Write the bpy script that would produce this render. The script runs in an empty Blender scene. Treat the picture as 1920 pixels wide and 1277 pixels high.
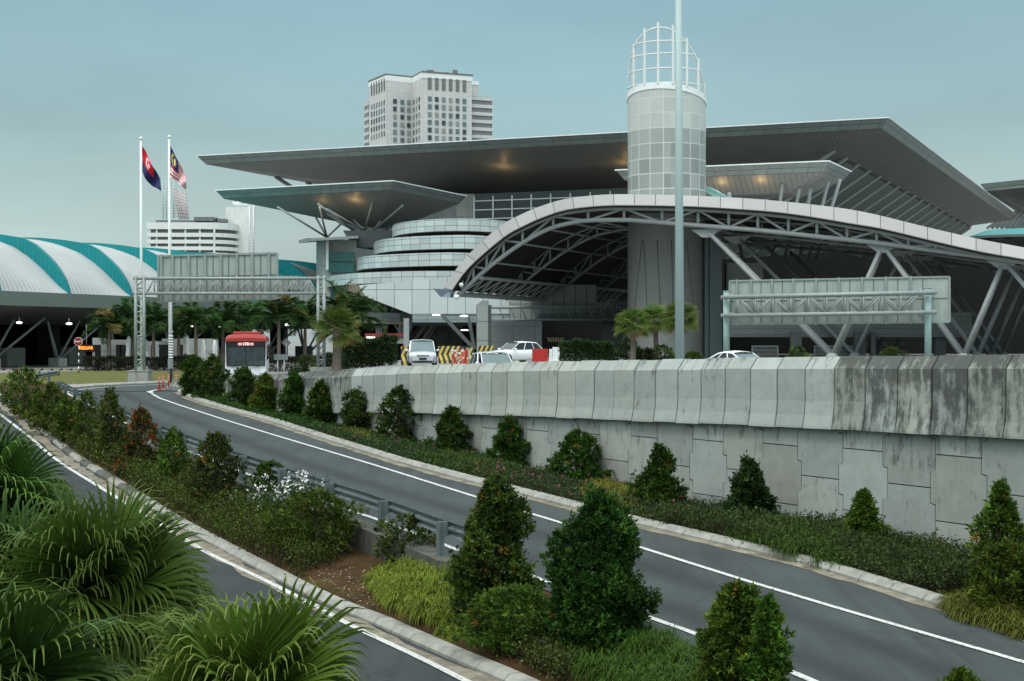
import bpy, math, random
import numpy as np
from mathutils import Vector, Matrix
R_ = math.radians
F = 2800.0; CX = 960.0; CY = 638.5; CAMZ = 5.0
sc = bpy.context.scene
# ---------------- camera ----------------
cam = bpy.data.cameras.new("Camera"); camo = bpy.data.objects.new("Camera", cam)
sc.collection.objects.link(camo); sc.camera = camo
camo.location = (0, 0, CAMZ); camo.rotation_euler = (R_(90), 0, 0)
cam.sensor_width = 36.0; cam.lens = 36.0 * F / 1920.0; cam.clip_start = 0.5; cam.clip_end = 6000
sc.render.resolution_x = 1024; sc.render.resolution_y = 681
# ---------------- world ----------------
SUN_EL = 58; SUN_AZ = 215     # azimuth clockwise from +Y
w = bpy.data.worlds.new("World"); sc.world = w; w.use_nodes = True
nt = w.node_tree; nt.nodes.clear(); N = nt.nodes.new; L = nt.links.new
out = N('ShaderNodeOutputWorld'); add = N('ShaderNodeAddShader')
sky = N('ShaderNodeTexSky'); sky.sky_type = 'NISHITA'; sky.sun_disc = False
sky.sun_elevation = R_(SUN_EL); sky.sun_rotation = R_(SUN_AZ); sky.air_density = 1.5; sky.dust_density = 4
b1 = N('ShaderNodeBackground'); b1.inputs[1].default_value = 0.05; L(sky.outputs[0], b1.inputs[0])
tc = N('ShaderNodeTexCoord'); sep = N('ShaderNodeSeparateXYZ'); L(tc.outputs['Generated'], sep.inputs[0])
mp = N('ShaderNodeMapping'); mp.inputs['Scale'].default_value = (1.5, 1.5, 4.5); L(tc.outputs['Generated'], mp.inputs[0])
nz = N('ShaderNodeTexNoise'); nz.inputs['Scale'].default_value = 2.2; nz.inputs['Detail'].default_value = 5; L(mp.outputs[0], nz.inputs['Vector'])
ma = N('ShaderNodeMath'); ma.operation = 'MULTIPLY_ADD'; L(nz.outputs['Fac'], ma.inputs[0]); ma.inputs[1].default_value = 0.10; ma.inputs[2].default_value = -0.05
ad = N('ShaderNodeMath'); ad.operation = 'ADD'; L(ma.outputs[0], ad.inputs[0]); L(sep.outputs[2], ad.inputs[1])
cr = N('ShaderNodeValToRGB'); L(ad.outputs[0], cr.inputs[0])
els = cr.color_ramp.elements
els[0].position = 0.0; els[0].color = (0.40, 0.49, 0.49, 1)
els[1].position = 1.0; els[1].color = (1.9, 2.0, 1.95, 1)
for p, c in ((0.07, (0.34, 0.46, 0.47)), (0.13, (0.215, 0.355, 0.385)), (0.24, (0.175, 0.328, 0.37)), (0.45, (0.66, 0.78, 0.80))):
    e = els.new(p); e.color = (*c, 1)
# soft cloud modulation
nz2 = N('ShaderNodeTexNoise'); nz2.inputs['Scale'].default_value = 2.0; nz2.inputs['Detail'].default_value = 7; L(mp.outputs[0], nz2.inputs['Vector'])
mr = N('ShaderNodeMapRange'); L(nz2.outputs['Fac'], mr.inputs[0]); mr.inputs[1].default_value = .3; mr.inputs[2].default_value = .75; mr.inputs[3].default_value = .84; mr.inputs[4].default_value = 1.20
b2 = N('ShaderNodeBackground'); L(cr.outputs[0], b2.inputs[0])
# brightness added to the half of the sky opposite the view, as frontal fill
bk = N('ShaderNodeMapRange'); L(sep.outputs[1], bk.inputs[0]); bk.inputs[1].default_value = .15; bk.inputs[2].default_value = -.8; bk.inputs[3].default_value = 1.0; bk.inputs[4].default_value = 1.55
ml = N('ShaderNodeMath'); ml.operation = 'MULTIPLY'; L(mr.outputs[0], ml.inputs[0]); L(bk.outputs[0], ml.inputs[1]); L(ml.outputs[0], b2.inputs[1])
L(b1.outputs[0], add.inputs[0]); L(b2.outputs[0], add.inputs[1]); L(add.outputs[0], out.inputs[0])
# ---------------- sun ----------------
sl = bpy.data.lights.new("Sun", 'SUN'); sl.energy = 0.9; sl.angle = R_(14); sl.color = (1, .97, .92)
so = bpy.data.objects.new("Sun", sl); sc.collection.objects.link(so)
az = R_(SUN_AZ); el = R_(SUN_EL)
sd = Vector((math.sin(az)*math.cos(el), math.cos(az)*math.cos(el), math.sin(el)))
so.rotation_euler = sd.to_track_quat('Z', 'Y').to_euler()
sc.view_settings.view_transform = 'Standard'; sc.view_settings.look = 'None'; sc.view_settings.gamma = 1
sc.view_settings.exposure = 0.0
sc.cycles.max_bounces = 6; sc.cycles.diffuse_bounces = 3; sc.cycles.glossy_bounces = 2; sc.cycles.transmission_bounces = 3

# ================= helpers =================
col = sc.collection
OFF = {}
def P(x, y, Y): return Vector(((x-CX)/F*Y, Y, CAMZ-(y-CY)/F*Y))
def px(p): return (CX+F*p[0]/p[1], CY-F*(p[2]-CAMZ)/p[1])
def sst(a, b, x):
    t = min(1, max(0, (x-a)/(b-a))); return t*t*(3-2*t)
def tag(o, label=None, cat=None, group=None, kind=None):
    if label: o['label'] = label
    if cat: o['category'] = cat
    if group: o['group'] = group
    if kind: o['kind'] = kind
    return o
def thing(name, label, cat, loc=(0, 0, 0), group=None):
    o = bpy.data.objects.new(name, None); col.objects.link(o); o.location = Vector(loc); o.empty_display_size = .3
    OFF[o.name] = Vector(loc); return tag(o, label, cat, group)
def link_mesh(name, me, parent=None, loc=None):
    o = bpy.data.objects.new(name, me); col.objects.link(o)
    if parent is not None:
        o.parent = parent; OFF[o.name] = OFF[parent.name]
    else:
        OFF[o.name] = Vector(loc or (0, 0, 0)); o.location = OFF[o.name]
    return o
def copy_tree(o, parent=None):
    c = o.copy(); col.objects.link(c); c.parent = parent; OFF[c.name] = OFF[o.name]
    for ch in list(o.children): copy_tree(ch, c)
    return c
class MB:
    def __init__(s): s.v = []; s.f = []; s.uv = []; s.m = []; s.c = []; s.sm = []
    def face(s, pts, uv=None, m=0, smooth=False):
        i = len(s.v); s.v += [tuple(p) for p in pts]; s.f.append(tuple(range(i, i+len(pts))))
        s.uv += list(uv) if uv else [(0, 0)]*len(pts); s.m.append(m); s.sm.append(smooth)
    def idx(s, vs, fs, m=0, smooth=False):
        i = len(s.v); s.v += [tuple(p) for p in vs]
        for f in fs:
            s.f.append(tuple(i+k for k in f)); s.uv += [(0, 0)]*len(f); s.m.append(m); s.sm.append(smooth)
        return s
    def box(s, c, size, rz=0, m=0, ax=None):
        hx, hy, hz = size[0]/2, size[1]/2, size[2]/2; c = Vector(c)
        X = Vector((math.cos(rz), math.sin(rz), 0)); Yv = Vector((-math.sin(rz), math.cos(rz), 0)); Z = Vector((0, 0, 1))
        if ax: X, Yv, Z = ax
        vs = [c+X*(sx*hx)+Yv*(sy*hy)+Z*(sz*hz) for sz in (-1, 1) for sy in (-1, 1) for sx in (-1, 1)]
        s.idx(vs, [(0, 2, 3, 1), (4, 5, 7, 6), (0, 1, 5, 4), (2, 6, 7, 3), (0, 4, 6, 2), (1, 3, 7, 5)], m); return s
    def bar(s, a, b, wx, wy=None, m=0):
        a = Vector(a); b = Vector(b); d = (b-a); l = d.length
        if l < 1e-6: return s
        d /= l; up = Vector((0, 0, 1)) if abs(d.z) < .95 else Vector((0, 1, 0))
        x = d.cross(up).normalized(); y = x.cross(d).normalized()
        s.box((a+b)/2, (wx, wy or wx, l), ax=(x, y, d), m=m); return s
    def tube(s, a, b, r, r2=None, n=8, m=0, cap=True):
        a = Vector(a); b = Vector(b); r2 = r if r2 is None else r2; d = (b-a).normalized()
        up = Vector((0, 0, 1)) if abs(d.z) < .9 else Vector((0, 1, 0)); x = d.cross(up).normalized(); y = x.cross(d)
        vs = []
        for k in range(n):
            t = 2*math.pi*k/n; e = x*math.cos(t)+y*math.sin(t); vs += [a+e*r, b+e*r2]
        fs = [(2*k, 2*((k+1) % n), 2*((k+1) % n)+1, 2*k+1) for k in range(n)]
        s.idx(vs, fs, m, True)
        if cap:
            i = len(s.v)-2*n
            for o_, rev in ((0, 0), (1, 1)):
                f = [i+2*k+o_ for k in range(n)]
                if not rev: f = f[::-1]
                s.f.append(tuple(f)); s.uv += [(0, 0)]*n; s.m.append(m); s.sm.append(False)
        return s
    def path(s, pts, r, n=8, m=0):
        pts = [Vector(p) for p in pts]; rings = []; N_ = len(pts)
        for i, p in enumerate(pts):
            d = (pts[min(i+1, N_-1)]-pts[max(i-1, 0)]).normalized(); up = Vector((0, 0, 1)) if abs(d.z) < .9 else Vector((0, 1, 0))
            x = d.cross(up).normalized(); y = x.cross(d); rr = r[i] if isinstance(r, (list, tuple)) else r
            rings.append([p+(x*math.cos(2*math.pi*k/n)+y*math.sin(2*math.pi*k/n))*rr for k in range(n)])
        s.idx([v for g in rings for v in g], [(i*n+k, i*n+(k+1) % n, (i+1)*n+(k+1) % n, (i+1)*n+k) for i in range(N_-1) for k in range(n)], m, True)
        return s
    def prism(s, poly, vec, m=0, uvs=1.0):
        """closed polygon (list of 3D pts) extruded by vec, side faces get uv in metres"""
        vec = Vector(vec); poly = [Vector(p) for p in poly]; n = len(poly); l = 0; H = vec.length
        top = [p+vec for p in poly]
        for k in range(n):
            a, b = poly[k], poly[(k+1) % n]; e = (b-a).length
            s.face([a, b, top[(k+1) % n], top[k]], [(l, 0), (l+e, 0), (l+e, H), (l, H)], m); l += e
        s.face(poly[::-1], None, m); s.face(top, None, m); return s
    def loft(s, rows, uvrows=None, m=0, smooth=False, close=False):
        n = len(rows[0]); i0 = len(s.v)
        for i in range(len(rows)-1):
            for k in range(n if close else n-1):
                k2 = (k+1) % n
                q = [rows[i][k], rows[i][k2], rows[i+1][k2], rows[i+1][k]]
                u = [uvrows[i][k], uvrows[i][k2], uvrows[i+1][k2], uvrows[i+1][k]] if uvrows else None
                s.face(q, u, m, smooth)
        return s
    def ball(s, c, r, n=10, h=6, m=0, sz=1):
        c = Vector(c); rows = []
        for j in range(h+1):
            t = math.pi*j/h
            rows.append([c+Vector((r*math.sin(t)*math.cos(2*math.pi*k/n), r*math.sin(t)*math.sin(2*math.pi*k/n), sz*r*math.cos(t))) for k in range(n)])
        s.idx([v for g in rows for v in g], [(j*n+k, (j+1)*n+k, (j+1)*n+(k+1) % n, j*n+(k+1) % n) for j in range(h) for k in range(n)], m, True); return s
    def build(s, name, mats, parent=None, loc=None, label=None, cat=None, group=None, kind=None, merge=False, bevel=0, solid=0, recalc=False):
        off = OFF[parent.name] if parent is not None else Vector(loc or (0, 0, 0))
        me = bpy.data.meshes.new(name)
        me.from_pydata([(x-off[0], y-off[1], z-off[2]) for x, y, z in s.v], [], s.f)
        if not isinstance(mats, (list, tuple)): mats = [mats]
        for mt in mats: me.materials.append(mt)
        me.polygons.foreach_set('material_index', s.m)
        me.polygons.foreach_set('use_smooth', s.sm)
        uvl = me.uv_layers.new(name='UVMap')
        if len(s.uv) == len(uvl.data): uvl.data.foreach_set('uv', [c for u in s.uv for c in u])
        if merge or recalc or any(s.sm):
            import bmesh
            bm = bmesh.new(); bm.from_mesh(me)
            bmesh.ops.remove_doubles(bm, verts=bm.verts, dist=1e-4)
            if recalc: bmesh.ops.recalc_face_normals(bm, faces=bm.faces)
            bm.to_mesh(me); bm.free()
        me.update()
        o = link_mesh(name, me, parent, loc)
        if solid:
            md = o.modifiers.new('s', 'SOLIDIFY'); md.thickness = solid; md.offset = 0
        if bevel:
            md = o.modifiers.new('b', 'BEVEL'); md.width = bevel; md.segments = 2; md.limit_method = 'ANGLE'
        return tag(o, label, cat, group, kind)

# ---------------- materials ----------------
MATS = {}
def newmat(name):
    m = bpy.data.materials.new(name); m.use_nodes = True; t = m.node_tree
    return m, t, t.nodes['Principled BSDF'], t.nodes.new, t.links.new
def mathn(t, op, a, b=None, c=None):
    n = t.nodes.new('ShaderNodeMath'); n.operation = op
    for i, v in enumerate((a, b, c)):
        if v is None: continue
        if isinstance(v, (int, float)): n.inputs[i].default_value = v
        else: t.links.new(v, n.inputs[i])
    return n.outputs[0]
def mixc(t, fac, a, b, mode='MIX'):
    n = t.nodes.new('ShaderNodeMix'); n.data_type = 'RGBA'; n.blend_type = mode
    for i, v in ((0, fac), (6, a), (7, b)):
        if isinstance(v, (int, float)): n.inputs[i].default_value = v
        elif isinstance(v, tuple): n.inputs[i].default_value = (*v[:3], 1)
        else: t.links.new(v, n.inputs[i])
    return n.outputs[2]
def mat(name, c, rough=.6, metal=0, var=.12, scale=1.5, bump=0, emit=0, spec=.28, stain=0, streak=0):
    if name in MATS: return MATS[name]
    m, t, b, NN, LL = newmat(name)
    tc = NN('ShaderNodeTexCoord'); n1 = NN('ShaderNodeTexNoise'); n1.inputs['Scale'].default_value = scale; n1.inputs['Detail'].default_value = 6
    LL(tc.outputs['Object'], n1.inputs['Vector'])
    lo = tuple(max(0, x*(1-var)) for x in c); hi = tuple(min(1, x*(1+var)) for x in c)
    cc = mixc(t, n1.outputs['Fac'], lo, hi)
    if stain or streak:
        mp = NN('ShaderNodeMapping'); mp.inputs['Scale'].default_value = (3, 3, .35) if streak else (1, 1, 1); LL(tc.outputs['Object'], mp.inputs[0])
        n2 = NN('ShaderNodeTexNoise'); n2.inputs['Scale'].default_value = 1.3; n2.inputs['Detail'].default_value = 8; LL(mp.outputs[0], n2.inputs['Vector'])
        f = mathn(t, 'MULTIPLY', mathn(t, 'SUBTRACT', n2.outputs['Fac'], .5), 4.0); f.node.use_clamp = True
        cc = mixc(t, mathn(t, 'MULTIPLY', f, stain or streak), cc, tuple(x*.35 for x in c))
    LL(cc, b.inputs['Base Color']); b.inputs['Roughness'].default_value = rough; b.inputs['Metallic'].default_value = metal
    b.inputs['Specular IOR Level'].default_value = spec
    if bump:
        bp = NN('ShaderNodeBump'); bp.inputs['Strength'].default_value = bump; n3 = NN('ShaderNodeTexNoise'); n3.inputs['Scale'].default_value = scale*12
        LL(tc.outputs['Object'], n3.inputs['Vector']); LL(n3.outputs['Fac'], bp.inputs['Height']); LL(bp.outputs[0], b.inputs['Normal'])
    if emit:
        b.inputs['Emission Color'].default_value = (*c, 1); b.inputs['Emission Strength'].default_value = emit
    MATS[name] = m; return m
def panelmat(name, c, pw, ph, line=(.08, .09, .09), lw=.03, var=.15, rough=.4, metal=.0, off=0, lwv=None, spec=.3):
    """panel grid in uv metres"""
    if name in MATS: return MATS[name]
    m, t, b, NN, LL = newmat(name)
    uv = NN('ShaderNodeUVMap'); sp = NN('ShaderNodeSeparateXYZ'); LL(uv.outputs[0], sp.inputs[0])
    v_ = mathn(t, 'DIVIDE', sp.outputs[1], ph); fv = mathn(t, 'FLOOR', v_)
    u_ = mathn(t, 'DIVIDE', sp.outputs[0], pw)
    if off: u_ = mathn(t, 'ADD', u_, mathn(t, 'MULTIPLY', fv, off))
    fu = mathn(t, 'FLOOR', u_)
    ru = mathn(t, 'SUBTRACT', u_, fu); rv = mathn(t, 'SUBTRACT', v_, fv)
    lu = mathn(t, 'LESS_THAN', ru, lw/pw); lv = mathn(t, 'LESS_THAN', rv, (lwv or lw)/ph); ln = mathn(t, 'MAXIMUM', lu, lv)
    cb = NN('ShaderNodeCombineXYZ'); LL(fu, cb.inputs[0]); LL(fv, cb.inputs[1]); wn = NN('ShaderNodeTexWhiteNoise'); wn.noise_dimensions = '2D'; LL(cb.outputs[0], wn.inputs['Vector'])
    cc = mixc(t, wn.outputs['Value'], tuple(x*(1-var) for x in c), tuple(min(1, x*(1+var)) for x in c))
    tc = NN('ShaderNodeTexCoord'); n1 = NN('ShaderNodeTexNoise'); n1.inputs['Scale'].default_value = .6; n1.inputs['Detail'].default_value = 8; LL(tc.outputs['Object'], n1.inputs['Vector'])
    cc = mixc(t, mathn(t, 'MULTIPLY', n1.outputs['Fac'], .35), cc, tuple(x*.6 for x in c))
    cc = mixc(t, ln, cc, line)
    LL(cc, b.inputs['Base Color']); b.inputs['Roughness'].default_value = rough; b.inputs['Metallic'].default_value = metal
    b.inputs['Specular IOR Level'].default_value = spec
    MATS[name] = m; return m
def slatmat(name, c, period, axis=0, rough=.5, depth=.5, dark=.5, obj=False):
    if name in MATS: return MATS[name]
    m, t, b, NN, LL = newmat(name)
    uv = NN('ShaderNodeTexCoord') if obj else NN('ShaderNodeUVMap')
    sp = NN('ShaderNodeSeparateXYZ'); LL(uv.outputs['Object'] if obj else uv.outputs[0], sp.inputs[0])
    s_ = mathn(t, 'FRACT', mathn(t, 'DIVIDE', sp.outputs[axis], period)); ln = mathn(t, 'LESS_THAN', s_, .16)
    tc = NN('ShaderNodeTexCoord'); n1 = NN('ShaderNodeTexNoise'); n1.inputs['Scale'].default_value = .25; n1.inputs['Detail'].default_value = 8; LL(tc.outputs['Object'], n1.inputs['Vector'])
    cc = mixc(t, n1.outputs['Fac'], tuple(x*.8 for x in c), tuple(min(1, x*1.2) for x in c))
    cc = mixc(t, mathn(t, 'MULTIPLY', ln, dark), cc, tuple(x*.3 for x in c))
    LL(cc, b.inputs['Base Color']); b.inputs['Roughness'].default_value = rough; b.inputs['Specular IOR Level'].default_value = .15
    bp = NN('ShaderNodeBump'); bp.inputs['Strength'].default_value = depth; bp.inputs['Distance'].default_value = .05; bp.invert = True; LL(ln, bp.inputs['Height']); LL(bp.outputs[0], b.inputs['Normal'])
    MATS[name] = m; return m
def leafmat(name, rough=.5, trans=.25):
    if name in MATS: return MATS[name]
    m, t, b, NN, LL = newmat(name)
    a = NN('ShaderNodeAttribute'); a.attribute_name = 'col'
    oi = NN('ShaderNodeObjectInfo')
    hs = NN('ShaderNodeHueSaturation'); LL(a.outputs['Color'], hs.inputs['Color'])
    LL(mathn(t, 'MULTIPLY_ADD', oi.outputs['Random'], .03, .485), hs.inputs['Hue']); LL(mathn(t, 'MULTIPLY_ADD', oi.outputs['Random'], .35, .82), hs.inputs['Value'])
    LL(hs.outputs[0], b.inputs['Base Color']); b.inputs['Roughness'].default_value = rough; b.inputs['Specular IOR Level'].default_value = .09
    tr = NN('ShaderNodeBsdfTranslucent'); LL(hs.outputs[0], tr.inputs[0]); mx = NN('ShaderNodeMixShader'); mx.inputs[0].default_value = trans
    LL(b.outputs[0], mx.inputs[1]); LL(tr.outputs[0], mx.inputs[2]); LL(mx.outputs[0], t.nodes['Material Output'].inputs[0])
    MATS[name] = m; return m

u = Vector((.912, -.41, 0)); v = Vector((.41, .912, 0)); Z = Vector((0, 0, 1))
M_steel = mat('painted_steel', (.29, .315, .31), .45, var=.15)
M_dsteel = mat('shadowed_steel_paint', (.24, .27, .26), .5, var=.2)  # darker copy of the steel paint, shade put into its colour
M_galv = mat('galvanised_green_steel', (.26, .305, .292), .5, .2, var=.25, scale=3)
M_white = mat('white_paint', (.72, .75, .74), .5, var=.08)
M_rail = mat('guard_rail_steel', (.15, .185, .19), .5, .3, var=.3, scale=3, streak=.3)
M_dark = mat('interior_shade', (.016, .017, .017), .9, var=.3, spec=.05)  # near-black colour carries the shade of deep interiors and openings
M_black = mat('black_paint', (.015, .015, .016), .5, var=.2)
M_strut = mat('pale_strut_paint', (.46, .49, .475), .45, var=.12)
M_cage = mat('cage_paint', (.64, .66, .64), .5, var=.1)
M_glass = mat('dark_glass', (.02, .035, .04), .08, var=.5, scale=.15, spec=.4)
M_teal = mat('teal_glass', (.018, .12, .115), .1, var=.6, scale=.8, spec=.4)
M_conc = mat('weathered_concrete', (.30, .31, .29), .85, var=.2, scale=2, bump=.25, streak=.6)
M_conc2 = mat('pale_concrete', (.42, .43, .40), .85, var=.15, scale=2, bump=.2, stain=.3)
M_red = mat('red_paint', (.42, .03, .025), .5, var=.2)
# ================= terrain profile =================
KS = .0381
def dR(Y): return 2.6 + max(0, 85-Y)*KS
def delta(Y): return .8*sst(76, 54, Y)*(.45+.55*sst(22, 31, Y))
def dL(Y): return dR(Y)+delta(Y)
def solve(y, fd):
    lo, hi = 3.0, 900.0
    for _ in range(60):
        mid = (lo+hi)/2
        if CY+F*fd(mid)/mid > y: lo = mid
        else: hi = mid
    return lo
def gpt(x, y, fd=dR):
    Y = solve(y, fd); return ((x-CX)/F*Y, Y, CAMZ-fd(Y))
def edge(pts, fd):
    q = sorted([gpt(x, y, fd) for x, y in pts], key=lambda a: a[1]); ys = [a[1] for a in q]; xs = [a[0] for a in q]
    def f(Y):
        if Y < ys[0]: return xs[0]+(Y-ys[0])*(xs[1]-xs[0])/(ys[1]-ys[0])
        if Y > ys[-1]: return xs[-1]+(Y-ys[-1])*(xs[-1]-xs[-2])/(ys[-1]-ys[-2])
        return float(np.interp(Y, ys, xs))
    return f
XL = edge([(-60, 715), (0, 752), (100, 832), (200, 903), (330, 987), (430, 1042), (560, 1112), (700, 1173), (850, 1243), (1000, 1310), (1400, 1560)], dL)
XLL = edge([(-140, 745), (0, 778), (60, 824), (130, 880), (385, 1037), (500, 1092), (600, 1143), (860, 1274), (1180, 1440)], dL)
XR = edge([(118, 737), (150, 752), (200, 778), (300, 832), (440, 891), (605, 952), (700, 984), (806, 1026), (870, 1053), (1030, 1110), (1300, 1212), (1480, 1290), (2100, 1600)], dR)
XRW = edge([(130, 741), (160, 757), (300, 827), (440, 882), (615, 945), (730, 984), (813, 1016), (865, 1037), (1040, 1098), (1300, 1190), (1500, 1270), (2100, 1540)], dR)
XKW = edge([(284, 739), (300, 748), (340, 762), (420, 788), (500, 813), (700, 873), (890, 933), (1060, 985), (1220, 1035), (1400, 1092), (1600, 1152), (1920, 1245), (2300, 1370)], dR)
XK = edge([(336, 737), (362, 751), (430, 772), (500, 790), (600, 823), (750, 870), (860, 900), (960, 925), (1190, 985), (1500, 1058), (1700, 1120), (1920, 1192), (2300, 1330)], dR)
def Xw(Y): return 10.8-.586*(Y-31.6)
TW = [(24, .12), (31.6, .30), (35.67, .37), (39.66, .456), (43.45, .566), (48.7, .687), (56.3, .945), (60, 1.10), (62.8, 1.26), (66.3, 1.40), (74, 1.80), (80, 2.2)]
def topd(Y): return float(np.interp(Y, [a for a, b in TW], [b for a, b in TW])) if Y > 24 else .12
def dU(X, Y=100):
    return 2.6-1.0*sst(-19, -5.5, X)
def zlow(X, Y):
    xl, xr = XL(Y), XR(Y)
    zl, zr = CAMZ-dL(Y), CAMZ-dR(Y)
    if X <= xl: return zl
    if X >= xr-.05:
        k_ = XK(Y)+.3
        return zr if X < k_ else zr-.42*min(1, (X-k_)/max(.5, Xw(Y)-k_))
    b = sst(31.5, 27, Y); ins = xr-.55
    zin = (zl+.3)*(1-b)+zr*b
    if X >= ins: return zin+(zr-zin)*(X-ins)/(xr-.05-ins) if b > .5 else zin
    p = (X-xl)/max(.1, ins-xl); return zl+.12+(zin-zl-.12)*p
def gz(X, Y):
    if Y > 85 or X > Xw(Y): return CAMZ-dU(X, Y)
    return zlow(X, Y)
def hit(x, y):
    Y = 14.0
    while Y < 260:
        X = (x-CX)/F*Y; z = CAMZ-(y-CY)/F*Y
        if z <= gz(X, Y): break
        Y += .08
    return X, Y, gz(X, Y)
def ats(x, Y):   # ground point at pixel column x, depth Y
    X = (x-CX)/F*Y; return Vector((X, Y, gz(X, Y)))

# ---------- materials of ground ----------
def groundmat(name, cols, scale, rough=.95, bump=.4, fine=25):
    m, t, b, NN, LL = newmat(name); tc = NN('ShaderNodeTexCoord')
    n1 = NN('ShaderNodeTexNoise'); n1.inputs['Scale'].default_value = scale; n1.inputs['Detail'].default_value = 9; n1.inputs['Roughness'].default_value = .65; LL(tc.outputs['Object'], n1.inputs[0])
    r = NN('ShaderNodeValToRGB'); LL(n1.outputs['Fac'], r.inputs[0]); e = r.color_ramp.elements
    e[0].position = .3; e[0].color = (*cols[0], 1); e[1].position = .7; e[1].color = (*cols[-1], 1)
    for i, c in enumerate(cols[1:-1]): q = e.new(.3+.4*(i+1)/(len(cols)-1)); q.color = (*c, 1)
    n2 = NN('ShaderNodeTexNoise'); n2.inputs['Scale'].default_value = fine; n2.inputs['Detail'].default_value = 4; LL(tc.outputs['Object'], n2.inputs[0])
    cc = mixc(t, .35, r.outputs[0], n2.outputs['Color'], 'SOFT_LIGHT')
    LL(cc, b.inputs['Base Color']); b.inputs['Roughness'].default_value = rough; b.inputs['Specular IOR Level'].default_value = .08
    bp = NN('ShaderNodeBump'); bp.inputs['Strength'].default_value = bump; bp.inputs['Distance'].default_value = .05; LL(n2.outputs['Fac'], bp.inputs['Height']); LL(bp.outputs[0], b.inputs['Normal'])
    return m
G_soil = groundmat('reddish_soil', [(.024, .017, .009), (.052, .030, .013), (.080, .052, .026)], 1.5)
G_grass = groundmat('dry_lawn', [(.055, .070, .02), (.105, .108, .035), (.14, .118, .05)], .35, fine=9)
G_verge = groundmat('verge_grass', [(.03, .05, .015), (.06, .08, .025)], .8)
# asphalt
def asphalt(name, base):
    m, t, b, NN, LL = newmat(name); tc = NN('ShaderNodeTexCoord')
    n1 = NN('ShaderNodeTexNoise'); n1.inputs['Scale'].default_value = .35; n1.inputs['Detail'].default_value = 7; LL(tc.outputs['Object'], n1.inputs[0])
    mp = NN('ShaderNodeMapping'); mp.inputs['Rotation'].default_value = (0, 0, R_(-30)); mp.inputs['Scale'].default_value = (3.2, .14, 1); LL(tc.outputs['Object'], mp.inputs[0])
    n2 = NN('ShaderNodeTexNoise'); n2.inputs['Scale'].default_value = 1.0; n2.inputs['Detail'].default_value = 5; LL(mp.outputs[0], n2.inputs[0])
    n3 = NN('ShaderNodeTexNoise'); n3.inputs['Scale'].default_value = 22; n3.inputs['Detail'].default_value = 6; n3.inputs['Roughness'].default_value = .75; LL(tc.outputs['Object'], n3.inputs[0])
    k = mathn(t, 'ADD', mathn(t, 'MULTIPLY', n1.outputs['Fac'], .5), mathn(t, 'MULTIPLY', n2.outputs['Fac'], .5))
    k = mathn(t, 'ADD', mathn(t, 'MULTIPLY', mathn(t, 'SUBTRACT', k, .5), 2.6), .5); k.node.use_clamp = True
    cc = mixc(t, k, tuple(x*.60 for x in base), tuple(x*1.55 for x in base))
    g3 = mathn(t, 'MULTIPLY', mathn(t, 'SUBTRACT', n3.outputs['Fac'], .42), 3.2); g3.node.use_clamp = True; cc = mixc(t, mathn(t, 'MULTIPLY', g3, .42), cc, tuple(x*2.0 for x in base))
    uvn = NN('ShaderNodeUVMap'); su = NN('ShaderNodeSeparateXYZ'); LL(uvn.outputs[0], su.inputs[0])
    def lane(c_, w_): d_ = mathn(t, 'DIVIDE', mathn(t, 'SUBTRACT', su.outputs[0], c_), w_); return mathn(t, 'POWER', 2.718, mathn(t, 'MULTIPLY', mathn(t, 'MULTIPLY', d_, d_), -1.0))
    tw_ = mathn(t, 'ADD', lane(.22, .07), lane(.50, .07)); tw_ = mathn(t, 'MULTIPLY', tw_, mathn(t, 'MULTIPLY_ADD', n2.outputs['Fac'], .9, .15))
    cc = mixc(t, mathn(t, 'MULTIPLY', tw_, 1.0), cc, tuple(x*.42 for x in base))
    oil = NN('ShaderNodeTexNoise'); oil.inputs['Scale'].default_value = 1.1; oil.inputs['Detail'].default_value = 3; LL(tc.outputs['Object'], oil.inputs[0])
    of = mathn(t, 'MULTIPLY', mathn(t, 'SUBTRACT', oil.outputs['Fac'], .64), 9); of.node.use_clamp = True; cc = mixc(t, mathn(t, 'MULTIPLY', of, .35), cc, tuple(x*.45 for x in base))
    vo = NN('ShaderNodeTexVoronoi'); vo.feature = 'DISTANCE_TO_EDGE'; vo.inputs['Scale'].default_value = .16
    n4 = NN('ShaderNodeTexNoise'); n4.inputs['Scale'].default_value = 1.2; n4.inputs['Detail'].default_value = 6; LL(tc.outputs['Object'], n4.inputs[0])
    vm = NN('ShaderNodeVectorMath'); vm.operation = 'MULTIPLY_ADD'; LL(n4.outputs['Color'], vm.inputs[0]); vm.inputs[1].default_value = (1.6, 1.6, 1.6); LL(tc.outputs['Object'], vm.inputs[2]); LL(vm.outputs[0], vo.inputs['Vector'])
    ck = mathn(t, 'LESS_THAN', vo.outputs['Distance'], .0035)
    cc = mixc(t, mathn(t, 'MULTIPLY', ck, .45), cc, tuple(x*.45 for x in base))
    LL(cc, b.inputs['Base Color']); b.inputs['Roughness'].default_value = .8; b.inputs['Specular IOR Level'].default_value = .25
    bp = NN('ShaderNodeBump'); bp.inputs['Strength'].default_value = .25; bp.inputs['Distance'].default_value = .01; LL(n3.outputs['Fac'], bp.inputs['Height']); LL(bp.outputs[0], b.inputs['Normal'])
    return m
A_r = asphalt('asphalt_ramp', (.034, .0425, .042)); A_l = asphalt('asphalt_lower', (.026, .0325, .033)); A_d = asphalt('asphalt_deck', (.17, .175, .17))
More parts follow.
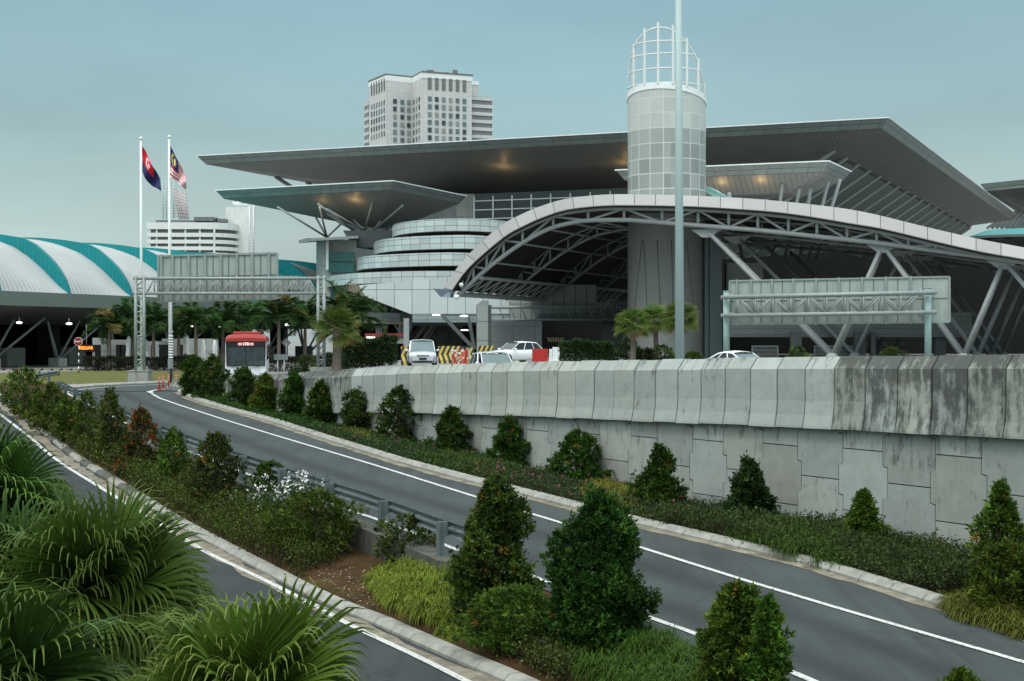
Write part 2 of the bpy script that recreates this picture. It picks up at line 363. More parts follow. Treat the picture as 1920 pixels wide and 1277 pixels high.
def linemat():
    m, t, b, NN, LL = newmat('worn_white_line'); tc = NN('ShaderNodeTexCoord')
    n = NN('ShaderNodeTexNoise'); n.inputs['Scale'].default_value = 14; n.inputs['Detail'].default_value = 6; LL(tc.outputs['Object'], n.inputs[0])
    f = mathn(t, 'MULTIPLY', mathn(t, 'SUBTRACT', n.outputs['Fac'], .50), 6); f.node.use_clamp = True
    LL(mixc(t, mathn(t, 'MULTIPLY', f, .75), (.52, .53, .51), (.15, .155, .155)), b.inputs['Base Color']); b.inputs['Roughness'].default_value = .7; return m
M_line = linemat()
# ---------- lower ground (near, left of the wall) ----------
Ys = [8+i*1.1 for i in range(int((85-8)/1.1)+1)]; Ys[-1] = 85.0
mb = MB(); rows = []
for Y in Ys:
    xl, xr = XL(Y), XR(Y); xs = [-260, -60+0*Y, xl-5.6, xl]
    xs += [xl+(xr-.55-xl)*k/5 for k in range(1, 5)]+[xr-.55, xr-.05, XK(Y)+.3, Xw(Y)+.1, Xw(Y)+.6]
    rows.append([(X, Y, zlow(X, Y)) for X in xs])
for i in range(len(rows)-1):
    for k in range(len(rows[0])-1):
        mi = 1 if k <= 1 else (0 if k < 9 else 0)
        mb.face([rows[i][k], rows[i][k+1], rows[i+1][k+1], rows[i+1][k]], None, mi)
mb.build('ground', [G_soil, G_verge], kind='structure', loc=(0, 40, 0))
# ---------- far ground + raised ground right of the wall ----------
mb = MB(); xs = [-3000, -300, -60, -30, -22, -19]+[-19+i for i in range(1, 15)]+[0, 20, 60, 300, 3000]
Yf = [85, 100, 130, 180, 260, 600, 4500]
rows = [[(X, Y, CAMZ-dU(X)) for X in xs] for Y in Yf]
mb.loft([[Vector(p) for p in r] for r in rows], smooth=True)
for i in range(len(Ys)-1):
    for k in range(16):
        def q(Y, k):
            a = Xw(Y)+.15; X = a+(k/15.0)**2*(300-a) if k < 15 else 3000; return (X, Y, CAMZ-dU(X))
        if k < 15: mb.face([q(Ys[i], k), q(Ys[i], k+1), q(Ys[i+1], k+1), q(Ys[i+1], k)], None, 0, True)
        else: mb.face([q(Ys[i], 14), q(Ys[i], 15), q(Ys[i+1], 15), q(Ys[i+1], 14)], None, 0)
mb.build('upper_ground', [A_d], kind='structure', loc=(0, 100, 0))
# lawn by the roundabout
mb = MB()
la = [(-200, 724), (0, 722), (60, 721), (118, 731), (150, 724.6), (180, 722), (250, 718.5), (350, 715.5), (420, 714)]
lb = [(-200, 697), (0, 699.5), (60, 699.5), (118, 697), (150, 696.6), (180, 696.5), (250, 696), (350, 695.5), (420, 695)]
def gp2(x, y, off): p = gpt(x, y); return (p[0], p[1], p[2]+off)
mb.loft([[Vector(gp2(a[0]+(b[0]-a[0])*t, a[1]+(b[1]-a[1])*t, .03)) for a, b in zip(la, lb)] for t in (0, .3, .6, 1)])
mb.build('lawn', [G_grass], kind='structure', loc=(-30, 95, 2.4))
# far-left verge strip next to shrub row (dry grass)
# ---------- roads ----------
mb = MB()
Yr = [Y for Y in Ys if 12 < Y < 81.5]
mb.loft([[Vector((XR(Y)-.02+(XK(Y)+.1-XR(Y))*k/4, Y, CAMZ-dR(Y)+.02)) for k in range(5)] for Y in Yr], [[(k/4, Y) for k in range(5)] for Y in Yr])
far_a = [gpt(*p) for p in [(118, 737), (135, 730.5), (180, 725.3), (250, 721.6), (350, 718), (430, 715)]]
far_b = [gpt(*p) for p in [(336, 737.4), (335, 733.5), (338, 730.5), (347, 728), (380, 725.5), (440, 722.8)]]
Ye = Yr[-1]; fa = [(XR(Ye), Ye)]+[p[:2] for p in far_a[1:]]; fb = [(XK(Ye)+.1, Ye)]+[p[:2] for p in far_b[1:]]
mb.loft([[Vector((a[0]+(b[0]-a[0])*k/6, a[1]+(b[1]-a[1])*k/6, CAMZ-dR(a[1]+(b[1]-a[1])*k/6)+.045)) for k in range(7)] for a, b in zip(fa, fb)])
mb.build('ramp_road', [A_r], kind='structure', loc=(0, 50, 1))
mb = MB(); mb.loft([[Vector((XL(Y)-4.9+4.95*k/3, Y, CAMZ-dL(Y)+.02)) for k in range(4)] for Y in Ys], [[(k/3, Y) for k in range(4)] for Y in Ys])
mb.build('lower_road', [A_l], kind='structure', loc=(-10, 50, 1))
# gutters: pale sediment strip along kerbs
G_sed = groundmat('gutter_sediment', [(.10, .095, .075), (.20, .18, .14), (.30, .28, .22)], 2.2)
def strip(name, f, Y0, Y1, wd, off, mt, fd, step=1.1, wob=0, seed=1, label=None):
    rnd = random.Random(seed); mb = MB(); Y = Y0; rows = []
    while Y <= Y1+1e-6:
        w_ = wd*(1+wob*rnd.uniform(-1, 1)); x = f(Y); rows.append([Vector((x-w_/2, Y, CAMZ-fd(Y)+off)), Vector((x+w_/2, Y, CAMZ-fd(Y)+off))]); Y += step
    mb.loft(rows); return mb.build(name, [mt], kind='structure', loc=(f(Y0), Y0, 0))
strip('gutter', lambda Y: XL(Y)-.28, 14, 74, .42, .028, G_sed, dL, .6, .5, 2)
strip('gutter', lambda Y: XK(Y)-.12, 14, 80, .34, .028, G_sed, dR, .6, .4, 3)
strip('road_marking', XLL, 14, 84, .16, .036, M_line, dL, .55)
strip('road_marking', XRW, 14, 80.5, .16, .036, M_line, dR, .55)
strip('road_marking', XKW, 14, 80.6, .15, .036, M_line, dR, .55)
def gstrip(pts, w_, off, mt):
    q = [Vector(gpt(*p)) for p in pts]; mb = MB(); rows = []
    for i, p in enumerate(q):
        d = (q[min(i+1, len(q)-1)]-q[max(0, i-1)]); d.z = 0; d.normalize(); n = Vector((-d.y, d.x, 0))*w_/2
        rows.append([p-n+Z*off, p+n+Z*off])
    mb.loft(rows); return mb.build('road_marking', [mt], kind='structure', loc=q[0])
gstrip([(284, 739), (282, 737), (285, 734.8), (296, 732.5), (345, 729), (390, 726.8)], .22, .062, M_line)
gstrip([(122, 738.5), (140, 733.6), (180, 729.2), (230, 726), (300, 722.8), (400, 719.2)], .22, .062, M_line)
gstrip([(197, 737.5), (214, 736.8)], .2, .062, M_line)
# ---------- kerbs ----------
def kerbmat():
    m, t, b, NN, LL = newmat('kerb_concrete'); uv = NN('ShaderNodeUVMap'); sp = NN('ShaderNodeSeparateXYZ'); LL(uv.outputs[0], sp.inputs[0])
    tc = NN('ShaderNodeTexCoord'); n = NN('ShaderNodeTexNoise'); n.inputs['Scale'].default_value = 3; n.inputs['Detail'].default_value = 8; LL(tc.outputs['Object'], n.inputs[0])
    cc = mixc(t, n.outputs['Fac'], (.10, .10, .09), (.42, .42, .37))
    a = NN('ShaderNodeAttribute'); a.attribute_name = 'col'; cc = mixc(t, 1.0, cc, a.outputs['Color'], 'MULTIPLY')
    f = mathn(t, 'LESS_THAN', mathn(t, 'FRACT', sp.outputs[0]), .03)
    LL(mixc(t, mathn(t, 'MULTIPLY', f, .7), cc, (.04, .04, .035)), b.inputs['Base Color']); b.inputs['Roughness'].default_value = .85
    bp = NN('ShaderNodeBump'); bp.inputs['Strength'].default_value = .3; bp.inputs['Distance'].default_value = .02; LL(n.outputs['Fac'], bp.inputs['Height']); LL(bp.outputs[0], b.inputs['Normal'])
    return m
M_kerb = kerbmat()
def kerb(pts, side, fade=None, wd=.30, h=.16, loc=None):
    """pts ground line at the kerb's road face; side=+1 body lies to the right of travel (increasing Y)"""
    mb = MB(); rows = []; uvr = []; l = 0; cols = []
    for i, p in enumerate(pts):
        d = (pts[min(i+1, len(pts)-1)]-pts[max(0, i-1)]); d.z = 0; d.normalize(); n = Vector((d.y, -d.x, 0))*side
        if i: l += (p-pts[i-1]).length
        rows.append([p, p+Z*h*.45, p+n*.10+Z*h, p+n*wd+Z*h, p+n*(wd+.02)-Z*.15]); uvr.append([(l, k) for k in range(5)])
        cols.append(.32 if fade and fade(p.y) and int(l/1.9) % 2 else 1.0)
    mb.loft(rows, uvr); o = mb.build('kerb', [M_kerb], kind='structure', loc=pts[0], recalc=False)
    me = o.data; at = me.color_attributes.new('col', 'FLOAT_COLOR', 'CORNER'); arr = []
    for pi in range(len(me.polygons)):
        seg = pi//4; c = cols[min(seg, len(cols)-1)]; arr += [c, c, c, 1]*4
    at.data.foreach_set('color', arr); return o
def dense(f, fd, Y0, Y1, st=.5):
    out_ = []; Y = Y0
    while Y <= Y1: out_.append(Vector((f(Y), Y, CAMZ-fd(Y)))); Y += st
    return out_
kerb(dense(XL, dL, 14, 84), 1, fade=lambda y: y > 44)
kc = dense(XK, dR, 14, 80.8)+[Vector(gpt(*p)) for p in [(335.5, 735.5), (336, 732.5), (339, 730), (347, 727.6), (380, 725)]]
kerb(kc, 1)
kp = [Vector(gpt(*p)) for p in [(112, 741), (116, 734.5), (135, 729), (180, 724.3), (250, 720.8), (300, 718.8), (350, 717), (430, 714)]]
k2 = []
for a, b in zip(kp, kp[1:]):
    for k in range(5): k2.append(a.lerp(b, k/5))
kerb(k2, -1, wd=.9, h=.12)
# kerb and grass wedge on the deck beside the silver car
mb = MB()
wq = [Vector(gz3) for gz3 in [hit(x, y) for x, y in [(640, 689.5), (720, 685.5), (757, 680)]]]
# ---------- big retaining wall ----------
S0 = Vector((10.8, 31.6, 0)); DW = Vector((-.5056, .8628, 0)); ON = Vector((-.8628, -.5056, 0))
def wp(s, o, z): q = S0+DW*s+ON*o; return Vector((q.x, q.y, z))
def sY(s): return 31.6+.8628*s
wall = thing('retaining_wall', 'long weathered concrete retaining wall with leaning coping panels, holding up the upper road', 'wall', wp(10, 0, 1))
def wallmat(name, base, coping):
    m, t, b, NN, LL = newmat(name); tc = NN('ShaderNodeTexCoord'); uv = NN('ShaderNodeUVMap'); a = NN('ShaderNodeAttribute'); a.attribute_name = 'col'
    sp = NN('ShaderNodeSeparateXYZ'); LL(uv.outputs[0], sp.inputs[0])
    n1 = NN('ShaderNodeTexNoise'); n1.inputs['Scale'].default_value = 2.5; n1.inputs['Detail'].default_value = 10; n1.inputs['Roughness'].default_value = .65; LL(tc.outputs['Object'], n1.inputs[0])
    cc = mixc(t, n1.outputs['Fac'], tuple(x*.72 for x in base), tuple(x*1.22 for x in base))
    cc = mixc(t, 1.0, cc, a.outputs['Color'], 'MULTIPLY')
    # vertical streaks, uv = (s, distance below top)
    cb = NN('ShaderNodeMapping'); cb.inputs['Scale'].default_value = (7, .9, 1); LL(uv.outputs[0], cb.inputs[0])
    n2 = NN('ShaderNodeTexNoise'); n2.inputs['Scale'].default_value = 1.0; n2.inputs['Detail'].default_value = 6; LL(cb.outputs[0], n2.inputs[0])
    cb3 = NN('ShaderNodeMapping'); cb3.inputs['Scale'].default_value = (3.4, 2.0, 1); LL(uv.outputs[0], cb3.inputs[0])
    n3 = NN('ShaderNodeTexNoise'); n3.inputs['Scale'].default_value = 1.0; n3.inputs['Detail'].default_value = 9; n3.inputs['Roughness'].default_value = .7; LL(cb3.outputs[0], n3.inputs[0])
    # amount: strong at the top edge, stronger on mouldy panels (alpha of col in 'mould')
    mo = NN('ShaderNodeAttribute'); mo.attribute_name = 'mould'
    top = mathn(t, 'POWER', 2.718, mathn(t, 'MULTIPLY', sp.outputs[1], -1.9 if coping else -1.1))
    k = mathn(t, 'ADD', mathn(t, 'MULTIPLY', n2.outputs['Fac'], .62), mathn(t, 'MULTIPLY', n3.outputs['Fac'], 1.0))
    k = mathn(t, 'ADD', k, mathn(t, 'MULTIPLY', top, mathn(t, 'MULTIPLY_ADD', mo.outputs['Fac'], .30, .17) if coping else .14)); k = mathn(t, 'ADD', k, mathn(t, 'MULTIPLY', mo.outputs['Fac'], .27))
    k = mathn(t, 'MULTIPLY', mathn(t, 'SUBTRACT', k, .97), 4.6); k.node.use_clamp = True
    cc = mixc(t, mathn(t, 'MULTIPLY', k, .8), cc, (.032, .034, .032))
    # rust / lime yellow streak
    n5 = NN('ShaderNodeTexNoise'); n5.inputs['Scale'].default_value = .8; LL(cb3.outputs[0], n5.inputs[0])
    ky = mathn(t, 'MULTIPLY', mathn(t, 'SUBTRACT', n5.outputs['Fac'], .62), 4); ky.node.use_clamp = True
    cc = mixc(t, mathn(t, 'MULTIPLY', ky, .4), cc, (.33, .29, .17))
    LL(cc, b.inputs['Base Color']); b.inputs['Roughness'].default_value = .88; b.inputs['Specular IOR Level'].default_value = .25
    n6 = NN('ShaderNodeTexNoise'); n6.inputs['Scale'].default_value = 22; n6.inputs['Detail'].default_value = 5; LL(tc.outputs['Object'], n6.inputs[0])
    bp = NN('ShaderNodeBump'); bp.inputs['Strength'].default_value = .25; bp.inputs['Distance'].default_value = .02; LL(n6.outputs['Fac'], bp.inputs['Height']); LL(bp.outputs[0], b.inputs['Normal'])
    return m
W_cop = wallmat('coping_concrete', (.33, .36, .335), True); W_mse = wallmat('facing_concrete', (.33, .355, .325), False)
def addattr(o, cols, moulds):
    me = o.data
    arr = []; ar2 = []
    for p, c, mo in zip(me.polygons, cols, moulds):
        arr += [c[0], c[1], c[2], 1]*p.loop_total; ar2 += [mo]*p.loop_total
    at = me.color_attributes.new('col', 'FLOAT_COLOR', 'CORNER'); at.data.foreach_set('color', arr)
    a2 = me.attributes.new('mould', 'FLOAT', 'CORNER'); a2.data.foreach_set('value', ar2)
rnd = random.Random(5)
mb = MB(); cols = []; mo = []
H = 1.75; PW = 1.06
prof = [(-.45, 0), (-.18, .0), (.045, -.30), (.05, -.62), (.045, -1.10), (.075, -1.45), (.13, -1.72), (.135, -1.78), (.02, -1.80)]
n0 = -17; n1_ = 50
for i in range(n0, n1_):
    s0 = 5.7+PW*i+.022; s1 = 5.7+PW*(i+1)-.022; jz = rnd.uniform(-.012, .012); jo = rnd.uniform(-.012, .012)
    tn = rnd.uniform(.86, 1.10)*(.93 if i < 0 else 1); wm = rnd.uniform(-.03, .05); c = (tn*(1+wm*.5), tn, tn*(1-wm)); mo_ = (rnd.uniform(.70, 1.05) if i < 0 else (rnd.uniform(.6, .95) if sY(s0) > 61 else rnd.uniform(-.12, .26)))
    rows = []; uvr = []
    for s in (s0, s0+(s1-s0)/2, s1):
        zt = CAMZ-topd(sY(s))+jz; tot = 0; r = []; uu = []; pv = None
        for (o_, z_) in prof:
            if pv: tot += math.hypot(o_-pv[0], z_-pv[1])
            pv = (o_, z_); r.append(wp(s, o_+jo, zt+z_)); uu.append((s, tot))
        rows.append(r); uvr.append(uu)
    k0 = len(mb.f); mb.loft(rows, uvr)
    mb.face(rows[0], uvr[0]); mb.face(rows[-1][::-1], uvr[-1][::-1])
    cols += [c]*(len(mb.f)-k0); mo += [mo_]*(len(mb.f)-k0)
o = mb.build('coping', [W_cop], wall); addattr(o, cols, mo)
# backing of the coping (dark joint fill)
mb = MB(); mb.loft([[wp(s, -.4, CAMZ-topd(sY(s))-.03), wp(s, -.2, CAMZ-topd(sY(s))-.03), wp(s, .02, CAMZ-topd(sY(s))-.33), wp(s, .02, CAMZ-topd(sY(s))-1.1), wp(s, .08, CAMZ-topd(sY(s))-1.76)] for s in np.arange(-12.5, 58.5, 1.0)])
mb.loft([[wp(s, -.3, -2.2), wp(s, -.12, -2.2), wp(s, -.12, CAMZ-topd(sY(s))-1.6)] for s in np.arange(-12.5, 58.5, 1.0)])
mb.build('joint_backing', [mat('joint_dirt', (.025, .026, .025), .9)], wall)
# interlocking facing panels
mb = MB(); cols = []; mo = []; cw = 1.50; g = .013; a1 = .075
for c_ in range(-9, 40):
    sc_ = c_*cw+.35
    zt = CAMZ-topd(sY(sc_))-1.70
    for r_ in range(-3, 5):
        zc = zt-.55-1.5*r_+(.75 if c_ % 2 else 0)
        if zc-.75 > zt or zc+.75 < -2: continue
        W1, W2 = cw/2+a1-g, cw/2-a1-g; hh = .75-g; hq = .375-g
        prof2 = [(-W2, -hh), (W2, -hh), (W2, -hq-2*g), (W1, -hq), (W1, hq), (W2, hq+2*g), (W2, hh), (-W2, hh), (-W2, hq+2*g), (-W1, hq), (-W1, -hq), (-W2, -hq-2*g)]
        tn = rnd.uniform(.84, 1.10); wm = rnd.uniform(-.03, .025); c = (tn*(1+wm), tn, tn*(1-wm)); mm = rnd.uniform(.0, .30)
        poly = [(a, min(b, zt-zc+.2)) for a, b in prof2]
        front = [wp(sc_+a, -.07, zc+b) for a, b in poly]; back = [wp(sc_+a, -.13, zc+b) for a, b in poly]
        k0 = len(mb.f)
        # split the cruciform into 3 quads-ish: use ngon
        mb.face(front[::-1], [(sc_+a, zt-(zc+b)) for a, b in poly][::-1])
        for k in range(12): mb.face([front[k], front[(k+1) % 12], back[(k+1) % 12], back[k]], [(sc_, 3)]*4)
        cols += [c]*(len(mb.f)-k0); mo += [mm]*(len(mb.f)-k0)
o = mb.build('facing', [W_mse], wall); addattr(o, cols, mo)
# ---------- low stained wall under the guardrail ----------
lw = thing('low_wall', 'short stained concrete wall stepping down below the guard rail posts', 'wall', (XR(34)-.3, 34, CAMZ-dL(34)))
mb = MB(); rows = []
for Y in np.arange(31.2, 60, .8):
    x = XR(Y)-.55; zt = CAMZ-dR(Y)+.03; rows.append([Vector((x-.02, Y, zt-1.4)), Vector((x-.02, Y, zt)), Vector((x+.5, Y, zt)), Vector((x+.5, Y, zt-1.4))])
mb.loft(rows); mb.face(rows[0][::-1]); mb.build('wall_body', [mat('mossy_concrete', (.085, .085, .072), .9, var=.3, scale=2, bump=.3, streak=.9)], lw)
# ---------- guard rail ----------
def wbeam(mb, pts, zc, face, th=.004):
    prof = [(.0, -.155), (.012, -.15), (.075, -.10), (.075, -.06), (.0, -.02), (.0, .02), (.075, .06), (.075, .10), (.012, .15), (0, .155)]
    rows = []
    for i, p in enumerate(pts):
        d = (pts[min(i+1, len(pts)-1)]-pts[max(0, i-1)]); d.z = 0; d.normalize(); n = Vector((d.y, -d.x, 0))*face
        rows.append([p+n*a+Z*(zc+b) for a, b in prof])
    mb.loft(rows, smooth=False)
    mb.loft([[q-Vector((.004, 0, 0)) for q in r] for r in rows])
def rail_thing(name, base, posts, label, Yend0, face=1):
    t = thing('guard_rail', label, 'guard rail', base[0])
    mb = MB(); wbeam(mb, [p+Vector((.1, 0, 0)) for p in base], .58, face)
    e = base[0]; d = (base[1]-base[0]).normalized()
    mb.build('rail_beam', [M_rail], t)
    mb = MB()
    n = Vector((d.y, -d.x, 0))*face
    # flared fish-tail terminal
    p0 = base[0]+Vector((.1, 0, 0)); prof = [(-.01, -.20), (.08, -.12), (.08, -.05), (.02, 0), (.08, .05), (.08, .12), (-.01, .20)]
    rows = [[p0+n*a+Z*(.58+b*.8) for a, b in prof], [p0-d*.16+n*(a+.03)+Z*(.58+b*.95) for a, b in prof], [p0-d*.26+n*(a*.5+.10)+Z*(.58+b) for a, b in prof]]
    mb.loft(rows); mb.build('rail_terminal', [M_rail], t)
    for q in posts:
        mb = MB(); mb.box(q+Z*.34, (.06, .15, .80), rz=math.atan2(d.y, d.x)); mb.box(q+Z*.34-n*.06, (.14, .02, .80), rz=math.atan2(d.y, d.x)); o = mb.build('post', [M_rail], t)
        mb = MB(); mb.box(q+Z*.58+n*.09+Vector((.0, 0, 0)), (.12, .12, .30), rz=math.atan2(d.y, d.x)); mb.build('spacer_block', [M_rail], t)
    return t
def rbase(Y): return Vector((XRW(Y)-.62, Y, CAMZ-dR(Y)+.02))
rb = [rbase(Y) for Y in np.arange(31.0, 79, .8)]
posts = [rbase(Y)-Vector((.06, 0, 0)) for Y in [31.9+3.05*k for k in range(16)]]
rail_thing('guard_rail', rb, posts, 'long galvanised guard rail between the planted median and the ramp road', 31)
rb2 = [Vector(gpt(x, y))+Z*.02 for x, y in [(104, 717), (92, 719), (78, 722), (66, 726), (60, 731)]]
rail_thing('guard_rail', rb2, [rb2[1], rb2[3]], 'short curved end of guard rail at the edge of the lawn behind the first shrub', 31, face=-1)
# ================= cladding materials =================
C_alu = panelmat('aluminium_panels', (.55, .62, .615), 1.35, .62, line=(.12, .14, .14), lw=.05, var=.16, rough=.35, metal=.25)
C_hull = panelmat('large_aluminium_panels', (.57, .635, .62), 1.9, 2.6, line=(.13, .16, .16), lw=.06, var=.10, rough=.4, metal=.2)
C_fasc = panelmat('fascia_panels', (.25, .285, .272), 2.4, .6, line=(.08, .10, .10), lw=.06, var=.10, rough=.4, metal=.2)
C_fasc2 = panelmat('fascia_panels_small', (.25, .285, .272), 1.5, .5, line=(.09, .11, .11), lw=.05, var=.10, rough=.4, metal=.2)
C_soff = slatmat('slatted_soffit', (.255, .257, .24), .6, 0, rough=.5, depth=.4, dark=.4)
C_white = panelmat('white_roof_panels', (.335, .335, .33), 1.95, 50, line=(.07, .07, .07), lw=.07, var=.10, rough=.35)
C_gray = panelmat('gray_wall_panels', (.23, .25, .24), 2.2, 1.6, line=(.08, .09, .09), lw=.04, var=.08, rough=.6)
C_gray2 = panelmat('pale_wall_panels', (.34, .36, .34), 1.8, 1.5, line=(.12, .13, .13), lw=.04, var=.07, rough=.6)
C_trim = mat('bright_metal_trim', (.75, .78, .78), .35, .1)
def at3(x, y, Y): return P(x, y, Y)
def atz(x, y, z):   # point whose height above camera is z
    Y = z*F/(CY-y); return P(x, y, Y)
def warm(p, e=60, nm='uplight'):
    l = bpy.data.lights.new(nm, 'POINT'); l.energy = e; l.color = (1, .62, .25); l.shadow_soft_size = .15
    o = bpy.data.objects.new(nm, l); col.objects.link(o); o.location = p; return o
def onplane(x, y, a, b, c, off=1.0):
    n_ = (b-a).cross(c-a).normalized(); o_ = Vector((0, 0, CAMZ)); d = Vector(((x-CX)/F, 1, -(y-CY)/F)); t_ = (a-o_).dot(n_)/d.dot(n_)
    p = o_+d*t_; 
    if n_.dot(o_-p) < 0: n_ = -n_
    return p+n_*off
def roof_slab(parent, Lc, Rc, BR, ins, fh, belly, mf, ms, uvs=1, name='roof'):
    """Lc,Rc,BR top corners (same height). belly: (front,left,right,back insets, drop)"""
    BL = Lc+(BR-Rc); top = [Lc, Rc, BR, BL]; cen = sum(top, Vector())/4
    ux = (Rc-Lc).normalized(); vy = (BR-Rc).normalized()
    def corner(fi, li, ri, bi, dz):
        return [Lc+ux*li+vy*fi-Z*dz, Rc-ux*ri+vy*fi-Z*dz, BR-ux*ri-vy*bi-Z*dz, BL+ux*li-vy*bi-Z*dz]
    low = corner(ins, ins, ins, ins, fh)
    mb = MB()
    l = 0
    for k in range(4):
        a, b = top[k], top[(k+1) % 4]; e = (b-a).length; mb.face([low[k], low[(k+1) % 4], b, a], [(l, 0), (l+e, 0), (l+e, fh), (l, fh)]); l += e
    mb.face([p for p in top][::-1]); mb.build('fascia', [mf], parent)
    f_, li, ri, bi, dz = belly; bl = corner(f_, li, ri, bi, dz)
    mb = MB()
    for k in range(4):
        a, b = low[k], low[(k+1) % 4]; d = (b-a).normalized(); c, e = bl[(k+1) % 4], bl[k]
        def U(p): q = p-a; al = q.dot(d); return (al, (q-d*al).length)
        mb.face([a, b, c, e], [U(a), U(b), U(c), U(e)])
    mb.face(bl[::-1]); mb.build('soffit', [ms], parent)
    # thin bright drip edge
    mb = MB()
    for k in range(4): mb.bar(top[k]+Z*.06, top[(k+1) % 4]+Z*.06, .3, .12)
    mb.build('roof_edge_trim', [C_trim], parent)
    return top, low, bl, ux, vy
# ================= main terminal hall with the big flying roof =================
hall = thing('terminal_building', 'large terminal hall under a huge thin overhanging slab roof with glass front', 'building', P(1100, 660, 230))
Lc = atz(370, 293, 27); Rc = atz(1665, 221.5, 27); BR = atz(1905, 403, 27)
topA, lowA, blA, uxA, vyA = roof_slab(hall, Lc, Rc, BR, .9, 1.15, (24, 40, 34, 20, 6.6), C_fasc, C_soff)
# body under the roof: glass storey
zb = blA[0].z
mb = MB()
a = P(893, 600, 213); b = P(1200, 600, 207)
def vwall(mb, a, b, z0, z1, m=0):
    a = Vector((a[0], a[1], 0)); b = Vector((b[0], b[1], 0)); l = (b-a).length
    mb.face([a+Z*z0, b+Z*z0, b+Z*z1, a+Z*z1], [(0, 0), (l, 0), (l, z1-z0), (0, z1-z0)], m)
g0 = CAMZ+(CY-430)/F*210
ga = P(890, 400, 212); gb = ga+uxA*27; gl = P(855, 400, 211)
mb = MB(); vwall(mb, ga, gb, 3, zb+.4); mb.build('glass_front', [M_glass], hall)
mb = MB()
for k in range(10):
    p = ga+uxA*(k*2.9)-vyA*.12; mb.box((p.x, p.y, (g0-6+zb)/2), (.18, .18, zb-g0+6), rz=math.atan2(uxA.y, uxA.x))
for zz in (CAMZ+(CY-392)/F*210, CAMZ+(CY-409)/F*210, CAMZ+(CY-375)/F*210):
    mb.bar((ga-vyA*.14)*1, Vector((0, 0, 0)), .0001) if False else mb.bar(Vector((ga.x, ga.y, zz))-vyA*.14, Vector((gb.x, gb.y, zz))-vyA*.14, .14)
mb.build('mullions', [M_white], hall)
mb = MB(); mb.prism([Vector((gl.x, gl.y, 3)), Vector((ga.x, ga.y, 3)), Vector((ga.x, ga.y, 3))+vyA*30, Vector((gl.x, gl.y, 3))+vyA*30], Z*(zb-2.6)); mb.build('side_wall', [C_gray2], hall)
wl = gl-uxA*26+vyA*16
mb = MB(); mb.prism([Vector((wl.x, wl.y, 3)), Vector((gl.x-.05, gl.y, 3))+vyA*.5, Vector((gl.x, gl.y, 3))+vyA*40, Vector((wl.x, wl.y, 3))+vyA*40], Z*(zb-2.7)); mb.build('rear_wall', [C_gray], hall)
rb_ = gb; 

# raking struts under the right-hand overhang
def soffz(i): return Rc.z-1.15-(i-.9)*(6.6-1.15)/(34-.9)
for k in range(18):
    t = Rc+vyA*(10+k*8.1)-uxA*8.5; t.z = soffz(8.5)+.1; bt = t-uxA*26; bt.z = t.z-17.5
    mb = MB(); mb.tube(t, bt, .30, n=6); mb.build('strut', [M_strut], hall)
mb = MB(); sa = Rc+vyA*20-uxA*9; sa.z = soffz(9)-.2; sb = Rc+vyA*152-uxA*9; sb.z = sa.z; dn = -uxA*26-Z*17.5; lsw = 132
mb.face([sa, sb, sb+dn, sa+dn], [(0, 0), (lsw, 0), (lsw, 31), (0, 31)]); q3 = sa-uxA*26; mb.face([sa, sa+dn, q3], [(0, 0), (0, 17), (26, 0)]); mb.face([sa+dn, sb+dn, sb+dn-Z*12, sa+dn-Z*12])
mb.build('sloping_wall', [panelmat('sloping_cladding', (.17, .205, .19), 2.7, 60, line=(.07, .08, .08), lw=.1, var=.06, rough=.5)], hall)
for k in range(3):   # left tip struts
    t = Lc+vyA*(16+k*9)+uxA*3; t.z = Lc.z-1.5; bt = t+uxA*14; bt.z -= 8.5
    mb = MB(); mb.tube(t, bt, .32, n=6); mb.build('strut', [M_steel], hall)
for x_, y_ in ((944, 312), (1172, 305)): warm(onplane(x_, y_, lowA[0], lowA[1], blA[0], 1.3), 70)
# ================= left lower canopy =================
cb = thing('entrance_canopy', 'left lower slab canopy held by fanned steel struts above the stacked terraces', 'canopy', P(680, 660, 183))
L2 = atz(405, 358, 18.5); R2 = atz(737, 340, 18.5); B2 = atz(862, 366, 18.5)
B2 = R2+(B2-R2).normalized()*20
t2, l2, b2_, ux2, vy2 = roof_slab(cb, L2, R2, B2, .7, .95, (8, 16, 6.5, 7, 4.3), C_fasc2, C_soff)
warm(onplane(666, 374, l2[0], l2[1], b2_[0], .8), 45); warm(onplane(606, 376, l2[0], l2[1], b2_[0], .8), 20)
heads = [(P(613, 445, 184), [(520, 388), (588, 400), (598, 385), (648, 412)]),
         (P(665, 433, 182), [(596, 382), (604, 388), (612, 400), (632, 415)]),
         (P(684, 433, 182), [(612, 392), (663, 412), (698, 380)]),
         (P(700, 433, 182), [(755, 385), (720, 405), (735, 402)]),
         (P(722, 433, 186), [(775, 395), (745, 405), (705, 400)])]
for h, ends in heads:
    for e in ends:
        q = P(e[0], e[1], h.y+(-4 if e[1] < 395 else 1)); mb = MB(); mb.tube(h, q, .125, n=6); mb.build('strut', [M_steel], cb)
mb = MB(); mb.prism([P(643, 432, 181), P(737, 432, 181), P(731, 464, 181), P(661, 464, 181)], vy2*9); mb.build('strut_plinth', [mat('dark_cladding', (.10, .115, .115), .5)], cb)
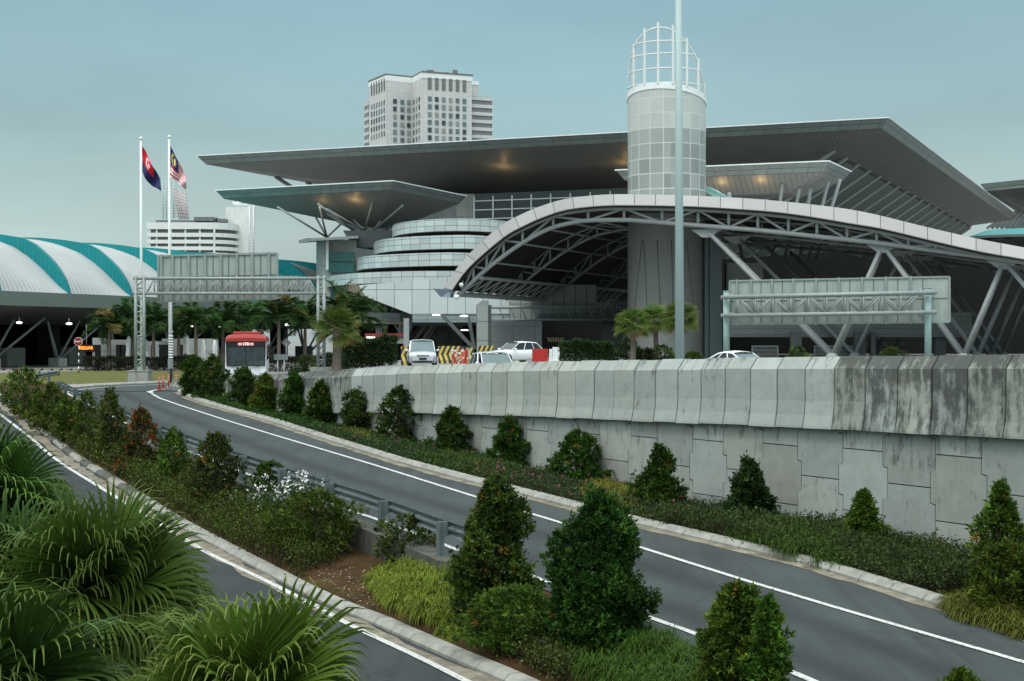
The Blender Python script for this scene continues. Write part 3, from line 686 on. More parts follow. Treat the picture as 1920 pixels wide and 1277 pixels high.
# ================= right middle canopy =================
cc_ = thing('entrance_canopy', 'right slab canopy behind the mesh tower, lit amber from below', 'canopy', P(1400, 660, 165))
L3 = atz(1155, 320, 18.5); R3 = atz(1553, 303, 18.5); B3 = atz(1593, 322, 18.5)
t3, l3, b3_, ux3, vy3 = roof_slab(cc_, L3, R3, R3+(B3-R3)*1.05, .7, 1.0, (3.2, 6, 5, 2, 2.8), C_fasc2, C_soff)
warm(onplane(1354, 341, l3[0], l3[1], b3_[0], .6), 34); warm(onplane(1427, 337, l3[0], l3[1], b3_[0], .6), 32)
for e0, e1 in (((1367, 362), (1392, 378)), ((1468, 344), (1448, 378)), ((1500, 352), (1472, 380)), ((1553, 342), (1515, 388)), ((1575, 337), (1530, 385)), ((1520, 352), (1500, 384))):
    mb = MB(); mb.tube(P(*e0, 158), P(*e1, 162)-Z*6, .2, n=6); mb.build('strut', [M_steel], cc_)
mb = MB(); mb.prism([P(1324, 349, 152), P(1356, 366, 148), P(1352, 377, 148), P(1324, 360, 152)], Vector((1, 2.2, 0))); mb.build('link_roof', [mat('teal_panel', (.16, .33, .31), .4)], cc_)
# ================= terraces and hull =================
ter = thing('terrace_block', 'stacked curved silver terraces above a ship-like panelled hull', 'building', P(780, 660, 170))
Y0 = 166
def zz(y, Y=Y0): return CAMZ+(CY-y)/F*Y
def band(xs, yt, yb, name='terrace', in_=5.5):
    """xs: list of (px x, Y) left to right along the front"""
    z1, z0 = zz(yt), zz(yb); pts = [P(x, yt, Y) for x, Y in xs]
    # smooth plan curve
    def cr(t):
        i = min(int(t), len(pts)-2); f = t-i; p0 = pts[max(i-1, 0)]; p1 = pts[i]; p2 = pts[i+1]; p3 = pts[min(i+2, len(pts)-1)]
        return .5*((2*p1)+(p2-p0)*f+(2*p0-5*p1+4*p2-p3)*f*f+(3*p1-p0-3*p2+p3)*f**3)
    cv = [cr(k*(len(pts)-1)/30) for k in range(31)]; cv[-1] = pts[-1]
    mb = MB(); l = 0; r0 = []; r1 = []; u0 = []; u1 = []
    for i, p in enumerate(cv):
        if i: l += (p-cv[i-1]).length
        r0.append(Vector((p.x, p.y, z0))); r1.append(Vector((p.x, p.y, z1))); u0.append((l, 0)); u1.append((l, z1-z0))
    mb.loft([r0, r1], [u0, u1]); o = mb.build(name, [C_alu], ter)
    bk = [Vector((p.x+.2, p.y+.35, 0)) for p in cv]
    mb = MB(); cxm = sum(p.x for p in cv)/31; back = [Vector((cv[-1].x, cv[-1].y+14, 0)), Vector((cv[0].x+2, cv[0].y+8, 0))]
    for zf, m_ in ((z0+.02, 0), (z1-.3, 1)):
        poly = [Vector((p.x, p.y, zf)) for p in bk]+[Vector((q.x, q.y, zf)) for q in back]; mb.face(poly, None, m_)
    mb.build('terrace_soffit', [mat('brown_soffit', (.30, .25, .19), .6), C_gray], ter)
    # recessed dark wall under/behind
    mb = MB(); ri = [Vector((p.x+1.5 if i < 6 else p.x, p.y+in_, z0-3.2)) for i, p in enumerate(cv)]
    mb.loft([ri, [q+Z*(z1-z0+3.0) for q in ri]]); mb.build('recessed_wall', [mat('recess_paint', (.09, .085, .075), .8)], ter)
band([(742, 186), (735, 178), (745, 171), (790, 166), (860, 164), (925, 166), (985, 171)], 412.5, 436)
band([(706, 186), (700, 178), (712, 170), (760, 165), (850, 162), (905, 163), (970, 168)], 445.5, 471)
band([(674, 186), (667, 178), (680, 169), (740, 164), (830, 161), (885, 162), (950, 167)], 478.5, 503)
band([(618, 184), (612, 177), (628, 170), (680, 164), (760, 160.5), (845, 160), (900, 162)], 512.5, 534, in_=6.5)
hy = 159.5
mb = MB(); poly = [(672, 535), (846, 519.5), (905, 519.5), (1010, 523), (1010, 590), (957, 589.5), (773, 590), (686, 556.5)]
mb2 = [P(x, y, hy+.0) for x, y in poly]
uvp = [(p.x-mb2[0].x, p.z) for p in mb2]
mb.face(mb2[::-1], uvp[::-1])
for k in range(len(mb2)):
    a, b = mb2[k], mb2[(k+1) % len(mb2)]; mb.face([a, b, b+Vector((0, 9, 0)), a+Vector((0, 9, 0))], None, 1)
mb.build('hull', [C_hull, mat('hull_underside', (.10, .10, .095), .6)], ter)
# terrace soffit left edge (beaked)
mb = MB(); mb.prism([P(612, 536, 176), P(668, 534, 163), P(684, 557, 160.5), P(650, 544, 168)], Z*.15); mb.build('beak_soffit', [mat('brown_soffit', (.30, .25, .19), .6)], ter)
# glazed wall under the beak
mb = MB(); mb.prism([P(618, 540, 182), P(672, 540, 172), P(672, 540, 186), P(618, 540, 188)], -Z*1.7); mb.build('glazing', [M_teal], ter)
mb = MB(); mb.prism([P(612, 563, 180), P(668, 563, 170), P(682, 556, 170), P(682, 556, 186), P(612, 563, 190)], -Z*.75); mb.build('sill_band', [C_gray2], ter)
# lower glazed parapet strip
mb = MB(); mb.prism([P(773, 590.5, 158.6), P(1010, 590.5, 158.6), P(1010, 590.5, 164), P(773, 590.5, 164)], -Z*(14/F*158.6)); mb.build('balustrade_glass', [panelmat('glass_band', (.26, .33, .33), 1.6, .5, line=(.10, .13, .13), lw=.05, var=.1, rough=.25)], ter)
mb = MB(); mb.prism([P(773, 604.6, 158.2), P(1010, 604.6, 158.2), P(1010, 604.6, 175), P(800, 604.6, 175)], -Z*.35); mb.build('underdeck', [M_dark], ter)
mb = MB(); mb.prism([P(773, 560, 159.7), P(773, 604, 159.7), P(762, 640, 159.7), P(745, 640, 172), P(745, 560, 172)], Vector((.01, 8, 0))); 
mb.build('stair_side', [C_gray], ter)
# ground floor walls
mb = MB(); mb.prism([ats(795, 172), ats(845, 170), ats(846, 182), ats(795, 182)], Z*4.2); mb.build('ground_wall', [C_gray2], ter)
mb = MB(); mb.prism([ats(842, 169), ats(868, 169), ats(868, 184), ats(842, 184)], Z*3.9); mb.build('pier', [C_gray], ter)
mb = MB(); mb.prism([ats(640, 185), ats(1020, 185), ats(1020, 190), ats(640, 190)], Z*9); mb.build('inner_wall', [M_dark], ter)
# stairs (two sloping flights)
mb = MB()
for dx, wd in ((0, .35), (14, .35), (22, .12)):
    mb.bar(P(757+dx, 668, 163), P(800+dx, 606, 163), .3, wd)
mb.prism([P(745, 672, 164.5), P(812, 606, 164.5), P(790, 606, 164.5), P(745, 655, 164.5)], Vector((0, 3, 0)))
mb.build('stair', [mat('stair_concrete', (.2, .2, .19), .8)], ter)
# Y-shaped steel props
mb = MB(); mb.bar(P(829, 591, 156), P(890, 655, 156), .38); mb.bar(P(878, 591, 156), P(889, 652, 156), .35); mb.bar(P(829, 590.5, 156), P(895, 590.5, 156), .22); mb.build('raking_prop', [mat('dark_cladding', (.10, .115, .115), .5)], ter)
# ---------------- left glazed pavilion ----------------
pav = thing('glazed_pavilion', 'small pavilion with teal windows and thin overhanging cap beside the terraces', 'building', P(630, 660, 184))
mb = MB(); mb.prism([P(593, 450, 182), P(607, 450, 176), P(668, 450, 175), P(668, 450, 190), P(593, 450, 192)], -Z*9.5); mb.build('body', [C_gray2], pav)
mb = MB(); mb.prism([P(560, 456, 180), P(590, 452, 172), P(672, 447.5, 172), P(672, 447.5, 192), P(575, 452, 192)], Z*.35); mb.build('roof_cap', [C_gray], pav)
for (x0, x1, y0, y1) in ((616, 664, 473, 490), (616, 664, 492, 511), (620, 664, 540, 562)):
    mb = MB(); mb.prism([P(x0, y0, 175.2), P(x1, y0, 174.4), P(x1, y1, 174.4), P(x0, y1, 175.2)], Vector((0, .25, 0))); mb.build('window', [M_teal], pav)
mb = MB(); mb.prism([P(611, 506, 175.2), P(616, 506, 175.1), P(616, 451, 175.1), P(611, 451, 175.2)], Vector((0, .3, 0))); mb.build('pilaster', [C_trim], pav)
# raised walkway left of the hull
wk = thing('footbridge', 'panelled footbridge deck crossing behind the palms beside the hull', 'bridge', P(720, 660, 168))
mb = MB(); mb.prism([P(655, 583, 170), P(757, 587, 166), P(757, 587, 170), P(655, 583, 174)], -Z*(16/F*168)); mb.build('deck_side', [panelmat('walkway_panels', (.30, .36, .35), 1.2, .6, line=(.12, .15, .15), lw=.05)], wk)
mb = MB()
for x in (687, 697, 706, 713, 722, 740): mb = MB(); mb.tube(P(x, 572 if x > 700 else 570, 168), P(x+(5 if x in (697, 722) else -5), 585, 168), .13, n=6); mb.build('prop', [M_steel], wk)
for x in (751, 757): mb = MB(); mb.tube(P(x, 586, 166), P(x, 625, 166), .2, n=6); mb.build('prop', [M_steel], wk)
mb = MB(); mb.prism([P(655, 600, 166.5), P(757, 603.5, 165), P(757, 603.5, 180), P(655, 600, 182)], -Z*.3); mb.build('deck_underside', [mat('brown_soffit', (.30, .25, .19), .6)], wk)
mb = MB()
for a, b in (((706, 610), (708, 640)), ((710, 610), (712, 640)), ((715, 612), (715, 640)), ((728, 606), (720, 624)), ((738, 606), (752, 626))): mb = MB(); mb.tube(P(*a, 167), P(*b, 167), .14, n=6); mb.build('slender_prop', [M_steel], wk)
sh = thing('shelter', 'low kiosk shelter with a red fascia stripe behind the hedge', 'kiosk', ats(720, 150))
mb = MB(); mb.prism([P(684, 632, 150), P(758, 632, 150), P(758, 632, 156), P(684, 632, 156)], -Z*.65); mb.build('fascia', [C_gray], sh)
mb = MB(); mb.prism([P(684, 625, 149.8), P(758, 625, 149.8), P(758, 625, 156), P(684, 625, 156)], -Z*(6.5/F*150)); mb.build('red_stripe', [mat('faded_red', (.20, .035, .03), .6)], sh)
mb = MB(); mb.prism([P(684, 644, 152), P(756, 644, 152), P(756, 644, 156), P(684, 644, 156)], -Z*1.8); mb.build('dark_front', [M_dark], sh)
mb = MB(); mb.prism([P(687, 631.5, 149.7), P(704, 631.5, 149.7), P(704, 634, 149.7), P(687, 634, 149.7)], Vector((0, .08, 0))); mb.build('strip_light', [mat('lit_tube', (1, 1, .95), .5, emit=2)], sh)
for x in (686, 756):
    mb = MB(); mb.tube(ats(x, 150.5), P(x, 634, 150.5), .12); mb.build('post', [M_red], sh)
mb = MB(); q = ats(762, 143); mb.box((q.x, q.y, q.z+2.0), (.5, .3, 4.0)); mb.build('sign_pillar', [mat('grey_pillar', (.30, .34, .34), .6)], loc=q, label='plain grey sign pillar standing left of the silver people carrier', cat='pillar')
# ================= mesh tower =================
tw = thing('mesh_tower', 'cylindrical mesh-clad tower with an open white cage on its slanted top', 'tower', ats(1250, 141))
TC = P(1250, 640, 141); TC.z = 0; TR = 73*141/F
def tang(th, r=TR): return Vector((TC.x+r*math.sin(th), TC.y-r*math.cos(th), 0))
zt0 = CAMZ+(CY-186)/F*141
def rim(th): return zt0+.80*math.cos(th)-.35*math.sin(th)
def tmat(name, c, line, cell, lw, alpha=0):
    return panelmat(name, c, cell[0], cell[1], line=line, lw=lw, var=.10, rough=.5)
n = 48; hw = TR*2*math.pi
def cyl(z0f, z1f, mt, name, r=TR, uvo=0):
    mb = MB(); r0 = []; r1 = []; u0 = []; u1 = []
    for k in range(n+1):
        th = 2*math.pi*k/n; p = tang(th, r); a, b = z0f(th), z1f(th); r0.append(p+Z*a); r1.append(p+Z*b); u0.append((th*TR+.66, a-uvo)); u1.append((th*TR+.66, b-uvo))
    mb.loft([r0, r1], [u0, u1], smooth=True); return mb.build(name, [mt], tw)
zs = CAMZ+(CY-240)/F*137.5
M_tu = panelmat('mesh_upper', (.47, .50, .475), 1.28, 1.42, line=(.52, .55, .52), lw=.08, var=.08, rough=.5)
M_tm = panelmat('mesh_glazed', (.29, .315, .305), 1.28, 1.40, line=(.47, .51, .48), lw=.09, var=.22, rough=.3)
M_tl = panelmat('mesh_lower', (.27, .275, .262), 1.36, 3.4, line=(.27, .28, .27), lw=.06, var=.05, rough=.7)
cyl(lambda t: zs, rim, M_tu, 'upper_screen', uvo=zs)
cyl(lambda t: zs-8.6, lambda t: zs, M_tm, 'glazed_screen', uvo=zs)
cyl(lambda t: CAMZ-2, lambda t: zs-8.6, M_tl, 'lower_screen')
cyl(lambda t: rim(t)-.45, lambda t: rim(t)+.12, C_trim, 'rim_band', r=TR+.06)
mb = MB(); mb.face([tang(2*math.pi*k/n)+Z*(rim(2*math.pi*k/n)-.2) for k in range(n)]); mb.build('cap', [C_gray2], tw)
# cage
CT = [(-88, 165), (-80, 130), (-72, 104), (-63, 86), (-51, 67), (-40, 56), (-29, 48.5), (-18.5, 45.5), (-8, 46), (3, 51), (14, 60.5), (24.5, 75), (36, 92), (46.5, 113), (56, 134), (66, 158), (84, 190)]
def ytop(d): return float(np.interp(d, [a for a, b in CT], [b for a, b in CT]))
mb = MB()
for d, y in ((-63, 83), (-40, 53), (-18.5, 42), (3, 47), (24.5, 72), (46.5, 110), (66, 155)):
    th = R_(d); p = tang(th, TR-.02); z1 = CAMZ+(CY-y)/F*p.y; mb.bar(p+Z*(rim(th)), p+Z*z1, .20, .30)
mb.build('cage_posts', [M_cage], tw)
mb = MB(); mb.path([tang(R_(d), TR-.02)+Z*(CAMZ+(CY-ytop(d)-6)/F*tang(R_(d)).y) for d in range(-84, 86, 3)], .085); mb.build('cage_crown', [M_cage], tw)
for yy in (76, 99.5, 127, 154.5):
    z_ = CAMZ+(CY-yy)/F*(TC.y-TR); pts = []
    for d in range(-88, 88, 4):
        if CAMZ+(CY-ytop(d))/F*tang(R_(d)).y > z_: pts.append(tang(R_(d), TR-.02)+Z*z_)
    if len(pts) > 2: mb = MB(); mb.path(pts, .075); mb.build('cage_ring', [M_cage], tw)
mb = MB(); rr = ats(1345, 152)
for x, wd in ((1324, .35), (1341, 1.15)): q = ats(x, 139); mb.box((q.x, q.y, 9.5), (wd, .8, 12.5))
mb.build('service_duct', [panelmat('duct_panels', (.28, .34, .35), 3, 1.9, line=(.10, .13, .13), lw=.05)], tw)
mb = MB()
for x, x2 in ((1207, 1213), (1232, 1238), (1259, 1262), (1204, 1190), (1287, 1300)):
    mb.tube(P(x, 450, 136.6), P(x2, 575, 136.4), .05, n=5)
mb.build('guy_cables', [C_gray2], tw)
# ================= curved white porte-cochere roof =================
pc = thing('curved_canopy', 'long white wave-shaped canopy with exposed steel trusses over the drop-off', 'canopy', ats(1300, 130))
def YF(x): return 135/(1+.45*(x-960)/F)
topc = [(831, 541), (850, 512), (873, 483), (910, 447), (943, 420), (975, 403), (1010, 388), (1060, 373), (1130, 365), (1200, 364.5), (1300, 367), (1386, 371), (1451, 376), (1519, 383), (1590, 392), (1650, 404), (1714, 420), (1777, 435), (1845, 450), (1920, 464), (2000, 480), (2120, 505)]
botc = [(848, 545), (868, 516), (888, 494), (922, 464), (953, 440), (983, 424), (1016, 409), (1063, 394), (1131, 386.5), (1200, 386), (1299, 388), (1386, 393), (1451, 398), (1519, 407), (1590, 419), (1650, 429), (1714, 444), (1777, 459), (1845, 474), (1920, 487), (2000, 503), (2120, 528)]
chord = [(857, 557), (893, 522), (927, 493), (977, 457), (1027, 430), (1070, 418), (1110, 413), (1177, 412.5), (1200, 414), (1312, 423), (1425, 432), (1537, 444), (1650, 456), (1762, 471), (1912, 490), (2000, 503), (2120, 522)]
def curve(pts, dY=0, n=3):
    P3 = [P(x, y, YF(x)+dY) for x, y in pts]; o_ = []
    for i in range(len(P3)-1):
        p0 = P3[max(i-1, 0)]; p1 = P3[i]; p2 = P3[i+1]; p3 = P3[min(i+2, len(P3)-1)]
        for k in range(n):
            f = k/n; o_.append(.5*((2*p1)+(p2-p0)*f+(2*p0-5*p1+4*p2-p3)*f*f+(3*p1-p0-3*p2+p3)*f**3))
    o_.append(P3[-1]); return o_
tcv = curve(topc, .6); bcv = curve(botc, -.2)
mb = MB(); l = 0; ut = []; ub = []
for i in range(len(tcv)):
    if i: l += (tcv[i]-tcv[i-1]).length
    ut.append((l, 1)); ub.append((l, 0))
mb.loft([bcv, tcv], [ub, ut]); mb.build('white_fascia', [C_white], pc)
mb = MB(); mb.loft([tcv, [p+v*46 for p in tcv]]); 
mb.build('roof_skin', [mat('roof_skin', (.45, .46, .45), .5)], pc)
mb = MB(); under = [b+Vector((0, .35, 0)) for b in bcv]; l = 0; uu = [(p.x, 0) for p in under]; uu2 = [(p.x, 46) for p in under]
mb.loft([under, [p+v*46 for p in under]], [uu, uu2]); mb.loft([bcv, under]); mb.build('roof_underside', [slatmat('canopy_underside', (.045, .042, .038), .5, 1, dark=.5)], pc)  # brown darkened to near-black for the shade below the canopy
# trusses
def truss(dv, r=1.0, name='truss'):
    ch = curve(chord, 1.0, 4); tp = curve(botc, 1.0, 4); off = v*dv
    mb = MB(); mb.path([p+off for p in ch], .21*r); mb.path([p+off-Z*.25 for p in tp], .17*r)
    def onx(cv, X):
        xs = [p.x for p in cv]; return Vector((X, float(np.interp(X, xs, [p.y for p in cv])), float(np.interp(X, xs, [p.z for p in cv]))))
    nodes = [866, 887, 912, 944, 980, 1038, 1104, 1172, 1244, 1312, 1370, 1425, 1483, 1537, 1594, 1650, 1710, 1762, 1830, 1900, 1975, 2050]
    prev = None
    for i, x in enumerate(nodes):
        X = (x-CX)/F*YF(x); b = onx(ch, X)+off; t = onx(tp, X)+off-Z*.25
        mb.tube(b, t, .14*r, n=6)
        if prev:
            if i % 2: mb.tube(prev[0], t, .12*r, n=6)
            else: mb.tube(prev[1], b, .12*r, n=6)
        prev = (b, t)
    return mb.build(name, [M_steel], pc)
for k in range(4): truss(k*11.0, 1 if k == 0 else .72)
# purlins along v
mb = MB(); ch = curve(chord, 1, 1)
for p in ch[1:]: mb.tube(p+v*.5, p+v*43, .10, n=5)
mb.build('purlins', [M_dsteel], pc)
# springing edge truss at left foot + blue-grey end plate
f0 = P(860, 552, YF(860)+1)
mb = MB(); mb.tube(f0, f0+v*40, .24); mb.tube(f0+u*2.2+Z*1.5, f0+u*2.2+v*40+Z*1.5, .16)
for k in range(20):
    a = f0+v*2*k; b = f0+u*2.2+Z*1.5+v*(2*k+1); mb.tube(a, b, .10, n=5); mb.tube(b, f0+v*(2*k+2), .10, n=5)
mb.build('edge_truss', [M_steel], pc)
mb = MB(); mb.ball(P(865, 534, YF(860)), .22); mb.ball(P(857, 557, YF(860)), .24); mb.build('end_bearings', [M_white], pc)
mb = MB(); mb.prism([P(812, 541, 141), P(848, 543, 139), P(845, 558, 139), P(826, 557, 141)], Vector((.2, .5, 0))); mb.build('end_plate', [mat('bluish_plate', (.28, .34, .42), .4)], pc)
# foot column
q = P(906, 572, 137); q0 = ats(906, 137)
mb = MB(); mb.prism([Vector((q.x-.62, 136.4, q0.z-.2)), Vector((q.x+.45, 136.0, q0.z-.2)), Vector((q.x+.75, 137.6, q0.z-.2)), Vector((q.x-.3, 138, q0.z-.2))], Z*(q.z-q0.z+.2)); mb.build('foot_column', [panelmat('pier_panels', (.27, .30, .29), 6, 1.75, line=(.08, .09, .09), lw=.06, var=.04)], pc)
mb = MB(); mb.prism([P(893, 572, 137), P(916, 572, 137), P(916, 563, 137), P(905, 563, 137)], Vector((0, .5, 0))); mb.build('bearing', [M_dsteel], pc)
# V columns in rows
zbase = CAMZ-1.62
nodes_t = [(1324, 431), (1655, 459), (1882, 489), (2110, 525)]; bases = [1560, 1806, 2035]
def ncap(p):
    mb = MB(); mb.prism([p+u*1.35+Z*.15, p-u*1.35+Z*.15, p-u*.35-Z*.55, p+u*.35-Z*.55], v*.35); return mb
NT = [P(x, y, YF(x)+1.3) for x, y in nodes_t]
NB = []
for x in bases: p = P(x, 665, YF(x)+1.5); p.z = zbase; NB.append(p)
for r_ in range(4):
    o_ = v*(9.5*r_)
    segs = [(NB[0], NT[0]), (NB[0], NT[1]), (NB[1], NT[1]), (NB[1], NT[2]), (NB[2], NT[2]), (NB[2], NT[3])]
    for a, b in segs:
        d = (b-a).normalized(); mb = MB(); mb.tube(a+o_+Z*.3, b+o_-d*.5, .215, .19, n=8)
        if r_ == 0: mb.tube(a+o_+Z*.3+v*1.4, b+o_-d*.5+v*1.0, .19, .17, n=8)
        mb.build('raking_column', [M_steel], pc)
    for b in NB:
        mb = MB(); mb.ball(b+o_+Z*.25, .55, sz=.7); mb.build('column_shoe', [M_steel], pc)
    if r_ < 3:
        for b in NT: ncap(b+o_-Z*.1).build('node_plate', [M_steel], pc)
# ================= hall behind the canopy =================
bh = thing('arrival_hall', 'shaded arrival hall behind the white canopy with a long grey upper band', 'building', ats(1500, 175))
def quadwall(name, pts, mt, dy=1.0):
    mb = MB(); q = [P(*p) for p in pts]; u_ = [(p.x-q[0].x, p.z) for p in q]; mb.face(q[::-1], u_[::-1]); n_ = len(q)
    for k in range(n_): a, b = q[k], q[(k+1) % n_]; mb.face([a, b, b+Vector((0, dy, 0)), a+Vector((0, dy, 0))])
    mb.face([p+Vector((0, dy, 0)) for p in q]); return mb.build(name, [mt], bh)
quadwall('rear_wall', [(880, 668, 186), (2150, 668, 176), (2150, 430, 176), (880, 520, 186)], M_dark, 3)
quadwall('upper_band', [(1368, 627, 137), (1822, 627, 133), (1822, 586, 133), (1368, 588, 137)], panelmat('long_band_panels', (.22, .24, .23), 4.0, .55, line=(.12, .135, .13), lw=.05, var=.04, rough=.6), 6)
quadwall('upper_band_lip', [(1368, 632, 136.6), (1822, 632, 132.6), (1822, 627.3, 132.6), (1368, 627.3, 136.6)], mat('grey_lip', (.18, .19, .18), .6), 6.5)
quadwall('panel_wall', [(1362, 588, 140), (1431, 588, 140), (1431, 493, 140), (1362, 493, 140)], C_gray, 1)
for x in (1492, 1612, 1636, 1762): 
    q = ats(x, 134); mb = MB(); mb.box((q.x, q.y, q.z+1.15), (.95 if x in (1492, 1612, 1762) else .4, .6, 2.5)); mb.build('pier', [C_gray2], bh)
for x0, x1 in ((1411, 1459), (1528, 1563), (1568, 1600)):
    a, b = P(x0, 649, 134), P(x1, 649, 134); mb = MB(); zc0 = CAMZ-1.6
    mb.box(((a.x+b.x)/2, 134.4, (a.z+zc0)/2), ((b.x-a.x), .1, a.z-zc0)); 
    for k in range(9): mb.box(((a.x+b.x)/2, 134.25, zc0+.08+(a.z-zc0)*k/9), (b.x-a.x-.1, .2, .05), m=1)
    for xx in (a.x, b.x): mb.box((xx, 134.2, (a.z+zc0)/2), (.08, .3, a.z-zc0), m=1)
    mb.box(((a.x+b.x)/2, 134.2, a.z), (b.x-a.x+.08, .3, .08), m=1)
    mb.build('louvre', [M_dark, M_steel], bh)
quadwall('side_panel', [(920, 668, 148), (1016, 668, 148), (1016, 602, 148), (920, 602, 148)], C_gray, 2)
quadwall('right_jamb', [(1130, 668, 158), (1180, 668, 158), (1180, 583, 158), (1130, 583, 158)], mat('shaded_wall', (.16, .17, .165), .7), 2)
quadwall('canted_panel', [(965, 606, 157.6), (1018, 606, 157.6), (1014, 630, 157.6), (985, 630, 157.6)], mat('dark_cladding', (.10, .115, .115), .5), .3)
quadwall('hanging_screen', [(955, 600, 157), (1118, 600, 157), (1118, 534, 157), (955, 534, 157)], panelmat('screen_panels', (.27, .30, .29), 1.15, 2.2, line=(.05, .06, .06), lw=.07, var=.08, rough=.6), .5)
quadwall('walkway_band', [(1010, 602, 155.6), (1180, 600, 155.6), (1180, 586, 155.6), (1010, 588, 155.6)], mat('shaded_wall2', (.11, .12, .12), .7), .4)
mb = MB(); mb.tube(P(920, 576.5, 154), P(1180, 575, 154), .16); mb.tube(P(920, 599, 154), P(1180, 600, 154), .10)
for k in range(12): mb.tube(P(935+k*21, 576.5, 154), P(945+k*21, 599, 154), .06, n=5)
for k in range(7): mb.tube(P(1135+k*7, 564, 153.5), P(1135+k*7, 583, 153.5), .04, n=5)
mb.tube(P(1133, 564, 153.5), P(1180, 563, 153.5), .05); mb.build('walkway_truss', [M_dsteel], bh)
# striped barriers glimpsed inside the dark opening
mb = MB()
for k in range(7): x = 1026+k*4.6; mb.prism([P(x, 633, 156), P(x+2.6, 633, 156), P(x+5.2, 641, 156), P(x+2.6, 641, 156)], Vector((0, .1, 0)))
mb.build('hazard_stripes', [mat('faded_hazard', (.5, .42, .22), .7)], bh)
# round teal-roofed pavilion at far right
rp = thing('round_pavilion', 'low round pavilion with turquoise glazed roof behind the canopy, far right', 'building', P(1890, 640, 215))
mb = MB(); c = P(1915, 440, 215); rad = 95/F*215
ring = lambda r, z: [Vector((c.x+r*math.cos(2*math.pi*k/40), c.y+r*math.sin(2*math.pi*k/40)*.9, z)) for k in range(40)]
z1 = CAMZ+(CY-439)/F*208; mb.loft([ring(rad*1.08, z1), ring(rad*.7, z1+1.0), ring(rad*.1, z1+1.35)], close=True, smooth=True); mb.build('roof', [panelmat('turquoise_roof', (.04, .34, .36), 1, 1, line=(.02, .2, .2), lw=.05)], rp)
mb = MB(); mb.loft([ring(rad*1.1, z1-.35), ring(rad*1.1, z1+.02)], close=True); mb.build('eave', [C_gray2], rp)
mb = MB(); mb.loft([ring(rad*.95, z1-9), ring(rad*.95, z1-.1)], close=True); mb.build('drum', [M_glass], rp)
# far right slab roof
fr = thing('far_roof', 'distant slab roof with white ribs, cut off by the right edge', 'building', P(1900, 640, 340))
Lf = atz(1838, 345, 30); 
mb = MB(); rx = Lf+u*60-Vector((0, 0, 0)); rx = P(2150, 333, Lf.y-28)
rx.z = Lf.z; mb.face([Lf, Lf-Z*1.4+u, rx-Z*1.4, rx][::-1], [(0, 0), (0, 1), (60, 1), (60, 0)]); mb.face([Lf, rx, rx+v*70, Lf+v*70]); mb.build('fascia', [C_fasc], fr)
mb = MB(); mb.face([Lf-Z*1.4+u, rx-Z*1.4, rx-Z*9+v*30, Lf-Z*9+v*30+u*20], None); mb.face([Lf-Z*1.4+u, Lf-Z*9+v*30+u*20, Lf+v*70]); mb.build('soffit', [C_soff], fr)
mb = MB(); mb.prism([P(1890, 430, 330), P(2150, 430, 330), P(2150, 395, 330), P(1905, 400, 330)], Vector((0, 6, 0))); mb.build('body', [C_gray2], fr)
mb = MB()
for k in range(12): mb.tube(P(1850+k*9, 428, 328), P(1880+k*9, 400+k*-1.5, 326), .42, n=5)
mb.build('ribs', [M_white], fr)
# ================= far hotel tower =================
HS = 1.45
ht = thing('hotel_tower', 'tall pale multi-storey hotel block with square windows rising behind the roof', 'building', (-40*HS, 440*HS, 2))
HZ = (CY-134)*430/F*HS
def HP(x, y): Yq = HZ*F/(CY-y); return Vector(((x-CX)/F*Yq, Yq, 0))
hb, hc, hd, he, hf = HP(692, 152.4), HP(724, 139), HP(773, 144), HP(790.5, 134), HP(884.5, 141)
M_hotel = panelmat('hotel_stone', (.58, .58, .565), 2.0, 2.0, line=(.40, .40, .39), lw=.12, var=.04, rough=.8)
M_hw = mat('hotel_window_glass', (.10, .14, .15), .12, var=.6, scale=.12, spec=.8); M_hl = mat('hotel_louvre', (.16, .16, .15), .7)
uh = (hf-he).normalized(); vh = Vector((-uh.y, uh.x, 0)); back = 45
poly = [hb, hc, hd, he, hf, hf+vh*24, hb+uh*3+vh*2]
zt_ = CAMZ+HZ
mb = MB(); mb.prism([p+Z*0 for p in poly], Z*zt_); mb.build('main_block', [M_hotel], ht)
ctr = sum(poly, Vector())/len(poly)
mb = MB(); mb.prism([ctr+(p-ctr)*1.012+Z*(zt_-2.6) for p in poly], Z*2.2); mb.build('cornice', [M_white], ht)
mb = MB(); mb.prism([ctr+(p-ctr)*1.025+Z*(zt_-.35) for p in poly], Z*.6); mb.build('parapet_cap', [mat('brown_cap', (.16, .15, .14), .7)], ht)
HWM = [M_hw, M_hw, mat('hotel_window_blind', (.26, .27, .26), .5), mat('hotel_window_pale', (.18, .23, .24), .2, var=.4), mat('hotel_window_deep', (.05, .07, .075), .12)]
wcount = [0]; extra = MB()
for k_, (a_, b_, c_) in enumerate(((.3, 3, 2.2), (.55, 5, 1.6), (.8, 2, 3.0))):
    mb = MB(); q_ = he+(hf-he)*a_+vh*8; mb.box((q_.x, q_.y, zt_+c_/2), (b_, 3, c_)); mb.build('rooftop_unit', [mat('brown_cap', (.16, .15, .14), .7)], ht)
def wins(a, b, fr_, z0s, wd, hh, name='window', mt=M_hw):
    d = (b-a).normalized(); n_ = Vector((d.y, -d.x, 0))
    l_ = (b-a).length
    for f in fr_:
        for z0 in z0s:
            c_ = a+(b-a)*f+n_*.05; tgt = MB(); tgt.box(Vector((c_.x, c_.y, z0)), (wd, .5, hh), rz=math.atan2(d.y, d.x))
            if name == 'window':
                wcount[0] += 1
                if wcount[0] > 99: extra.box(Vector((c_.x, c_.y, z0)), (wd, .5, hh), rz=math.atan2(d.y, d.x)); continue
            tgt.build(name, [mt if name != 'window' else HWM[(wcount[0]*7+int(z0)*3) % 5]], ht)
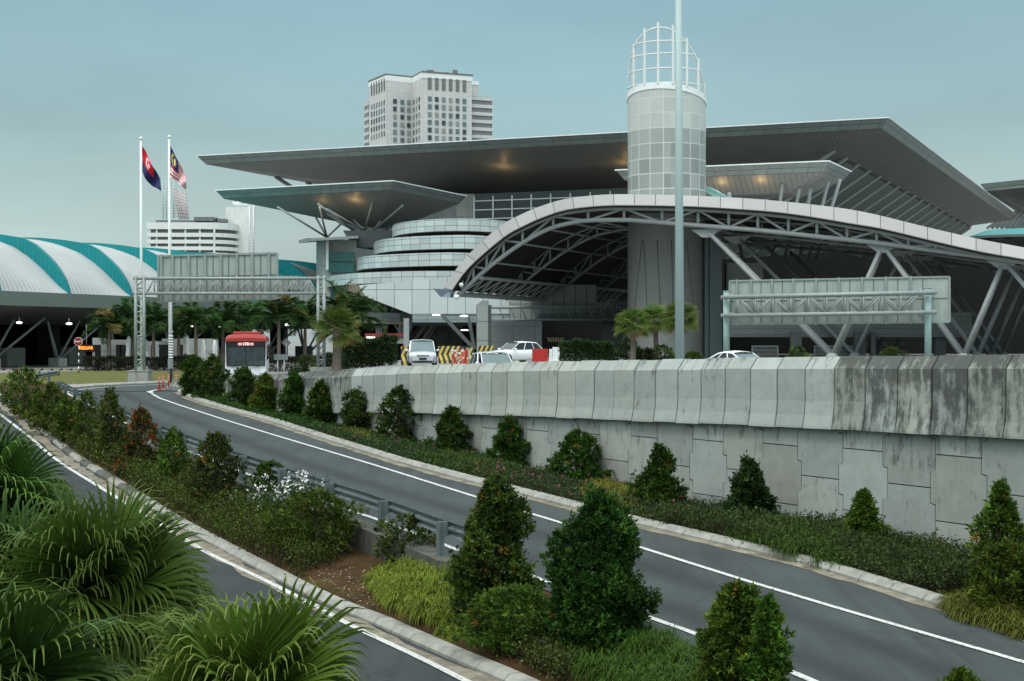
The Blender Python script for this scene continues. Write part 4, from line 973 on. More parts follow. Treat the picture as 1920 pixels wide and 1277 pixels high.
def zrow(y, Yh): return CAMZ+(CY-y)/F*Yh
rows_ = [zrow(120+(442+100*k)/6.857, he.y) for k in range(7)]
wins(he, hf, [(975+23+89*k-895)/645 for k in range(6)], rows_, 1.55, 1.95)
rc = [zrow(120+(470+99*k)/6.857, hc.y) for k in range(6)]
wins(hc, hd, [.33, .61, .86], rc, 1.6, 1.9)
wins(hd, he, [.2, .5, .78], rc, 1.2, 1.9)
wins(hb, hc, [.17+.148*k for k in range(6)], [zrow(120+(545+99*k)/6.857, (hb.y+hc.y)/2)+.6 for k in range(5)], .95, 2.1)
for i, f in enumerate([(975+23+89*k-895)/645 for k in range(6)]): wins(he, hf, [f], [zrow(155.5, he.y)], 1.5, 4.9, 'louvre', M_hl)
wins(hb, hc, [.17+.148*k for k in range(6)], [zrow(170, hb.y)], .95, 5.4, 'louvre', M_hl)
if extra.v: tag(extra.build('window', [M_hw], ht), kind='stuff')
# side wings with balcony bands
def wing(pts, ztop, nb, name):
    mb = MB(); mb.prism([Vector((p.x, p.y, 0)) for p in pts], Z*ztop); mb.build(name, [mat('wing_recess', (.20, .21, .21), .6, var=.3, scale=.4)], ht)
    c0 = sum(pts, Vector())/len(pts); c0.z = 0
    for k in range(nb):
        mb = MB(); mb.prism([c0+(Vector((p.x, p.y, 0))-c0)*1.05+Z*(ztop-1.6-k*3.25) for p in pts], Z*1.45); mb.build('balcony_band', [M_hotel], ht)
r1 = hf+vh*3; zw = zrow(180, r1.y); wing([r1, r1+uh*10.6, r1+uh*10.6+vh*18, r1+vh*18], zw, 7, 'right_wing')
r2 = hf+vh*9; mb = MB(); mb.prism([r2, r2+uh*6.6, r2+uh*6.6+vh*20, r2+vh*20], Z*(zrow(151, r2.y))); mb.build('upper_right_wing', [M_hotel], ht)
mb = MB(); mb.prism([p+Z*(zrow(158, r2.y)) for p in (r2-vh*.2, r2+uh*6.8-vh*.2, r2+uh*6.8+vh*20, r2+vh*20)], Z*1.6); mb.build('upper_cornice', [M_white], ht)
r3 = hb+vh*6; zl = zrow(193, r3.y); wing([r3-uh*.1-vh*5.5, r3+uh*3-vh*5.5, r3+uh*3+vh*.5, r3-uh*.1+vh*.5], zl, 6, 'left_wing')
# ================= left white office block =================
wb = thing('office_block', 'white low-rise block with four dark ribbon window bands and plant on its flat roof', 'building', (-105, 420, 2))
YB = 420
def bp(x, y, dy=0): p = P(x, y, YB+dy); return p
def round_plan(x0, x1, dep, r=8, inset=0):
    a = P(x0, 600, YB); b = P(x1, 600, YB); pts = [Vector((a.x+inset, YB+inset, 0))]
    for k in range(7):
        t = -math.pi/2+math.pi/2*k/6; pts.append(Vector((b.x-r+(r-inset)*math.cos(t), YB+r+(r-inset)*math.sin(t), 0)))
    pts += [Vector((b.x-inset, YB+dep, 0)), Vector((a.x+inset, YB+dep, 0))]; return pts
mb = MB(); mb.prism(round_plan(276, 437, 18, 8, .8), Z*(zrow(417, YB))); mb.build('core', [mat('ribbon_glass', (.12, .125, .12), .4, var=.5, scale=.25)], wb)
M_wb = mat('whitewash', (.66, .68, .65), .85, var=.08, scale=.3, stain=.25)  # far block colours kept pale and low in contrast, in place of haze
for ya, yb in ((417, 429.5), (436.5, 444), (449.5, 456.5), (462, 469), (473.5, 500)):
    mb = MB(); z0_ = zrow(yb, YB); mb.prism([p+Z*z0_ for p in round_plan(275, 438, 18.5)], Z*(zrow(ya, YB)-z0_)); mb.build('floor_band', [M_wb], wb)
mb = MB()
for x in (293, 320, 347, 374, 401):
    for ya, yb in ((429.5, 436.5), (444, 449.5), (456.5, 462), (469, 473.5)): a = P(x, ya, YB); b_ = P(x, yb, YB); mb.box(((a.x), YB+.7, (a.z+b_.z)/2), (.5, .6, a.z-b_.z))
mb.build('mullions', [M_wb], wb)
mb = MB(); mb.prism([p+Z*zrow(417, YB) for p in round_plan(288, 368, 12, 3, .5)], Z*.7); q = P(385, 412, YB+5); mb.box(q, (5.5, 5, 1.2)); q = P(402, 413, YB+5); mb.box(q, (2, 3, 1.3)); q = P(416, 414, YB+5); mb.box(q, (3, 3, .9)); mb.build('roof_plant', [mat('roof_plant', (.15, .17, .18), .7, var=.4)], wb)
st = thing('stair_tower', 'plain white stair tower with a ladder-like lattice and rooftop dishes', 'tower', (-76, 425, 2))
mb = MB(); a = P(423, 388, 428); b_ = P(467, 388, 428); mb.box(((a.x+b_.x)/2, 433, a.z/2), (b_.x-a.x, 10, a.z)); mb.build('shaft', [M_wb], st)
mb = MB()
for x in (467.5, 475): mb.tube(P(x, 385, 427), P(x, 480, 427), .16, n=5)
for k in range(16): mb.tube(P(467.5, 387+k*6, 427), P(475, 387+k*6, 427), .1, n=5); mb.tube(P(467.5, 387+k*6, 427), P(475, 393+k*6, 427), .08, n=5)
mb.build('lattice_ladder', [M_white], st)
mb = MB(); mb.ball(P(447, 382, 430), .8); mb.ball(P(440, 382, 430), .5); mb.box(P(453, 384, 430), (3.5, 1, .3)); mb.tube(P(437, 376, 430), P(437, 386, 430), .12); mb.build('rooftop_dishes', [M_white], st)
M_far = mat('distant_mast_steel', (.42, .52, .50), .7, var=.1); M_pink = mat('distant_cable_red', (.50, .42, .42), .7, var=.1)
ma_ = thing('lattice_mast', 'pale distant lattice mast with slanting stay cables behind the flags', 'mast', (-100, 460, 2))
mb = MB()
for x in (305, 311, 317, 325): mb.tube(P(x, 333, 462), P(x+1, 410, 462), .16, n=5)
for k in range(13): mb.tube(P(305, 335+k*6, 462), P(326, 335+k*6, 462), .10, n=5)
mb.path([P(303+28*t, 333-2*math.sin(math.pi*t), 462) for t in np.linspace(0, 1, 7)], .15); mb.build('lattice', [M_far], ma_)
for k in range(6):
    mb = MB(); a = P(323+4.5*k, 352+2*k, 462); b_ = P(337+3.2*k, 411, 462); mb.tube(a, b_, .2, n=5)
    for j in range(8): q = a.lerp(b_, j/8); mb.tube(q, q+Vector((.8, 0, -.5)), .16, n=5)
    mb.build('stay_cable', [M_pink], ma_)
mb = MB()
for k in range(11): mb.tube(P(324, 355+k*5, 462), P(331+k*1.6, 355+k*5, 462), .16, n=5)
mb.build('cross_rungs', [mat('mast_rung_grey', (.30, .33, .32), .7)], ma_)  # rungs in a darker grey than the mast legs
# ================= left terminal with vaulted roof =================
lt = thing('vaulted_terminal', 'long low terminal with white vaulted roof shells and turquoise crescents on V columns', 'building', (-46, 145, 2.4))
E0 = Vector((-46.3, 135, 0))
def EP(t, w_, z): p = E0+v*t-u*w_; p.z = CAMZ+z; return p
PA = [(0, 4.5), (1.0, 5.15), (2.0, 5.95), (3.4, 7.1), (4.8, 8.1), (6.6, 9.1), (8.5, 9.75), (10.5, 10.3), (12.5, 10.62), (16, 10.75), (22, 10.2), (30, 8)]
PB = [(0, 4.5), (.40, 5.6), (.9, 6.4), (1.8, 7.45), (2.87, 8.35), (4.2, 9.3), (5.7, 9.95), (8.5, 10.38), (10.5, 10.6), (12.5, 10.78), (16, 10.85), (22, 10.3), (30, 8.1)]
WS = list(np.concatenate([np.linspace(0, 3, 13), np.linspace(3.4, 9, 14), np.linspace(10, 30, 12)]))
hA = lambda w_: float(np.interp(w_, [a for a, b in PA], [b for a, b in PA])); hB = lambda w_: float(np.interp(w_, [a for a, b in PB], [b for a, b in PB]))
M_rib = slatmat('white_seam_roof', (.42, .44, .435), .58, 0, rough=.5, depth=.5, dark=.5); M_tq = slatmat('turquoise_seam', (.014, .22, .235), .5, 0, rough=.35, dark=.35)
per = 9.3
for k in range(-5, 8):
    ta = -.2+per*k; tb = ta+per; rows = []; uvr = []
    for j in range(9):
        f = j/8; t = ta+per*f; rows.append([EP(t, w_, hB(w_)*(1-f)+hA(w_)*f+(0.0)) for w_ in WS]); uvr.append([(t, w_) for w_ in WS])
    mb = MB(); mb.loft(rows, uvr, smooth=True); mb.build('roof_shell', [M_tq if k in (4, 5) else M_rib], lt)
    mb = MB(); mb.loft([[EP(ta-.02, w_, hA(w_)-.05) for w_ in WS], [EP(ta+.0, w_, hB(w_)+.06) for w_ in WS]], [[(w_, 0) for w_ in WS], [(w_, 1) for w_ in WS]])
    # leading turquoise strip on top of the shell edge
    mb.loft([[EP(ta-.02, w_, hB(w_)+.06) for w_ in WS], [EP(ta+.45, w_, hB(w_)+.05) for w_ in WS]]); mb.build('turquoise_crescent', [M_tq], lt)
mb = MB()
a, b_ = EP(-60, -.3, 4.5), EP(75, -.3, 4.5)
mb.face([a-Z*1.3+(-u)*.2, b_-Z*1.3+(-u)*.2, b_, a], [(0, 0), (135, 0), (135, 1), (0, 1)]); mb.face([a, b_, b_-u*1.5, a-u*1.5]); mb.build('fascia', [mat('dark_green_fascia', (.17, .21, .19), .5)], lt)
mb = MB(); mb.face([a-Z*1.3-u*.2, a-Z*2.9-u*9, b_-Z*2.9-u*9, b_-Z*1.3-u*.2], [(0, 0), (0, 9), (135, 9), (135, 0)]); mb.face([a-Z*2.9-u*9, a-Z*2.9-u*40, b_-Z*2.9-u*40, b_-Z*2.9-u*9]); mb.build('soffit', [slatmat('terminal_soffit', (.13, .125, .11), .8, 0, dark=.4)], lt)
mb = MB(); mb.face([EP(-60, 24, -2.7), EP(75, 24, -2.7), EP(75, 24, 2.4), EP(-60, 24, 2.4)]); mb.build('rear_wall', [M_dark], lt)
for k in range(-3, 8):
    tc_ = per*k+5.2; bp_ = EP(tc_, 6, -2.6)
    mb = MB(); mb.box(bp_+Z*.4, (1.3, 1.3, .9), rz=math.atan2(v.y, v.x)); mb.build('plinth', [M_conc2], lt)
    mb = MB(); mb.box(EP(tc_, 12, -2.6)+Z*.9, (2.6, 1.2, 1.9), rz=math.atan2(v.y, v.x)); mb.build('rear_plinth', [M_conc2], lt)
    mb = MB(); mb.box(EP(tc_+3, 18, -2.6)+Z*2.2, (1.2, 2.2, 4.6), rz=math.atan2(v.y, v.x)); mb.build('rear_pier', [C_gray], lt)
    for dt, dw, zt2 in ((-2.6, -1, 1.9), (-.3, 1, 1.9), (1.5, -1.5, 2.0), (4.6, -2.5, 2.2)):
        mb = MB(); mb.tube(bp_+Z*.8+v*(.1*dt), EP(tc_+dt, 6+dw, zt2), .14, .12, n=6); mb.build('raking_column', [M_steel], lt)
mb = MB(); mb.prism([P(522, 517, 160), P(560, 517, 160), P(597, 556, 160), P(597, 572, 160), P(522, 572, 160)], Vector((0, 4, 0))); mb.build('ribbed_gable', [slatmat('grey_ribbed', (.22, .24, .23), .55, 0, dark=.7, obj=True)], lt)
# pale service blocks under the eave
svc = thing('service_block', 'row of pale rendered kiosks with dark doorways behind the plaza palms', 'building', ats(300, 143))
for x0, x1, y1, Yv, m_ in ((173, 190, 633.5, 140, C_gray2), (202, 262, 637, 142, C_gray), (264, 303, 640, 142, C_gray), (303, 350, 635, 144, C_gray), (350, 398, 635, 141, C_gray2)):
    a = ats(x0, Yv); b_ = ats(x1, Yv); mb = MB(); mb.prism([a, b_, b_+Vector((0, 3, 0)), a+Vector((0, 3, 0))], Z*(CAMZ+(CY-y1)/F*Yv-a.z)); mb.build('kiosk_wall', [m_], svc)
for x in (183, 211, 219, 278, 296, 328, 340): 
    a = ats(x, 139.6); mb = MB(); mb.box((a.x, a.y+.1 if x < 190 else 141.8, a.z+1.1), (.5 if x != 296 else .9, .2, 2.2)); mb.build('doorway', [M_dark], svc)
# ================= overhead sign gantries (seen from behind) =================
def gboard(t, corners, thick, nstrong, nweak, ribw=.11):
    """corners TL,TR,BR,BL in world"""
    TLc, TRc, BRc, BLc = corners; mb = MB(); mb.prism([BLc, BRc, TRc, TLc], Vector((0, thick, 0))); mb.build('sign_back', [mat('sign_back_panel', (.32, .365, .34), .6, var=.2, scale=1.2, streak=.35)], t)
    def lp(fx, fy): return (TLc.lerp(TRc, fx)).lerp(BLc.lerp(BRc, fx), fy)
    mb = MB()
    for a, b in ((TLc, TRc), (BLc, BRc), (TLc, BLc), (TRc, BRc)): mb.bar(a-Vector((0, .03, 0)), b-Vector((0, .03, 0)), .13, .12)
    mb.build('sign_frame', [M_galv], t)
    for f in nstrong: mb = MB(); mb.bar(lp(f, -.03)-Vector((0, .07, 0)), lp(f, 1.03)-Vector((0, .07, 0)), ribw*1.5, .12); mb.build('sign_rib', [M_galv], t)
    mb = MB()
    for f in nweak: mb.bar(lp(f, 0)-Vector((0, .01, 0)), lp(f, 1)-Vector((0, .01, 0)), .05, .05)
    mb.bar(lp(0, .47)-Vector((0, .01, 0)), lp(1, .47)-Vector((0, .01, 0)), .06, .05); mb.build('sign_seams', [mat('seam_dark_green', (.11, .15, .14), .6)], t)  # seams are a darker green than the sign back
g1 = thing('sign_gantry', 'grey-green back of a large road sign on two round posts, right, behind the wall', 'sign gantry', ats(1550, 108))
Ya, Yb = 111, 105
def GY(x): return Ya+(Yb-Ya)*(x-1367)/413
def gp(x, y, d=0): return P(x, y, GY(x)+d)
gboard(g1, [gp(1368, 527), gp(1780, 519), gp(1780, 604), gp(1368, 608)], .12, [.035, .10, .20, .30, .405, .51, .615, .72, .83], [.15, .25, .352, .457, .56, .667, .775, .885])
mb = MB(); a0, a1 = gp(1352, 558, -1.0), gp(1750, 549, -1.0); c0, c1 = gp(1352, 592, -1.0), gp(1750, 586, -1.0)
for off in (0, -.9):
    o_ = Vector((0, off, 0)); mb.tube(a0+o_, a1+o_, .15); mb.tube(c0+o_, c1+o_, .15)
fr_ = [.075, .112, .15, .2, .25, .29, .34, .385, .44, .49, .545, .59, .64, .685, .735, .79, .84, .885, .925]
for i in range(10):
    f0_, f1_ = .075+.085*i, .075+.085*(i+1)
    for off in (0, -.9):
        o_ = Vector((0, off, 0)); mb.tube(a0.lerp(a1, f0_)+o_, c0.lerp(c1, f0_)+o_, .075, n=6)
        if i % 2 == 0: mb.tube(a0.lerp(a1, f0_)+o_, c0.lerp(c1, f1_)+o_, .075, n=6)
        else: mb.tube(c0.lerp(c1, f0_)+o_, a0.lerp(a1, f1_)+o_, .075, n=6)
    mb.tube(a0.lerp(a1, f0_), a0.lerp(a1, f0_)+Vector((0, -.9, 0)), .05, n=5)
for f in (.05, .94): 
    for A, B in ((a0, a1), (c0, c1)): p = A.lerp(B, f); mb.tube(p-Vector((.06, 0, 0)), p+Vector((.06, 0, 0)), .27)
mb.build('truss', [M_galv], g1)
for x, y in ((1362, 547), (1740, 541)):
    p = gp(x, y, -.5); q = ats(x, p.y); mb = MB(); mb.tube(Vector((p.x, p.y, q.z)), p, .24, n=14); mb.tube(p, p+Z*.06, .27, n=14); mb.build('post', [mat('chalky_green_steel', (.30, .42, .40), .6, var=.35, scale=2.5)], g1)
g2 = thing('sign_gantry', 'long grey-green sign back on a truss gantry with two lattice towers beside the flagpoles', 'sign gantry', P(262, 712, 95))
Yg = 95
gboard(g2, [P(297, 480, Yg), P(520, 475, Yg), P(520, 560, Yg), P(297, 566, Yg)], .12, [.025, .12, .255, .395, .525, .66, .79, .93], [.19, .325, .46, .59, .725, .86])
mb = MB()
for y in (522, 550):
    for dy in (-.9, -1.6): mb.tube(P(250, y, Yg+dy), P(611, y, Yg+dy), .10)
xs_ = [275+14.5*k for k in range(23)]
for i in range(len(xs_)-1):
    for dy in (-.9, -1.6):
        a, b = ((522, 550) if i % 2 else (550, 522)); mb.tube(P(xs_[i], a, Yg+dy), P(xs_[i+1], b, Yg+dy), .055, n=5)
        if i % 2: mb.tube(P(xs_[i], 522, Yg+dy), P(xs_[i], 550, Yg+dy), .05, n=5)
mb.build('truss', [M_galv], g2)
def lattice(t, xa, xb, ytop, ybot):
    mb = MB(); y2 = Yg-1.25
    for x in (xa, xb):
        for dy in (-.35, .35): mb.tube(P(x, ytop, y2+dy), P(x, ybot, y2+dy), .105)
    ny = int((ybot-ytop)/15)
    for k in range(ny):
        ya, yb_ = ytop+8+15*k, ytop+8+15*(k+1)
        for dy in (-.35, .35):
            if k % 2: mb.tube(P(xa, ya, y2+dy), P(xb, yb_-3, y2+dy), .05, n=5)
            else: mb.tube(P(xb, ya, y2+dy), P(xa, yb_-3, y2+dy), .05, n=5)
        if k % 3 == 0: mb.tube(P(xa, yb_, y2-.35), P(xb, yb_, y2-.35), .06, n=5)
    mb.build('lattice_tower', [M_galv], t)
    mb = MB(); mb.prism([P(xa-4, ybot+1.5, y2-.4), P(xb+4, ybot+1.5, y2-.4), P(xb+1, ybot-7, y2-.4), P(xa-1, ybot-7, y2-.4)], Vector((0, .8, 0))); mb.build('base_plate', [M_galv], t)
lattice(g2, 254.5, 270, 517, 694); lattice(g2, 596.5, 607.5, 517, 697)
q = P(263, 700, Yg-1.25); gzz = CAMZ-2.6
mb = MB(); mb.box((q.x, q.y, (P(0, 696, Yg-1.25).z+gzz)/2), (1.25, 1.3, P(0, 696, Yg-1.25).z-gzz)); mb.box((q.x, q.y, P(0, 696, Yg-1.25).z+.03), (1.33, 1.38, .06)); mb.build('concrete_footing', [M_conc], g2)
q = P(602, 700, Yg-1.25); mb = MB(); mb.box((q.x, q.y, gz(q.x, q.y)+.15), (1.2, 1.2, .5)); mb.build('concrete_footing', [M_conc], g2)
# ================= flagpoles and flags =================
def flagpole(x, ytop, Yp, label, xb=None):
    t = thing('flagpole', label, 'flagpole', P(x, 700, Yp)); tp = P(x, ytop, Yp); g = P((xb or x)+1.5, 700, Yp); g.z = CAMZ-2.6
    mb = MB(); mb.tube(g, tp, .105, .075, n=12); mb.build('pole', [M_white], t)
    mb = MB(); mb.ball(tp+Z*.12, .14); mb.build('finial', [M_white], t); return tp
flagpole(264, 263, 104, 'white flagpole with the red and blue flag, left of the pair'); flagpole(317, 260, 104, 'white flagpole with the striped flag, right of the pair')
def flagmesh(name, mapf, colf, label, Yp, nu=60, nv=40):
    vs = []; fs = []; cols = []
    for j in range(nv+1):
        for i in range(nu+1):
            a, b = i/nu, j/nv; x, y, d = mapf(a, b); vs.append(P(x, y, Yp+d))
    for j in range(nv):
        for i in range(nu):
            k = j*(nu+1)+i; fs.append((k, k+nu+1, k+nu+2, k+1)); cols.append(colf((i+.5)/nu, (j+.5)/nv))
    me = bpy.data.meshes.new(name); o0 = vs[0]; me.from_pydata([tuple(p-o0) for p in vs], [], fs)
    at = me.color_attributes.new('col', 'FLOAT_COLOR', 'CORNER'); at.data.foreach_set('color', [c for q in cols for c in (*q, 1)*4])
    me.polygons.foreach_set('use_smooth', [True]*len(fs)); me.materials.append(M_cloth); return tag(link_mesh(name, me, None, o0), label, 'flag')
M_cloth, t_, b_s, NN_, LL_ = newmat('flag_cloth'); a_ = NN_('ShaderNodeAttribute'); a_.attribute_name = 'col'; LL_(a_.outputs['Color'], b_s.inputs['Base Color']); b_s.inputs['Roughness'].default_value = .8
RED = (.55, .012, .02); NAV = (.012, .014, .09); WHT = (.75, .75, .75); YEL = (.65, .5, .02)
def star(x, y, cx, cy, r, n_, inner):
    dx, dy = x-cx, y-cy; rr = math.hypot(dx, dy); an = (math.atan2(dy, dx) % (2*math.pi/n_))/(2*math.pi/n_); k = abs(an-.5)*2
    return rr < r*(inner+(1-inner)*k)
def crescent(x, y, cx, cy, r, ofs): return math.hypot(x-cx, y-cy) < r and math.hypot(x-cx-ofs, y-cy) > r*.82
def johor(a, b):
    if a < .62 and b < .55:
        X, Y_ = a*1.9, b
        if crescent(X, Y_, .66, .27, .19, .07) or star(X, Y_, .78, .27, .10, 5, .4): return WHT
        return RED
    return NAV
def mys(a, b):
    X = a*1.9
    if a < .5 and b < 8/14:
        if crescent(X, b, .36, .29, .20, .07) or star(X, b, .58, .29, .17, 14, .55): return YEL
        return (.01, .02, .12)
    return RED if int(b*14) % 2 == 0 else WHT
flagmesh('flag', lambda a, b: (266+a*36-7*math.sin(math.pi*a)*b*.4+1.2*math.sin(a*11+b*2), 273+a*64+b*(49-28*a)+a*a*2-3.2*math.sin(a*8+b)*a+4*math.sin(math.pi*a)*b, .35*math.sin(a*9+b*3)), johor, 'drooping dark blue flag with red canton, white crescent and star', 104)
flagmesh('flag', lambda a, b: (319+a*31+1.5*math.sin(a*10+b*5)*a-2*b*a, 272+a*62+b*(60-40*a)+3*math.sin(a*9)*a, .35*math.sin(a*10+b*4)), mys, 'drooping flag of red and white stripes with a blue canton and yellow crescent and star', 104)
# tall lighting mast in front of the canopy
t = thing('lighting_mast', 'very tall pale green-grey lighting mast passing in front of the mesh tower', 'lamp post', ats(1274, 66))
q = ats(1274.5, 66); mb = MB(); tp = P(1271.5, -140, 66); mb.tube(q, tp, .21, .125, n=20); mb.build('mast', [mat('mast_paint', (.36, .46, .45), .45, var=.1, scale=1)], t)
mb = MB(); mb.tube(q, q+Z*.06, .34, n=16); mb.build('base_flange', [M_galv], t)
mb = MB(); mb.path([tp+Vector((.9*math.cos(k*math.pi/8), .9*math.sin(k*math.pi/8), 0)) for k in range(17)], .05)
for k in range(6): mb.box(tp+Vector((1.1*math.cos(k*math.pi/3), 1.1*math.sin(k*math.pi/3), -.1)), (.5, .4, .25), rz=k*math.pi/3)
mb.build('lamp_ring', [M_steel], t)
# striped post with ladder-like collar between the flagpoles
t = thing('marker_mast', 'slim mast with white banded collar and black and white foot, standing at the bend', 'mast', P(319.8, 728, 83)); Ym = 84
b0 = P(320.5, 728, Ym); b0.z = CAMZ-dR(Ym)+.04
mb = MB(); mb.tube(P(320.5, 690, Ym), P(320, 566, Ym), .085, n=8); mb.build('pole', [M_steel], t)
mb = MB()
for k in range(9): mb = MB(); mb.tube(P(320.3, 669-k*5.0, Ym), P(320.3, 671.5-k*5.0, Ym), .13, n=8); mb.build('white_band', [M_white], t)
mb = MB(); mb.tube(P(316.5, 622, Ym), P(324, 622, Ym), .04); mb.build('cross_bar', [M_white], t)
mb = MB(); mb.box(P(319.7, 682, Ym-.15), (.26, .2, .52)); mb.build('control_box', [mat('grey_box', (.2, .22, .22), .6)], t)
mb = MB(); mb.tube(P(320.5, 691, Ym), P(320.5, 719, Ym), .06); mb.build('black_foot', [M_black], t)
mb = MB(); mb.tube(P(320.5, 719, Ym), b0, .075); mb.tube(b0, b0+Z*.03, .22); mb.build('white_foot', [M_white], t)
mb = MB(); mb.box(P(320, 700, Ym+.1), (.26, .03, .52)); mb.build('sign_plate_back', [mat('grey_plate', (.17, .18, .17), .6)], t)
# bollards
bol = thing('flexible_bollard', 'orange-red flexible bollard, leftmost of five at the tip of the white line', 'bollard', (0, 0, 0), 'flexible bollards at the bend')
mb = MB(); mb.tube((0, 0, 0), (0, 0, .04), .13, n=12); mb.tube((0, 0, .04), (0, 0, .74), .055, .05, n=10); mb.build('post', [mat('orange_plastic', (.50, .07, .03), .5)], bol)
mb = MB(); mb.tube((0, 0, .42), (0, 0, .52), .062, n=10); mb.tube((0, 0, .60), (0, 0, .66), .06, n=10); mb.build('reflective_band', [mat('dull_reflective', (.35, .30, .28), .4)], bol)
for i, (x, y, lb) in enumerate([(298.7, 733, ''), (306, 731, 'orange-red flexible bollard, second from the left at the tip of the white line'), (316.5, 729.5, 'orange-red flexible bollard just left of the black and white mast foot'), (330.5, 728.2, 'orange-red flexible bollard just right of the black and white mast foot'), (350, 726, 'orange-red flexible bollard half hidden by the large shrub, rightmost of five')]):
    o = bol if i == 0 else copy_tree(bol); p = gpt(x, y); o.location = (p[0], p[1], p[2]+.05)
    if i: o['label'] = lb
# stop sign
def text_mesh(name, s, size, m, parent, loc, rot=(math.pi/2, 0, 0), extr=.004, bold=True, sx=1):
    c = bpy.data.curves.new(name, 'FONT'); c.body = s; c.size = size; c.align_x = 'CENTER'; c.align_y = 'CENTER'; c.extrude = extr; c.offset = size*.02 if bold else 0
    o = bpy.data.objects.new('tmp', c); col.objects.link(o); bpy.context.view_layer.update()
    me = bpy.data.meshes.new_from_object(o.evaluated_get(bpy.context.evaluated_depsgraph_get())); bpy.data.objects.remove(o)
    me.transform(Matrix.Translation(Vector(loc)) @ Matrix.Rotation(rot[2], 4, 'Z') @ Matrix.Rotation(rot[0], 4, 'X') @ Matrix.Diagonal((sx, 1, 1, 1)))
    me.materials.clear(); me.materials.append(m); o2 = link_mesh(name, me, parent)
    if parent is None: o2.location = (0, 0, 0)
    else:
        off = OFF[parent.name]; me.transform(Matrix.Translation(-off))
    return o2
Ys_ = 118; g = ats(147.5, Ys_); t = thing('stop_sign', 'red octagonal stop sign on a black and white banded post', 'road sign', g); cs = P(147, 640.5, Ys_)
def octa(r, y): return [Vector((cs.x+r*math.cos(R_(22.5+45*k)), y, cs.z+r*math.sin(R_(22.5+45*k)))) for k in range(8)]
mb = MB(); mb.prism(octa(.355, cs.y-.02), Vector((0, .03, 0))); mb.build('sign_border', [M_white], t)
mb = MB(); mb.prism(octa(.325, cs.y-.03), Vector((0, .008, 0))); mb.build('sign_face', [mat('stop_red', (.25, .01, .02), .5)], t)
text_mesh('sign_lettering', 'BERHENTI', .145, M_white, t, (cs.x, cs.y-.035, cs.z), sx=.86)
hpost = cs.z-.35-g.z
for k in range(8):
    mb = MB(); mb.tube(g+Vector((0, .03, hpost*k/8)), g+Vector((0, .03, hpost*(k+1)/8)), .045); mb.build('post_band', [M_white if k % 2 else M_black], t)
# LED display
p = P(162, 652.5, 140); t = thing('led_display', 'dark message display showing glowing orange text under the terminal eave', 'display', p)
mb = MB(); mb.box(p, (1.6, .2, .62)); mb.build('display_case', [M_black], t); text_mesh('display_text', 'KELUAR', .40, mat('orange_led', (1.0, .22, .02), .5, emit=3), t, (p.x, p.y-.12, p.z), sx=.9)
mb = MB(); mb.tube(p+Z*.3, p+Z*2.2, .04); mb.build('hanger', [M_steel], t)
# small white-topped notice board right of bus
t = thing('notice_board', 'blank grey rectangular sign on two white legs beside the bus', 'sign', ats(526, 100))
mb = MB(); c = P(526.5, 669.5, 97); mb.box(c, (.90, .05, .36)); mb.build('board', [mat('grey_board', (.30, .34, .33), .6)], t)
mb = MB()
for x in (520.5, 532.5): q = P(x, 675, 97); mb.tube(Vector((q.x, 97.05, gz(q.x, 97))), q+Vector((0, .05, 0)), .035)
mb.build('legs', [M_white], t)
# ---------------- ceiling lamps of the terminal ----------------
M_lit = mat('lit_lamp', (1, .97, .88), .4, emit=2.6)
lampd = [(36, 605, 'left of the first V column top'), (129.5, 607, 'near the stop sign'), (201, 609, 'above the first plaza palm'), (287, 611, 'left of the right flagpole'), (360.5, 611, 'above the middle plaza palm'), (415, 612, 'above left of the bus roof'), (466, 609, 'just above the red bus'), (539, 609, 'between the bus and the lattice tower')]
lm = None
for i, (x, y, lb) in enumerate(lampd):
    p = P(x, y, 138)
    if lm is None:
        lm = thing('ceiling_lamp', '', 'lamp', (0, 0, 0), 'lit lamps under the terminal eave'); mb = MB(); mb.ball((0, 0, 0), .30, sz=.35); mb.build('lamp_glass', [M_lit], lm)
        mb = MB(); mb.tube((0, 0, .08), (0, 0, .5), .03); mb.build('stem', [M_dsteel], lm); o = lm
    else: o = copy_tree(lm)
    o.location = p; o['label'] = 'small glowing ceiling lamp under the terminal eave '+lb
for x, y, Yv, lb in ((818, 590.5, 155, 'on the left end of the steel prop'), (870, 592.5, 155, 'over the middle of the drop-off'), (871, 619, 160, 'lower, beside the raking prop')):
    p = P(x, y, Yv); t = thing('disc_lamp', 'bright disc lamp under the panelled hull '+lb, 'lamp', p); mb = MB(); mb.tube(p-Z*.06, p+Z*.06, .40, n=16); mb.build('lit_disc', [M_lit], t); mb = MB(); mb.tube(p+Z*.061, p+Z*.16, .42, .2, n=16); mb.build('reflector', [M_steel], t)
